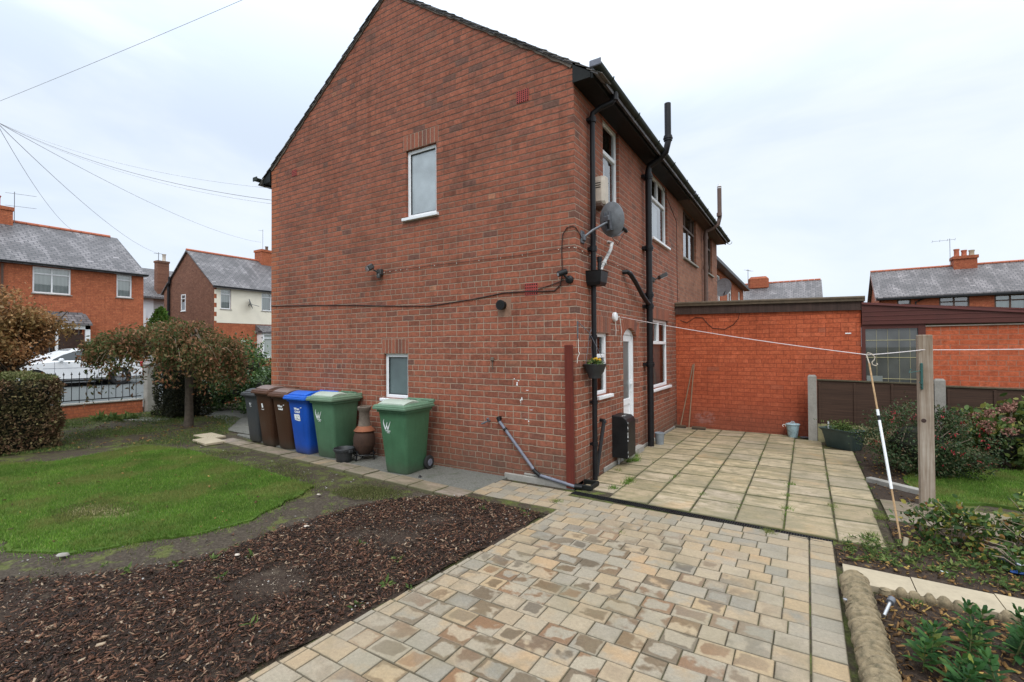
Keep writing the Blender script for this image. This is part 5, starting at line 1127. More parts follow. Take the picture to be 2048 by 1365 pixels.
# moss and small weeds on bare ground
MOSS = [(-13.5, -2.0), (-13.5, 1.3), (-9.8, 1.2), (-8.3, .1), (-7.8, -.15), (-6.9, -1.1), (-7.9, -1.5), (-8.9, -3.2), (-10, -3)]
blades('moss', MOSS, 90000, .028, .005, 'weed', dens=lambda x, y: np.clip(.35+vnoise(x, y, 1.7)*.8, 0, 1), label='patchy moss and weeds under the cherry tree')
VERGE = [(-7.2, -1.0), (-1.15, -1.12), (-1.9, -1.7), (-2.7, -1.6), (-6.7, -1.35)]
blades('moss', [(-2.9, -1.35), (-1.2, -1.14), (-1.55, -1.45), (-2.0, -1.75), (-2.7, -1.7)], 12000, .022, .004, 'patchgrass', dens=lambda x, y: np.clip(.35+vnoise(x, y, 2.9, 3)*.9, 0, 1), label='bright yellow green moss between path slabs and bark bed')
blades('moss', VERGE, 26000, .022, .004, 'patchgrass', dens=lambda x, y: np.clip(.2+vnoise(x, y, 2.9, 3)*1.0, 0, 1), label='mossy strip between the path slabs and the lawn')
blades('moss', [(-2.4, -1.8), (-1.2, -1.5), (-2.0, -2.9), (-3.2, -4.2), (-5.6, -4.6), (-4.0, -4.2), (-2.6, -3.2)], 9000, .022, .004, 'weed', dens=lambda x, y: np.clip(-.25+vnoise(x, y, 4.2, 5)*1.1, 0, 1), label='sparse moss on the silt along the lawn edge')
FR_ = []
for i in range(len(LAWN)):
    a, b = Vector((*LAWN[i], 0)), Vector((*LAWN[(i+1) % len(LAWN)], 0)); m_ = int((b-a).length*420)
    for k in range(m_):
        q = a.lerp(b, random.random()); FR_.append((q.x+random.gauss(0, .09), q.y+random.gauss(0, .09)))
FR_ = np.array(FR_); n = len(FR_); a_ = rng.random(n)*6.28; b_ = np.stack([FR_[:, 0], FR_[:, 1], np.full(n, .0)], 1); wv = np.stack([np.cos(a_), np.sin(a_), 0*a_], 1)*.0032
tag(npmesh('grass', np.stack([b_-wv, b_+wv, b_+np.stack([rng.normal(size=n)*.014, rng.normal(size=n)*.014, .012+.03*rng.random(n)], 1)], 1), [(0, 1, 2)], 'blade'), 'ragged grass creeping out along the lawn edges', 'grass', kind='stuff')
def tuft(P, n, h, label, name='grass_tuft', mat='blade', sp=.03):
    c = rng.normal(size=(n, 2))*sp+P; a = rng.random(n)*6.28; b = np.stack([c[:, 0], c[:, 1], np.zeros(n)], 1); wv = np.stack([np.cos(a), np.sin(a), 0*a], 1)*.003
    tip = b+np.stack([rng.normal(size=n)*h*.6, rng.normal(size=n)*h*.6, h*(.4+rng.random(n))], 1); return np.stack([b-wv, b+wv, tip], 1)
V = [tuft(P, n, h, '') for P, n, h in [((.16, 1.05), 50, .05), ((.13, 1.62), 110, .07), ((.20, 1.75), 140, .08), ((.10, 2.05), 90, .07), ((.47, .62), 110, .07), ((.46, .48), 70, .05), ((.40, .22), 90, .05), ((.92, 1.2), 30, .03), ((1.38, .5), 30, .03), ((2.24, .45), 60, .04), ((2.25, 1.5), 60, .035), ((2.66, .8), 60, .035), ((3.06, .62), 120, .04), ((2.95, .02), 60, .04), ((2.12, -.38), 120, .03), ((.02, -.60), 110, .035), ((.95, -1.1), 20, .02), ((2.24, .95), 50, .03)]]
for i in range(90):
    x = random.choice(X[1:]); V.append(tuft((x+random.uniform(-.01, .01), random.uniform(0, 4.8)), 16, .018, '', sp=.018))
tag(npmesh('grass_tuft', np.concatenate(V), [(0, 1, 2)], 'blade'), 'small grass tufts growing in the joints of patio and drive', 'grass', kind='stuff')
# bark mulch
def chips(name, poly, n, lo, hi, mat, label, cat, z=.004, zr=.03, excl=(), asp=(.12, .42), dens=None):
    P = scatter(poly, n, excl)
    if dens is not None: P = P[rng.random(len(P)) < dens(P[:, 0], P[:, 1])]
    n = len(P); a = rng.random(n)*2*np.pi; L = lo+(hi-lo)*rng.random(n)**2.5; Wd = L*(asp[0]+(asp[1]-asp[0])*rng.random(n)); tl = rng.normal(size=n)*.35; rl = rng.normal(size=n)*.45
    d = np.stack([np.cos(a)*np.cos(tl), np.sin(a)*np.cos(tl), np.sin(tl)], 1); s = np.stack([-np.sin(a)*np.cos(rl), np.cos(a)*np.cos(rl), np.sin(rl)], 1); nn = np.cross(d, s)
    c = np.stack([P[:, 0], P[:, 1], z+zr*rng.random(n)], 1); L = L[:, None]/2; Wd = Wd[:, None]/2; th = np.minimum(Wd*.5, .004)
    k = .5+.5*rng.random((n, 1))
    V = np.stack([c-d*L-s*Wd*k, c+d*L*.8-s*Wd, c+d*L+s*Wd*k*.6, c-d*L*.7+s*Wd, c-d*L-s*Wd*k+nn*th, c+d*L*.8-s*Wd+nn*th, c+d*L+s*Wd*k*.6+nn*th, c-d*L*.7+s*Wd+nn*th], 1)
    return tag(npmesh(name, V, [(0, 3, 2, 1), (4, 5, 6, 7), (0, 1, 5, 4), (1, 2, 6, 5), (2, 3, 7, 6), (3, 0, 4, 7)], mat), label, cat, kind='stuff')
MV = [(-.15, -4.3), (.08, -1.02), (-.98, -1.0), (-1.35, -1.2), (-1.72, -1.6), (-1.86, -2.1), (-1.92, -2.7), (-1.86, -3.3), (-2.05, -3.7), (-2.5, -4.15), (-3.2, -4.7), (-3.4, -5.2), (-.2, -5.2)]
BARE = lambda x, y: np.clip(1.15-1.2*np.exp(-((x+.78)**2+(y+1.75)**2)/.05)-1.1*np.exp(-((x+1.15)**2+(y+2.35)**2)/.06)-1.2*np.exp(-((x+.72)**2+(y+2.25)**2)/.05)-1.3*np.exp(-((x+.95)**2+(y+3.35)**2)/.08)+vnoise(x, y, 4.)*.3-.75*np.clip((-x-1.35)/1.1, 0, 1)*np.clip((-y-2.2)/1.5, .25, 1)-.35*(vnoise(x, y, 2.2, 4) > .5)*(x < -1.1), .03, 1)
chips('bark_mulch', MV, 125000, .004, .050, 'chips', 'brown bark chip mulch covering the bed beside the drive', 'mulch', zr=.020, dens=BARE)
EDGE = [(-2.0, -1.4), (-1.2, -1.2), (-1.7, -2.7), (-2.2, -3.5), (-3.3, -4.3), (-5.6, -4.8), (-5.2, -4.4), (-3.2, -4.1), (-2.55, -3.4), (-2.4, -2.7), (-1.9, -1.8)]
EDGE = [(-2.0, -1.4), (-1.3, -1.2), (-1.8, -1.9), (-1.85, -3.3), (-2.1, -3.9), (-3.0, -4.8), (-5.6, -5.2), (-3.9, -4.2), (-3.2, -4.1), (-2.55, -3.4), (-2.4, -2.7), (-2.1, -1.9)]
chips('bark_mulch', EDGE, 6500, .005, .035, 'chips', 'loose bark chips strayed onto the silt by the lawn', 'mulch', zr=.008, dens=lambda x, y: np.clip(.30+vnoise(x, y, 5.)*.5+.4*np.clip((x+2.5)/.8, 0, 1), 0, 1))
blades('moss', EDGE, 14000, .020, .004, 'patchgrass', dens=lambda x, y: np.clip(.05+vnoise(x, y, 4.6, 8)*1.1, 0, 1), label='small clumps of moss on the soil between lawn and bark chips')
chips('pebbles', MV+[], 1100, .005, .017, 'stones', 'pale pebbles and grit among the bark chips', 'pebbles', z=.02, zr=.02, asp=(.5, .95)); chips('pebbles', EDGE, 700, .005, .022, 'stones', 'small pale stones on the bare silt', 'pebbles', zr=.004, asp=(.6, .95))
chips('pebbles', VERGE, 260, .008, .03, 'stones', 'small pale stones beside the path slabs', 'pebbles', zr=.004, asp=(.6, .95))
chips('leaf_litter', MOSS, 1500, .02, .07, 'litter', 'fallen leaves under the cherry tree', 'leaves', zr=.02, asp=(.4, .7)); chips('leaf_litter', [(2.64, -.36), (3.1, -.24), (3.1, .5), (4.6, .35), (4.6, -.8), (2.64, -.80)], 3000, .006, .045, 'litter', 'fallen leaves and twigs on the soil beside the pale path', 'leaves', zr=.015, asp=(.3, .6))
chips('leaf_litter', [(2.84, -1.24), (4.0, -1.3), (4.0, -3), (2.8, -3)], 3600, .006, .07, 'litter', 'dead leaves and stalks on the soil inside the rope edging', 'leaves', zr=.02, asp=(.15, .5))
chips('leaf_litter', [(3.1, 1.4), (3.6, 1.4), (3.6, 2.2), (4.3, 3.2), (3.2, 4.2)], 700, .012, .05, 'litter', 'fallen petals and leaves on the soil under the fuchsia', 'leaves', zr=.01, asp=(.3, .6))
chips('pebbles', MV, 16000, .003, .012, 'grit', 'pale grit showing through the bark chips', 'grit', z=.006, zr=.012, asp=(.6, .95), dens=lambda x, y: np.clip(1-BARE(x, y)*1.15, 0, 1))
for (x, y, s_, lb) in ((-2.92, -4.02, .035, 'dark stone at the near edge of the lawn'), (-1.65, -3.25, .022, 'white pebble in the bark chips'), (-1.72, -2.55, .020, 'small white flint on the silt'), (-2.50, -1.85, .022, 'rounded white stone at the lawn corner')):
    o = obj('stone', MB().lathe([(0, -.5), (.7, -.35), (1, 0), (.8, .45), (.3, .62), (0, .65)], (0, 0, 0), 9), 'concrete' if s_ > .03 else 'beige', None, 50); o.scale = (s_*1.4, s_, s_*.8); o.location = (x, y, .02); o.rotation_euler = (.1, .2, random.random()*3); tag(o, lb, 'stone')
chips('leaf_litter', LAWN, 260, .012, .04, 'litter', 'a few fallen leaves lying on the lawn', 'leaves', z=.03, zr=.01, asp=(.4, .7))
# little weeds
def weedlets(pts, label, mat='weed', sz=.05):
    V = []
    for (x, y) in pts:
        P = rng.normal(size=(14, 3))*[.014, .014, .004]+[x, y, .02]; V.append(leaves(P, sz*random.uniform(.5, 1.1), .3, flat=.2, droop=-.25))
    return tag(npmesh('small_weeds', np.concatenate(V), LF, mat), label, 'weeds', kind='stuff')
weedlets([(-1.35, -3.52), (-1.55, -3.2), (-.55, -3.75), (-.42, -2.62), (-.20, -2.95), (.0, -2.9), (-.16, -3.25), (-.95, -2.55), (-1.9, -3.6), (-1.75, -3.4), (-.02, -1.2), (-.15, -1.1), (-.55, -1.25), (-2.1, -3.85), (-2.4, -3.9)], 'small green weeds coming up through the bark chips')
weedlets([(random.uniform(2.7, 4.4), random.uniform(-.72, -.05)) for _ in range(190)], 'low weeds on the soil beside the pale path', sz=.05)
weedlets([(random.uniform(2.9, 3.5), random.uniform(-1.9, -1.3)) for _ in range(14)], 'low weeds inside the rope edging', sz=.045)
weedlets([(-12.9+random.random()*.9, -.9+random.random()*.8) for _ in range(30)], 'clump of weeds at the foot of the low red wall', sz=.16)

# leafy volumes
def blob(c, r, n, sz, surf=.75, asp=.5, droop=0., fold=False, clump=26, cs=.30, flat=0.):
    """leaf pieces gathered in clumps spread over an ellipsoid"""
    c = np.array(c); r = np.array(r); K = clump; d = rng.normal(size=(K, 3)); d /= np.linalg.norm(d, axis=1)[:, None]; rad = surf+(1-surf)*rng.random(K); rad[::3] *= .6
    cc = d*rad[:, None]; k = rng.integers(0, K, n); P = cc[k]+rng.normal(size=(n, 3))*cs*.62; P = P*r+c; P[:, 2] = np.maximum(P[:, 2], .02)
    return leaves(P, sz, asp, flat, droop, fold)
def twigs(mb, base, tips, r, n=5):
    for tp in tips:
        b = Vector(base); e = Vector(tp); m = (b+e)/2+Vector((random.uniform(-.1, .1), random.uniform(-.1, .1), .08)); mb.tube([b, m, e], [r, r*.7, r*.3], n)
# weeping cherry
t = thing('cherry_tree', 'small weeping cherry tree with bronze green umbrella crown beyond the lawn', 'tree', (-9.62, -.1, 0))
tb = Vector((-9.62, -.1, 0)); RT = Vector((rt.x, rt.y, 0)); FW = Vector((-rt.y, rt.x, 0))
tp0 = tb+Vector((0, 0, 1.25))-RT*.0
mb = MB().tube([tb-Vector((0, 0, .1)), tb+Vector((.02, 0, .3)), tb+Vector((-.03, .02, .8)), tb+Vector((.03, 0, 1.35)), tb+Vector((.0, 0, 1.65))], [.11, .085, .078, .085, .065], 12)
cen = tb-RT*.42
br = []
for k in range(26):
    a = random.random()*6.28; rr = random.uniform(.7, 1.0); ex, ey = math.cos(a)*1.4*rr, math.sin(a)*1.2*rr
    e = cen+RT*ex+FW*ey; st = tb+Vector((0, 0, random.uniform(1.3, 1.65))); m1 = st.lerp(e, .35); m1.z = random.uniform(1.95, 2.25); m2 = st.lerp(e, .75); m2.z = random.uniform(1.75, 2.1); e.z = random.uniform(1.1, 1.6)
    mb.tube([st, m1, m2, e], [.028, .018, .009, .004], 5); br.append((st, m1, m2, e))
obj('trunk', mb, 'bark', t, 60)
V = []
for k in range(260):   # hanging shoots on a dome
    a = random.random()*6.28; rr = math.sqrt(random.random()); ex, ey = math.cos(a)*rr*1.50, math.sin(a)*rr*1.3
    topz = 2.17-.36*rr**2+random.uniform(-.15, .16)+.10*math.sin(ex*3.1+1)+.08*math.sin(ey*4); L_ = random.uniform(.2, .75)+.2*rr
    if ex < -.3: L_ *= .5
    if ex > .2: L_ *= 1.25
    topz += .10
    q = cen+RT*ex+FW*ey; n = random.randint(70, 150); s_ = rng.random(n)
    drift = RT*math.copysign(.14, ex)*rr
    P = np.stack([q.x+drift.x*s_+rng.normal(size=n)*.075, q.y+drift.y*s_+rng.normal(size=n)*.075, topz-L_*s_+rng.normal(size=n)*.03], 1)
    V.append(leaves(P, .074, .45, droop=.9))
# ragged fringe on the left
for k in range(20):
    ex = random.uniform(-1.5, -.75); ey = random.uniform(-.9, .9); q = cen+RT*ex+FW*ey; z0 = 1.4; L_ = random.uniform(.3, .85); n = 8; s_ = rng.random(n)
    P = np.stack([q.x+rng.normal(size=n)*.03, q.y+rng.normal(size=n)*.03, z0-L_*s_], 1); V.append(leaves(P, .095, .42, droop=1.4))
npmesh('crown', np.concatenate(V), LF, 'cherry', t)
for k in range(30):
    mb = MB()
    a = random.random()*6.28; rr = math.sqrt(random.random())*.95; q = cen+RT*math.cos(a)*rr*1.3+FW*math.sin(a)*rr*1.2; z0 = 2.24-.6*rr**2
    o_ = RT*math.cos(a)*.3+FW*math.sin(a)*.25; mb.tube([q+Vector((0, 0, z0)), q+o_*.5+Vector((0, 0, z0+.03)), q+o_+Vector((0, 0, z0-.12)), q+o_*1.25+Vector((0, 0, z0-.26))], [.006, .005, .004, .003], 4)
    obj('shoot', mb, 'twig', t)
# autumn tree at the left edge
t = thing('autumn_tree', 'orange brown autumn tree behind the clipped hedge', 'tree', (-11.1, -2.9, 0)); c0 = Vector((-11.1, -2.75, 0))
mb = MB().tube([c0-Vector((0, 0, .1)), c0+Vector((.02, 0, .7)), c0+Vector((-.05, .05, 1.3))], [.13, .11, .09], 10)
tips = [(c0.x+random.uniform(-.9, .9), c0.y+random.uniform(-.9, .9), random.uniform(1.5, 2.9)) for _ in range(22)]; twigs(mb, c0+Vector((0, 0, 1.1)), tips, .035)
obj('trunk', mb, 'bark', t, 60)
V = [blob((c0.x, c0.y-.22, 2.1), (.95, .95, .80), 14000, .066, .7, .55, clump=75, cs=.24), blob((c0.x+.0, c0.y+.45, 2.25), (.6, .55, .42), 2400, .066, .6, .55, clump=20, cs=.28), blob((c0.x-.2, c0.y-.1, 2.75), (.4, .4, .35), 500, .075, .6, .55, clump=12, cs=.35)]
npmesh('crown', np.concatenate(V), LF, 'autumn', t)
# clipped hedges
def hedge(name, label, x0, x1, y0, y1, z1, n, sz, mat, top=None, rag=.05, rz=0, core='core', rnd=.10):
    t = thing(name, label, 'hedge', ((x0+x1)/2, (y0+y1)/2, 0)); cx_, cy_ = (x0+x1)/2, (y0+y1)/2; hx, hy = (x1-x0)/2, (y1-y0)/2
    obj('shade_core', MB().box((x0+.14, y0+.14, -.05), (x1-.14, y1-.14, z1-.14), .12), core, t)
    A = [hx*2*z1, hx*2*z1, hy*2*z1, hy*2*z1, hx*hy*4]; k = rng.choice(5, n, p=np.array(A)/sum(A)); u = rng.random(n)*2-1; v = rng.random(n)
    P = np.zeros((n, 3)); dep = np.abs(rng.normal(size=n))*.05
    for i, (sx, sy) in enumerate(((0, -1), (0, 1), (-1, 0), (1, 0))):
        m = k == i
        if sx == 0: P[m] = np.stack([cx_+u[m]*hx, cy_+sy*(hy-dep[m]), v[m]*z1], 1)
        else: P[m] = np.stack([cx_+sx*(hx-dep[m]), cy_+u[m]*hy, v[m]*z1], 1)
    m = k == 4; P[m] = np.stack([cx_+u[m]*hx, cy_+(v[m]*2-1)*hy, z1-dep[m]], 1)
    # round the corners off and make the faces uneven
    q = np.maximum(0, np.abs((P[:, 0]-cx_)/hx)-.8)/.2; w_ = np.maximum(0, np.abs((P[:, 1]-cy_)/hy)-.8)/.2; zt = np.maximum(0, P[:, 2]/z1-.85)/.15
    P[:, 2] -= rnd*(np.maximum(q, w_)**2)*zt; P[:, 0] -= np.sign(P[:, 0]-cx_)*rnd*zt**2*(q > 0)*.6; P[:, 1] -= np.sign(P[:, 1]-cy_)*rnd*zt**2*(w_ > 0)*.6
    bump = vnoise(P[:, 0]*2+P[:, 1]*2, P[:, 2]*3, 2.)*rag; P[:, 0] += np.sign(P[:, 0]-cx_)*bump; P[:, 1] += np.sign(P[:, 1]-cy_)*bump; P[:, 2] += vnoise(P[:, 0], P[:, 1], 5.)*rag*.6; P[:, 2] = np.maximum(P[:, 2], .03)
    up_ = P[:, 2] > z1-.10
    npmesh('foliage', leaves(P[~up_], sz), LF, mat, t); npmesh('top_growth', leaves(P[up_], sz, droop=-.5), LF, top or mat, t)
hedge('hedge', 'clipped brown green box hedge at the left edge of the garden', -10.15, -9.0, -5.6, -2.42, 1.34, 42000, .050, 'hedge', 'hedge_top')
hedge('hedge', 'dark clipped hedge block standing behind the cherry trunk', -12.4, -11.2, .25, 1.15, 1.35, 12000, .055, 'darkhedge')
# evergreen shrubs left of the house corner
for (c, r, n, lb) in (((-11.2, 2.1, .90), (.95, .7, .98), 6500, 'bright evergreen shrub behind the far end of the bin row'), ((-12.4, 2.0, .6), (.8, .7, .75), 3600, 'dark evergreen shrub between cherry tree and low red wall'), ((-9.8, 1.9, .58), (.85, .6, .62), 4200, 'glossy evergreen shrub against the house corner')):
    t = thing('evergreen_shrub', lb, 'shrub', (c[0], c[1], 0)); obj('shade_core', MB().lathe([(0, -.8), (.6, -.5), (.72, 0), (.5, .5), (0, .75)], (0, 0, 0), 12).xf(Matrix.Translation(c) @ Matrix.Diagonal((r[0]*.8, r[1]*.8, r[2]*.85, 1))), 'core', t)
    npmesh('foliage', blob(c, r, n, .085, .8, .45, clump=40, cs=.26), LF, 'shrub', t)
t = thing('conifer', 'bright green pointed conifer between the two far houses', 'tree', (-31, 7.75, .5)); obj('trunk', MB().tube([(-31, 7.75, .4), (-31, 7.75, 2)], .1, 6), 'bark', t)
n = 2600; zz = rng.random(n)**.8*2.9; a = rng.random(n)*6.28; rr = .75*np.sin(np.clip(zz/2.9, 0, 1)*2.6+.45)*(.75+.25*rng.random(n)); npmesh('crown', leaves(np.stack([-31+rr*np.cos(a), 7.8+rr*np.sin(a), 1.4+zz], 1), .17, .5), LF, 'topiary', t)
# fuchsia
t = thing('fuchsia_bush', 'large fuchsia bush with red flowers behind the clothes prop', 'bush', (3.75, 2.95, 0)); c = (3.76, 3.05, .42)
mb = MB(); twigs(mb, (3.6, 3.0, 0), [(3.75+random.uniform(-.55, .55), 3.0+random.uniform(-.5, .5), random.uniform(.4, .85)) for _ in range(26)], .010, 4); obj('stems', mb, 'twig', t)
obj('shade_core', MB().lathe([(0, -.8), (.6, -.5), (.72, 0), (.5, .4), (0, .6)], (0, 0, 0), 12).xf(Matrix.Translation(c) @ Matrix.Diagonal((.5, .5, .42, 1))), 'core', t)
npmesh('foliage', np.concatenate([blob(c, (.64, .60, .47), 15000, .034, .75, .5, clump=70, cs=.22), blob((4.15, 2.85, .42), (.42, .36, .32), 4200, .032, .7, .5, clump=22, cs=.26)]), LF, 'fuchsia', t)
d = rng.normal(size=(120, 3)); d /= np.linalg.norm(d, axis=1)[:, None]; P = d*[.66, .62, .46]+np.array(c)+[.08, 0, .02]; P = P[P[:, 2] > .15]; P = np.repeat(P, 4, 0)+rng.normal(size=(len(P)*4, 3))*.012; npmesh('flowers', leaves(P, .030, .42, droop=1.5), LF, 'redflower', t)['kind'] = 'stuff'
# hydrangea
t = thing('hydrangea_bush', 'hydrangea bush with faded pink flower heads by the fence', 'bush', (4.95, 4.1, 0))
mb = MB(); twigs(mb, (4.9, 4.1, 0), [(4.9+random.uniform(-.55, .55), 4.1+random.uniform(-.35, .35), random.uniform(.4, .85)) for _ in range(24)], .012, 4); obj('stems', mb, 'twig', t)
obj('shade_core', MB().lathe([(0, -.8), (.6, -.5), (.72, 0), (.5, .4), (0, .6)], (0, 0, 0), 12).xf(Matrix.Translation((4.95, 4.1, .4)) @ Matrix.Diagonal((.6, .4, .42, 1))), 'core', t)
npmesh('foliage', blob((4.95, 4.05, .48), (.75, .45, .42), 2600, .085, .75, .65, fold=True, clump=60, cs=.2), LF6, 'hyd', t)
V = []
for k in range(46):
    d = rng.normal(size=3); d[1] = -abs(d[1]); d[2] = abs(d[2])*.8-.1; d /= np.linalg.norm(d); q = d*[.80, .50, .44]+[4.93, 4.03, .48]
    e = rng.normal(size=(60, 3)); e /= np.linalg.norm(e, axis=1)[:, None]; V.append(leaves(q+e*[.055, .055, .038], .024, .9))
npmesh('flower_heads', np.concatenate(V), LF, 'hydhead', t)
# low yellowing rose bushes in front of the lawn
for (x, y, w_, h_, n, lb) in ((3.52, .12, .34, .30, 950, 'low bush with yellowing leaves at the foot of the timber post'), (4.1, .22, .36, .34, 950, 'low yellow green bush at the right edge beside the back path'), (3.85, -.28, .30, .14, 500, 'small fading plant beside the grey foam handle')):
    t = thing('rose_bush', lb, 'bush', (x, y, 0)); mb = MB(); twigs(mb, (x, y, 0), [(x+random.uniform(-w_, w_), y+random.uniform(-w_, w_)*.7, random.uniform(.12, h_*1.4)) for _ in range(16)], .006, 4); obj('stems', mb, 'twig', t)
    npmesh('foliage', blob((x, y, h_*.62), (w_, w_*.75, h_*.7), n, .046, .6, .65, fold=True, clump=55, cs=.22), LF6, 'rose', t)
# foreground leafy perennials
for (x, y, n, h_, lb) in ((2.99, -1.98, 3, .22, 'dark green leafy plant nearest the rope edging corner of the photo'), (3.26, -1.83, 4, .27, 'dark green leafy plant in the middle of the near bed'), (3.52, -1.72, 4, .28, 'dark green leafy plant at the right edge of the near bed'), (3.12, -2.25, 4, .24, 'dark green leafy plant lowest in the near bed')):
    t = thing('leafy_plant', lb, 'plant', (x, y, 0)); mb = MB(); V = []
    for k in range(n):
        bx, by = x+random.uniform(-.13, .13), y+random.uniform(-.12, .12); hh = h_*random.uniform(.6, 1.05); lean = Vector((random.uniform(-.05, .05), random.uniform(-.05, .05), 0)); mb.tube([(bx, by, 0), (bx+lean.x*.5, by+lean.y*.5, hh*.5), (bx+lean.x, by+lean.y, hh)], [.005, .004, .003], 5)
        for j in range(5):
            z_ = hh*(.35+.16*j); f_ = .35+.16*j; c_ = Vector((bx, by, 0))+lean*f_+Vector((0, 0, z_)); m_ = 5 if j > 2 else 4
            for i in range(m_):
                a = 6.28*i/m_+j*.6+random.uniform(-.25, .25); el = .25+.18*j+random.uniform(-.15, .15); L_ = random.uniform(.075, .135)*(1.05-.12*j); dd = Vector((math.cos(a)*math.cos(el), math.sin(a)*math.cos(el), math.sin(el))); ss = Vector((-math.sin(a), math.cos(a), 0)); nn = dd.cross(ss)*-1; wd = L_*.16
                V.append([c_, c_+dd*L_*.35+ss*wd-nn*-.006, c_+dd*L_*.72+ss*wd*.85-Vector((0, 0, .004)), c_+dd*L_-Vector((0, 0, .016)), c_+dd*L_*.72-ss*wd*.85-Vector((0, 0, .004)), c_+dd*L_*.35-ss*wd+nn*.006])
    obj('stems', mb, 'stem', t); npmesh('leaves', np.array([[tuple(q) for q in l] for l in V]), LF6, 'nearleaf', t)
# rope edging
def rope(p0, p1, r, label, knob=False):
    a, b = Vector((*p0, 0)), Vector((*p1, 0)); L = (b-a).length; d = (b-a)/L; s = Vector((-d.y, d.x, 0)); mb = MB(); n = int(L/.006); Ls = []; cav = []
    if knob:
        for k in range(int(L/.074)):
            q = a+d*(.04+k*.074); j = random.uniform(-.006, .006); j2 = random.uniform(.8, 1.15); mb.lathe([(0, -.02), (.032*j2, -.02), (.034*j2, .02), (.033*j2+j, .036), (.026*j2-j, .052+j*2), (.012, .060+j*2), (0, .058+j*2)], (q.x+j*1.5, q.y+j*1.5, 0), 8)
            mb.box((q.x-.042, q.y-.012, -.02), (q.x+.042, q.y+.012, .04), .004)
    else:
        N = 28
        for k in range(n+1):
            u_ = k*L/n; q = a+d*u_; ring = []
            for i in range(N):
                th = 2*math.pi*i/N; tw = abs(math.sin((u_/.058)*math.pi-th*1.3+.4+.6*math.sin(u_*31)+.3*math.sin(u_*77+th))); cav.append(tw)
                rad = r*(.74+.27*tw**.7+.05*math.sin(u_*41+th*2))+random.uniform(-.0035, .0035); ring.append(q+s*math.cos(th)*rad*1.12+Vector((0, 0, .045+math.sin(th)*rad)))
            Ls.append(ring)
        mb.loft(Ls)
    o = obj('rope_edging', mb, 'rope', None, 30 if not knob else 60, recalc=knob)
    at_ = o.data.attributes.new('cavity', 'FLOAT', 'POINT'); at_.data.foreach_set('value', cav if not knob else [min(1, max(0, v[2]/.05)) for v in mb.v]); tag(o, label, 'edging', 'rope topped edging stones'); return o
yy = -1.19; LB = ['rope topped edging stone at the corner where path meets drive', 'second rope topped edging stone along the drive from the path', 'rope topped edging stone along the drive lowest in the photo']
for k in range(3): rope((2.715+.012*k, yy-.50*k), (2.727+.012*k, yy-.50*(k+1)+.008), .078, LB[k])
for k in range(2): rope((2.86+.60*k, -1.205-.02*k), (2.86+.60*k+.59, -1.225-.02*k), .04, ['row of small rounded edging knobs beside the first pale path slab', 'row of small rounded edging knobs at the right edge beside the pale path'][k], True)
# odds and ends in the right hand bed
t = thing('garden_tool', 'garden tool handle with grey foam grip lying in the bed at the right edge', 'tool', (3.75, -.25, .06))
obj('foam_grip', MB().tube([(3.68, -.16, .07), (3.80, -.28, .065)], .020, 12), 'foam', t, 40); obj('shaft', MB().tube([(3.80, -.28, .065), (3.83, -.31, .06)], .016, 10), 'alloy', t, 40); obj('wooden_shaft', MB().tube([(3.83, -.31, .06), (4.1, -.60, .05)], .014, 10), 'copper', t, 40)
tag(obj('plastic_scrap', MB().box((3.74, -.36, .01), (3.83, -.31, .03), .01), 'blue'), 'scrap of blue plastic under the grey foam handle', 'scrap')
t = thing('solar_light', 'fallen silver solar light stake lying behind the rope edging', 'garden light', (2.88, -1.5, .05))
obj('tube', MB().tube([(2.84, -1.62, .035), (2.885, -1.50, .075)], .011, 10), 'alloy', t, 40); obj('head', MB().tube([(2.885, -1.50, .075), (2.90, -1.46, .085)], .022, 12), 'grey_metal', t, 40)
tag(obj('bottle_cap', MB().lathe([(0, 0), (.016, 0), (.016, .008), (0, .009)], (2.645, -1.60, .07), 14), 'alloy', None, 40), 'round metal cap between the drive and the rope edging', 'cap')
tag(obj('ceramic_tube', MB().tube([(3.14, -.17, .0), (3.155, -.15, .09)], .018, 12), 'pale_slab', None, 40), 'short pale tube stuck in the soil at the foot of the clothes prop', 'tube')
tag(obj('plant_label', MB().box((3.28, -.60, .012), (3.34, -.585, .016)).xf(Matrix.Translation((0, 0, 0))), 'upvc'), 'white plastic plant label lying on the soil by the pale path', 'plant label')

# ================================================================== STREET SIDE
# low wall with railings
t = thing('garden_wall', 'low red brick wall with pale coping below the railings', 'wall', (-13.75, -3, 0))
obj('wall', MB().box((-13.87, -9, -.1), (-13.65, .50, .33)), 'brick_far', t); obj('coping', MB().box((-13.90, -9, .33), (-13.62, .51, .37), .008), 'concrete', t)
t = thing('iron_railing', 'black iron railings with spear tops on the low wall', 'railing', (-13.76, -3, .37))
mb = MB().box((-13.775, -9, .43), (-13.745, .5, .455)).box((-13.77, -9, 1.0), (-13.75, .5, 1.02)); obj('rail', mb, 'black_iron', t)
for k in range(30):
    y_ = .38-.155*k; mb = MB().tube([(-13.76, y_, .44 if k % 4 else .36), (-13.76, y_, 1.12)], .008, 6).lathe([(.0, 1.10), (.026, 1.125), (.012, 1.15), (0, 1.20)], (-13.76, y_, 0), 6); obj('bar', mb, 'black_iron', t)
t = thing('gate_post', 'tall concrete gate post at the end of the railings', 'post', (-13.6, .62, 0)); obj('post', MB().box((-13.75, .55, -.1), (-13.50, .82, 1.32), .01), 'concrete', t); obj('cap', MB().box((-13.78, .52, 1.32), (-13.47, .85, 1.37), .01), 'concrete', t)
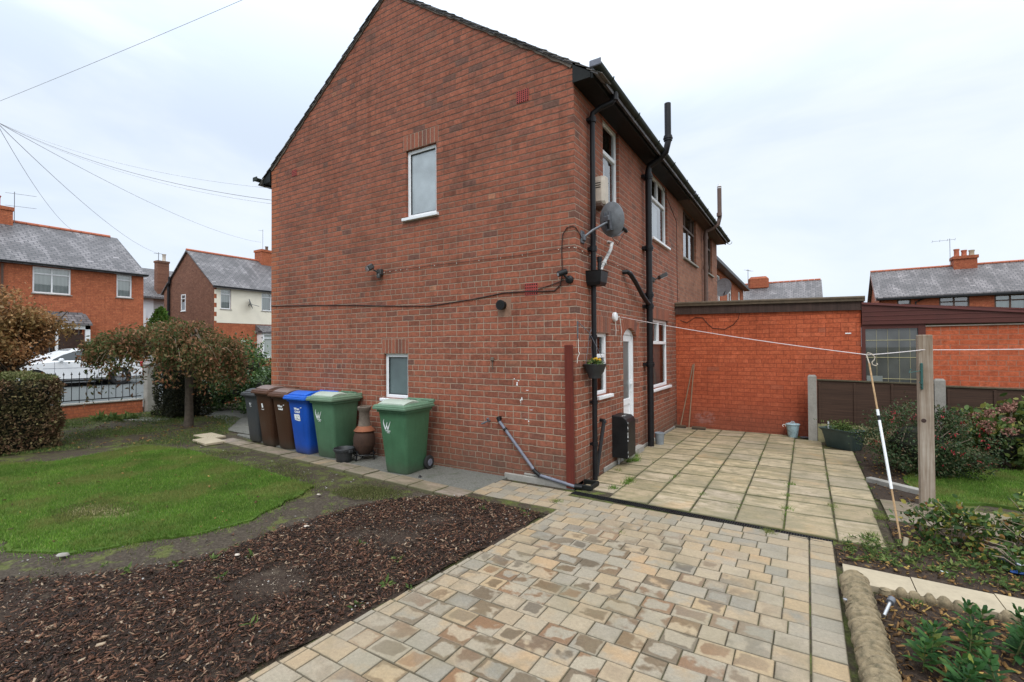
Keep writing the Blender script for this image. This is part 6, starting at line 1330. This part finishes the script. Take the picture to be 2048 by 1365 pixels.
t = thing('garden_wall', 'low dark red wall behind the shrubs left of the house', 'wall', (-13.6, 4.2, 0)); obj('wall', MB().box((-13.87, 2.2, -.1), (-13.65, 8, .62)), 'brick_far', t); obj('coping', MB().box((-13.90, 2.2, .62), (-13.62, 8, .67), .008), 'concrete', t)
# telegraph pole with its wires (the pole stands just left of the picture)
PT = Vector((-16.07, -2.25, 8.0))
t = thing('telegraph_pole', 'wooden telegraph pole carrying the phone wires at the left edge', 'pole', (PT.x, PT.y, 0)); obj('pole', MB().tube([(PT.x, PT.y, 0), (PT.x, PT.y, 8.35)], [.14, .10], 12), 'bark', t, 50); obj('bracket', MB().box((PT.x-.03, PT.y-.3, 7.9), (PT.x+.03, PT.y+.3, 7.98)), 'grey_metal', t)
PE = PT+Vector((0, .27, -.05))
def wire(b, s_, lab, a=None, r=.006, mat='wire'):
    tag(obj('phone_wire', MB().tube(sag(Vector(a) if a else PE, Vector(b), s_, 24), r, 5), mat), lab, 'wire', 'overhead phone wires')
wire((-6.53, .05, 4.95), .28, 'topmost phone wire reaching the house just under its left eaves', r=.0035)
wire((-6.53, .10, 4.72), .30, 'darker phone wire meeting the house below the topmost one', r=.005, mat='wire_dark'); wire((-6.53, .35, 4.68), .34, 'phone wire running close beside the darker one', r=.0035)
wire((-34.5, 16.1, 10.3), .55, 'long phone wire passing to the chimney with the thin aerial', r=.009)
wire((-42.3, 12.1, 9.6), .55, 'thin phone wire falling to the far chimney between the houses', r=.009); wire((-32.8, 4.2, 8.55), .4, 'steep thin phone wire falling to the ridge of the left house', r=.007)
wire((8.0, 4.3, 11.6), .2, 'phone wire crossing the top left corner of the sky', a=(PT.x, PT.y+.1, 8.28), r=.005)

# far houses across the street, facades facing this garden
def facehouse(name, label, x, y0, y1, z0, ze, zr, depth, wins, wallm, roofm='slate_y', openl=True, extra=None):
    t = thing(name, label, 'house', (x-depth/2, (y0+y1)/2, z0)); F = Fr((x, 0, 0), (0, 1, 0), (1, 0, 0))
    obj('front_wall', wall(F, y0, y1, z0-.5, ze, [w[:4] for w in wins], .12), wallm, t, recalc=False)
    xr = x-depth/2
    for yy_, nm in ((y0, 'gable_wall'), (y1, 'far_gable_wall')):
        mb = MB().prism([(x-.01, yy_, z0-.5), (x-.01, yy_, ze), (xr, yy_, zr-.08), (x-depth, yy_, ze), (x-depth, yy_, z0-.5)], (0, .2 if yy_ == y0 else -.2, 0)); obj(nm, mb, 'brick_brown' if wallm != 'brick_far' or yy_ == y0 else 'brick_farx', t)
    obj('interior', MB().box((x-depth+.3, y0+.3, z0), (x-.35, y1-.3, ze-.1)), 'dark', t)
    obj('rear_wall', MB().box((x-depth, y0+.2, z0-.5), (x-depth+.1, y1-.2, ze)), 'brick_far', t)
    pc = (zr-ze)/(depth/2)
    for sx in (1, -1):
        xe = xr+sx*(depth/2+.28); z_e = zr-pc*(depth/2+.28); obj('roof', MB().prism([(xr, y0-.12, zr), (xe, y0-.12, z_e), (xe, y0-.12, z_e-.07), (xr, y0-.12, zr-.1)], (0, y1-y0+.24, 0)), roofm, t)
    mb = MB(); n_ = int((y1-y0)/.45)
    for k in range(n_): mb.tube([(xr, y0-.1+k*.45, zr+.0), (xr, y0-.1+(k+1)*.45-.015, zr+.0)], .10, 8)
    obj('ridge_tiles', mb, 'ridge', t, 40)
    obj('gutter', MB().box((x+.16, y0-.15, ze-.22), (x+.32, y1+.15, ze-.12), .03).box((x+.002, y0-.1, ze-.24), (x+.16, y1+.1, ze-.20)), 'black_plastic', t)
    for w in wins:
        u0_, u1_, a, b = w[:4]; bars = [(u0_+.06, u1_-.06, b-(b-a)*.28, b-(b-a)*.28+.06, .004)]
        if u1_-u0_ > 1.0: bars.append(((u0_+u1_)/2-.03, (u0_+u1_)/2+.03, a+.06, b-.06))
        window(F, t, u0_, u1_, a, b, bars=bars, fw_=.07, sillmat='concrete' if wallm == 'brick_far' else None, back=[('curtain', u0_, u1_, a, b, 'curtain_y')])
    return t, F
K = 1.2
def k3(x, y, z): return (CAM.x+K*(x-CAM.x), CAM.y+K*(y-CAM.y), CAM.z+K*(z-CAM.z))
xk = k3(-23.64, 0, 0)[0]; ky = lambda y: k3(0, y, 0)[1]; kz = lambda z: k3(0, 0, z)[2]
h1, F1 = facehouse('brick_house', 'orange brick semi across the street at the left, slate roof and chimney', xk, ky(-6.4), ky(4.19), .5, kz(5.34), 8.52, 8.0, [(ky(.48), ky(1.64), kz(4.06), kz(5.12)), (ky(3.18), ky(3.75), kz(4.12), kz(5.17)), (ky(-4.4), ky(-3.2), kz(4.06), kz(5.12)), (ky(-4.4), ky(-3.0), kz(1.4), kz(2.8))], 'brick_far')
# lean-to porch over the door
obj('porch_roof', MB().prism([(xk, ky(.2), kz(3.35)), (xk, ky(2.02), kz(3.35)), (xk, ky(2.02), kz(3.25)), (xk+.0, ky(.2), kz(3.25))], (.02, 0, 0)).prism([(xk, ky(.1), kz(3.3)), (xk+.95, ky(.1), kz(2.86)), (xk+.95, ky(.1), kz(2.78)), (xk, ky(.1), kz(2.78))], (0, ky(2.12)-ky(.1), 0)), 'slate_y', h1)
mb = MB(); FF = Fr((xk+.8, 0, 0), (0, 1, 0), (1, 0, 0))
for a, b in ((.2, .3), (1.0, 1.08), (1.92, 2.08)): FF.box(mb, ky(a), ky(b), .5, kz(2.78), -.08, .02)
FF.box(mb, ky(.2), ky(2.08), kz(2.62), kz(2.78), -.08, .02); FF.box(mb, ky(.3), ky(1.0), .5, kz(1.6), -.07, .0); p_ = obj('porch_frame', mb, 'upvc', h1)
mb = MB(); FF.box(mb, ky(.3), ky(1.92), .5, kz(2.62), -.5, -.45); obj('porch_inside', mb, 'glass_dark', p_)
mb = MB(); FF.box(mb, ky(1.12), ky(1.88), kz(1.75), kz(2.4), -.06, -.03); obj('porch_pane', mb, 'glass_dark', p_)
mb = MB().box((xk+.003, ky(.1)-.6, .8), (xk+.08, ky(.1)-.52, kz(5.1))); obj('downpipe', mb, 'brown_wood', h1)
xr1 = xk-4.0
ch = obj('chimney', MB().box((xr1-.45, .55, 7.6), (xr1+.45, 1.72, 9.1)).box((xr1-.5, .50, 9.0), (xr1+.5, 1.77, 9.18)), 'brick_far', h1)
obj('chimney_pot', MB().lathe([(.16, 0), (.13, .1), (.13, .5), (.17, .6), (.12, .62)], (xr1, 1.22, 9.15), 12), 'ridge', ch, 40)
def aerial(x, y, z, h, label, n=6, dirv=(.35, .93), L_=1.1, r=.012):
    t = thing('tv_aerial', label, 'aerial', (x, y, z)); obj('mast', MB().tube([(x, y, z-.6), (x, y, z+h)], r*1.2, 6), 'grey_metal', t); mb = MB()
    for zz_ in ((h-.1, h-.75) if n > 4 else (h-.1,)):
        d_ = Vector((*dirv, 0)).normalized(); s_ = Vector((-d_.y, d_.x, 0)); a = Vector((x, y, z+zz_))-d_*.3; mb.tube([a, a+d_*L_], r*.8, 5)
        for k in range(n): q = a+d_*(L_*k/(n-1)); mb.tube([q-s_*.22-Vector((0, 0, .05)), q+s_*.22+Vector((0, 0, .05))], r*.55, 4)
    obj('elements', mb, 'grey_metal', t)
aerial(xr1+.3, 1.80, 9.0, 1.05, 'tv aerial on the chimney at the left edge of the photo')
xk2 = k3(-25.4, 0, 0)[0]
h2, F2 = facehouse('brick_house', 'house across the street with cream upper front and brown gable', xk2, ky(8.13), ky(17.5), .4, kz(5.40), kz(7.52)+.12, 7.2, [(ky(8.47), ky(9.04), kz(4.03), kz(5.17)), (ky(10.82), ky(12.0), kz(4.07), kz(5.17)), (ky(10.6), ky(12.6), kz(1.3), kz(2.75))], 'brick_far')
mb = wall(Fr((xk2+.02, 0, 0), (0, 1, 0), (1, 0, 0)), ky(8.26), ky(17.3), kz(3.25), kz(5.22), [(ky(8.47), ky(9.04), kz(4.03), kz(5.17)), (ky(10.82), ky(12.0), kz(4.07), kz(5.17))], .05); obj('cream_render', mb, 'cream', h2, recalc=False)
for k in range(4): obj('cream_quoin', MB().box((xk2-.0, ky(8.26)-.14, kz(3.35)+.6*k), (xk2+.019, ky(8.26)+.01, kz(3.35)+.6*k+.3)), 'cream', h2)
obj('bay_roof', MB().prism([(xk2, ky(10.45), kz(3.2)), (xk2+.8, ky(10.5), kz(2.78)), (xk2+.8, ky(10.5), kz(2.70)), (xk2, ky(10.45), kz(2.7))], (0, 3.0, 0)), 'slate_y', h2)
mb = MB(); FF = Fr((xk2+.7, 0, 0), (0, 1, 0), (1, 0, 0))
for a, b in ((0, .12), (.75, .85), (1.5, 1.6), (2.6, 2.72)): FF.box(mb, ky(10.55)+a, ky(10.55)+b, kz(1.3), kz(2.7), -.1, 0)
for a, b in ((1.22, 1.34), (2.38, 2.44), (2.6, 2.7)): FF.box(mb, ky(10.55), ky(10.55)+2.72, kz(a), kz(b), -.1, -.004)
FF.box(mb, ky(10.55), ky(10.55)+.1, kz(1.3), kz(2.7), -.7, -.1); b_ = obj('bay_window', mb, 'upvc', h2)
mb = MB(); FF.box(mb, ky(10.55)+.05, ky(10.55)+2.7, kz(1.3), kz(2.65), -.09, -.06); obj('pane', mb, 'curtain_y', b_); mb = MB(); FF.box(mb, ky(10.55), ky(10.55)+2.72, .2, kz(1.22), -.7, -.02); obj('bay_base', mb, 'brick_far', b_)
xr2 = xk2-3.6
FGb = Fr((0, ky(8.13), 0), (1, 0, 0), (0, -1, 0))
window(FGb, h2, xr2-.9, xr2-.25, kz(4.05), kz(5.03), bars=[(xr2-.85, xr2-.3, kz(4.75), kz(4.79), .004)], n=.03, fw_=.07, th=.06, back=[])
mb = MB().tube([(xr2-2.6, ky(8.13)-.12, .3), (xr2-2.6, ky(8.13)-.12, kz(5.6)), (xr2-2.45, ky(8.13)-.12, kz(5.8)), (xr2-2.45, ky(8.13)-.12, kz(6.2))], .09, 8); obj('soil_pipe', mb, 'black_iron', h2)
ch = obj('chimney', MB().box((xr2-.5, 15.9, 7.6), (xr2+.5, 17.6, 9.65)).box((xr2-.56, 15.85, 9.5), (xr2+.56, 17.65, 9.68)), 'brick_far', h2); obj('chimney_pot', MB().lathe([(.13, 0), (.11, .1), (.11, .35), (.14, .4)], (xr2, 16.6, 9.65), 10), 'chim_neck', ch, 40)
aerial(xr2+.3, 16.1, 9.3, 2.0, 'thin upright aerial on the chimney beside the big gable', n=3, L_=.3)
t = thing('satellite_dish', 'small grey satellite dish on the cream rendered front', 'satellite dish', (xk2, ky(9.95), kz(4.3))); q = (xk2+.35, ky(9.95), kz(4.4))
obj('bracket', MB().tube([(xk2, q[1]+.1, q[2]-.1), q], .03, 6).tube([q, (q[0]+.3, q[1]+.5, q[2]-.15)], .02, 6), 'grey_metal', t); obj('reflector', MB().lathe([(.0, 0), (.2, .015), (.36, .06), (.37, .075), (.2, .03), (0, .02)], (0, 0, 0), 20).xf(Matrix.Translation(q) @ Matrix.Rotation(R(-70), 4, 'X') @ Matrix.Rotation(R(25), 4, 'Y')), 'dish', t, 40)
t = thing('wall_lamp', 'white lantern on the orange front below the cream render', 'lamp', (xk2, ky(9.6), kz(2.2))); obj('lantern', MB().lathe([(0, 0), (.10, .02), (.14, .30), (.17, .32), (0, .46)], (xk2+.2, ky(9.65), kz(1.95)), 8), 'upvc', t); obj('bracket', MB().box((xk2, ky(9.62), kz(2.2)), (xk2+.2, ky(9.64), kz(2.22))), 'black_iron', t)
# white house behind, seen in the gap
h3 = thing('white_house', 'white rendered house with grey slate roof in the gap between the far houses', 'house', (-46, 16, .5))
obj('wall', MB().box((-49, 8.0, 0), (-42, 11.65, 6.1)), 'white_render', h3); obj('grey_wall', MB().box((-48.9, 11.65, 0), (-42.15, 21, 6.1)), 'grey_render', h3)
obj('roof', MB().prism([(-45.5, 7.5, 8.75), (-41.6, 7.5, 6.0), (-41.6, 7.5, 5.85), (-49.4, 7.5, 5.85), (-49.4, 7.5, 6.0)], (0, 14, 0)), 'slate_y', h3)
ch = obj('chimney', MB().box((-42.6, 11.92, 6.2), (-42.0, 12.74, 8.85)).box((-42.65, 11.88, 8.85), (-41.95, 12.78, 9.0)), 'brick_brown', h3); obj('chimney_pot', MB().lathe([(.16, 0), (.12, .1), (.12, .5), (.16, .6)], (-42.2, 12.45, 8.98), 10), 'beige', ch, 40)
obj('window_frame', MB().box((-41.99, 10.6, 3.2), (-41.9, 11.1, 5.0)), 'upvc', h3)
aerial(-42.3, 12.1, 8.9, .8, 'small aerial on the narrow brown chimney between the houses', n=3, L_=.5, r=.02)
tag(obj('garden_shed_roof', MB().box((-27.5, 8.0, 1.6), (-25.0, 8.6, 1.75)).box((-27.4, 8.02, .3), (-25.1, 8.5, 1.6)), 'pale_slab'), 'cream topped low structure below the conifer between the houses', 'garden wall')

# far houses at the right
t4 = thing('brick_house', 'terrace house with brown windows and triple pot chimney beyond the right fence', 'house', (12, 43, 0), R(-1.)); M4 = Matrix.Translation((7.06, 39.61, 0)) @ Matrix.Rotation(R(-1.), 4, 'Z')
F4 = Fr(M4 @ Vector((0, 0, 0)), M4.to_3x3() @ Vector((1, 0, 0)), M4.to_3x3() @ Vector((0, -1, 0)))
w4 = [(1.15, 1.95, 4.55, 5.15), (3.5, 5.1, 4.0, 5.2), (6.35, 7.9, 4.0, 5.15), (10, 11.6, 4.0, 5.15)]
obj('front_wall', wall(F4, .1, 14, 0, 5.35, w4, .12), 'brick_farx', t4, recalc=False); obj('interior', MB().box((.4, .4, 0), (13.6, 6, 5.2)).xf(M4), 'dark', t4)
obj('gable_wall', MB().prism([(.1, 0, 0), (.1, 0, 5.35), (.1, 3.4, 7.6), (.1, 6.8, 5.35), (.1, 6.8, 0)], (.2, 0, 0)).xf(M4), 'brick_far', t4)
for s_ in (0, 1): y_e = -.3 if not s_ else 7.1; obj('roof', MB().prism([(-.15, 3.4, 7.75), (-.15, y_e, 5.35), (-.15, y_e, 5.25), (-.15, 3.4, 7.62)], (14.5, 0, 0)).xf(M4), 'slate_x', t4)
mb = MB()
for k in range(30): mb.tube([(-.15+k*.45, 3.4, 7.78), (.28+k*.45, 3.4, 7.78)], .09, 8)
obj('ridge_tiles', mb.xf(M4), 'ridge', t4, 40); obj('bargeboard', MB().prism([(-.17, 3.4, 7.66), (-.17, -.3, 5.28), (-.17, -.3, 5.08), (-.17, 3.4, 7.46)], (.1, 0, 0)).xf(M4), plain('pinkish_board', (.35, .20, .17), .7), t4)
obj('gutter', MB().box((-.1, -.38, 5.12), (14.2, -.01, 5.28), .02).xf(M4), 'black_plastic', t4)
for i, w in enumerate(w4):
    m_ = (w[0]+w[1])/2; window(F4, t4, *w, bars=[(w[0]+.06, w[1]-.06, w[3]-.42, w[3]-.34, .004)]+([(m_-.05, m_+.05, w[2]+.05, w[3]-.05)] if i else []), mat='brown_wood', fw_=.09, sill=False, back=[('curtain', w[0], w[1], w[2], w[3], 'curtain_x' if i > 1 else 'blind')])
obj('waste_pipe', MB().tube([(2.2, -.12, 4.4), (2.2, -.12, 4.9), (2.6, -.12, 5.1), (2.9, -.2, 5.2)], .05, 6).xf(M4), 'black_plastic', t4)
ch = obj('chimney', MB().box((4.85, 2.9, 7.2), (6.15, 3.9, 8.2)).box((4.78, 2.82, 8.2), (6.22, 3.98, 8.42)).xf(M4), 'brick_farx', t4)
for k, (h_, m_) in enumerate(((.62, 'ridge'), (.50, 'ridge'), (.46, 'pale_slab'))): obj('chimney_pot', MB().lathe([(.19, 0), (.16, .1), (.15, h_-.15), (.18, h_-.08), (.18, h_)], (5.1+k*.42, 3.4, 8.40), 12).xf(M4), m_, ch, 40)
q = M4 @ Vector((4.7, 3.2, 8.4)); aerial(q.x, q.y, q.z, 1.45, 'tv aerial left of the triple pot chimney', n=4, dirv=(-.97, .1), L_=1.3, r=.014)
t5 = thing('brick_house', 'distant house of which only the slate roof shows above the extension', 'house', (1, 44, 0)); 
obj('wall', MB().box((-4.5, 38.6, 0), (3.4, 46.5, 5.0)), 'brick_farx', t5)
for s_ in (-1, 1): obj('roof', MB().prism([(-5, 42.4, 7.35), (-5, 42.4+s_*4.3, 4.9), (-5, 42.4+s_*4.3, 4.78), (-5, 42.4, 7.2)], (8.6, 0, 0)), 'slate_x', t5)
mb = MB()
for k in range(19): mb.tube([(-5+k*.45, 42.4, 7.37), (-4.57+k*.45, 42.4, 7.37)], .09, 8)
obj('ridge_tiles', mb, 'ridge', t5, 40); obj('chimney', MB().box((-1.9, 41.4, 6.7), (-.3, 42.3, 7.9), .2), 'brick_farx', t5)
aerial(-1.9, 41.5, 7.8, .8, 'tiny aerial above the distant slate roof', n=3, L_=.8, r=.02)
t = thing('autumn_tree', 'distant brownish treetop at the right edge above the roofs', 'tree', (24, 62, 0)); obj('trunk', MB().tube([(24, 62, 0), (24, 62, 7)], .3, 8), 'bark', t); npmesh('crown', blob((24, 62, 7.3), (3.5, 3.5, 3.2), 3500, .45, .7, .6, clump=40, cs=.3), LF, 'autumn', t)

# ================================================================== CAR
t = thing('parked_car', 'white hatchback parked across the street behind the railings', 'car', (-22.3, 1.5, .33)); zg = gh(-21.5)+.035
def cx(v): return (-21.45-(v[0]+.87), 3.72-v[1], v[2]+zg)   # local: x across (+ towards camera side is -), y along from rear, z up
def P3(mb): mb.v = [(-22.32+v[0], 3.38-v[1], v[2]+zg) for v in mb.v]; return mb
prof = [(0, .42), (.02, .62), (.10, .92), (.45, 1.0), (.9, 1.0), (2.9, .98), (3.3, .95), (3.85, .82), (4.10, .62), (4.15, .38), (4.1, .26), (.05, .26)]
L = []
for x, k in ((-.87, .03), (-.85, .0), (.85, 0), (.87, .03)):
    L.append([(x*(1 if 0 else 1), y_+(k if y_ < 2 else -k), z_-(k*.6 if z_ > .5 else -k)) for y_, z_ in prof])
body = obj('body', P3(MB().loft(L)), 'white_paint', t, 30)
roofp = [(.18, .96), (.42, 1.30), (.85, 1.46), (1.6, 1.50), (2.2, 1.45), (2.65, 1.27), (3.15, .97)]
def cabin(sc, dz): return [[(sx*(.80-(z_-.96)*.36)*sc, y_, z_+dz) for y_, z_ in roofp] for sx in (-1, 1)]
mb = MB(); a, b = cabin(1, 0); mb.loft([a, b]); obj('cabin', P3(mb), 'white_paint', body, 30)
gl = MB()
def gp(y_, z_, sx): return (sx*((.80-(z_-.96)*.36)+.004), y_, z_)
for sx in (-1, 1):
    for poly in ([(.62, 1.02), (.70, 1.30), (1.0, 1.40), (1.45, 1.42), (1.45, 1.02)], [(1.52, 1.02), (1.52, 1.42), (2.1, 1.38), (2.5, 1.24), (2.78, 1.08), (2.85, 1.02)]): gl.face([gp(y_, z_, sx) for y_, z_ in poly])
gl.face([(sx*.62, y_, z_) for sx, y_, z_ in ((-1, 2.25, 1.44), (1, 2.25, 1.44))]+[(.72, 3.1, 1.005), (-.72, 3.1, 1.005)]); gl.face([(-.62, .34, 1.22), (.62, .34, 1.22), (.55, .60, 1.385), (-.55, .60, 1.385)])
obj('window', P3(gl), 'car_glass', body, recalc=False)
mb = MB()
for sx in (-1, 1): mb.box((sx*.86, 2.55, .97), (sx*1.03, 2.68, 1.10), .03)
obj('wing_mirror', P3(mb), 'white_paint', body, 40)
obj('sill_trim', P3(MB().box((-.88, .7, .20), (.88, 3.4, .27), .01)), 'black_plastic', body)
mb = MB()
for z_ in (.72,): mb.box((.868, .8, z_), (.874, 3.1, z_+.012))
for y_ in (1.48, 2.78): mb.box((.868, y_, .32), (.873, y_+.010, .98))
obj('door_gap', P3(mb), 'pvc_grey', body)
for y_ in (.78, 3.32):
    for sx in (-1, 1):
        M_ = Matrix.Translation((sx*.80, y_, .32)) @ Matrix.Rotation(R(90), 4, 'Y'); w_ = obj('wheel', P3(MB().lathe([(0, -.1), (.24, -.1), (.31, -.09), (.32, 0), (.31, .09), (.24, .1), (0, .1)], (0, 0, 0), 26).xf(M_)), 'tyre', t, 40)
        obj('rim', P3(MB().lathe([(0, -.105), (.19, -.105), (.21, -.09), (.21, .09), (.19, .105), (0, .105)], (0, 0, 0), 20).xf(M_)), 'alloy', w_, 40)
        M2 = Matrix.Translation((sx*.868, y_, .34)) @ Matrix.Rotation(R(90), 4, 'Y'); obj('wheel_arch', P3(MB().lathe([(.32, -.008), (.37, -.008), (.37, .008), (.32, .008)], (0, 0, 0), 24).xf(M2)), 'black_plastic', body, 40)
obj('tail_lamp', P3(MB().box((.66, -.005, .70), (.88, .12, .92), .03).box((-.88, -.005, .70), (-.66, .12, .92), .03)), 'red_lens', body); obj('headlight', P3(MB().box((.60, 3.86, .62), (.86, 4.08, .76), .04).box((-.86, 3.86, .62), (-.60, 4.08, .76), .04)), 'lens', body)

# ================================================================== LIGHT
w = bpy.data.worlds.new('World'); scene.world = w; w.use_nodes = True; w.node_tree.nodes.clear(); t = NT(w.node_tree)
EL, AZ = 48, 155     # sun behind thin cloud, up and to the right behind the camera
sdir = Vector((math.sin(R(AZ))*math.cos(R(EL)), math.cos(R(AZ))*math.cos(R(EL)), math.sin(R(EL))))
sky = t.add('ShaderNodeTexSky', sky_type='NISHITA'); sky.sun_disc = False; sky.sun_elevation = R(EL); sky.sun_rotation = R(AZ)
tc = t.add('ShaderNodeTexCoord').outputs['Generated']; s = t.add('ShaderNodeSeparateXYZ', {0: tc})
cl = t.noise(t.add('ShaderNodeVectorMath', {0: tc, 1: (1, 1, 2.6)}, operation='MULTIPLY').outputs[0], 1.9, 5, .55, .4)
base = t.ramp(t.math('ADD', s.outputs[0], t.math('MULTIPLY', s.outputs[2], .9)), [(0., (.60, .69, .82)), (.6, (.71, .78, .87)), (1., (.84, .88, .92))])
base = t.mix(t.math('MULTIPLY', t.step(cl, .35, .68), .6), base, (.84, .88, .92)); base = t.mix(t.math('MULTIPLY', t.step(cl, .52, .32), .35), base, (.60, .68, .79))
zen = t.math('ADD', 1., t.math('MULTIPLY', t.step(s.outputs[2], .35, .95), 1.6))
base = t.add('ShaderNodeVectorMath', {0: base, 1: zen}, operation='SCALE'); 
t.l.new(zen, base.inputs['Scale'])
skc = t.add('ShaderNodeVectorMath', {0: sky.outputs[0]}, operation='SCALE'); skc.inputs['Scale'].default_value = .10
mx = t.mix(.93, skc.outputs[0], base.outputs[0])
bg = t.add('ShaderNodeBackground', {'Color': mx, 'Strength': 1.27}); o = t.add('ShaderNodeOutputWorld'); t.l.new(bg.outputs[0], o.inputs[0])
ld = bpy.data.lights.new('sun', 'SUN'); ld.energy = 1.15; ld.angle = R(18); ld.color = (1., .97, .92); lo = bpy.data.objects.new('sun', ld); col.objects.link(lo)
lo.rotation_euler = sdir.to_track_quat('Z', 'Y').to_euler()
scene.view_settings.view_transform = 'Standard'; scene.view_settings.look = 'None'; scene.view_settings.exposure = 0; scene.view_settings.gamma = 1
scene.cycles.max_bounces = 6; scene.cycles.transparent_max_bounces = 12
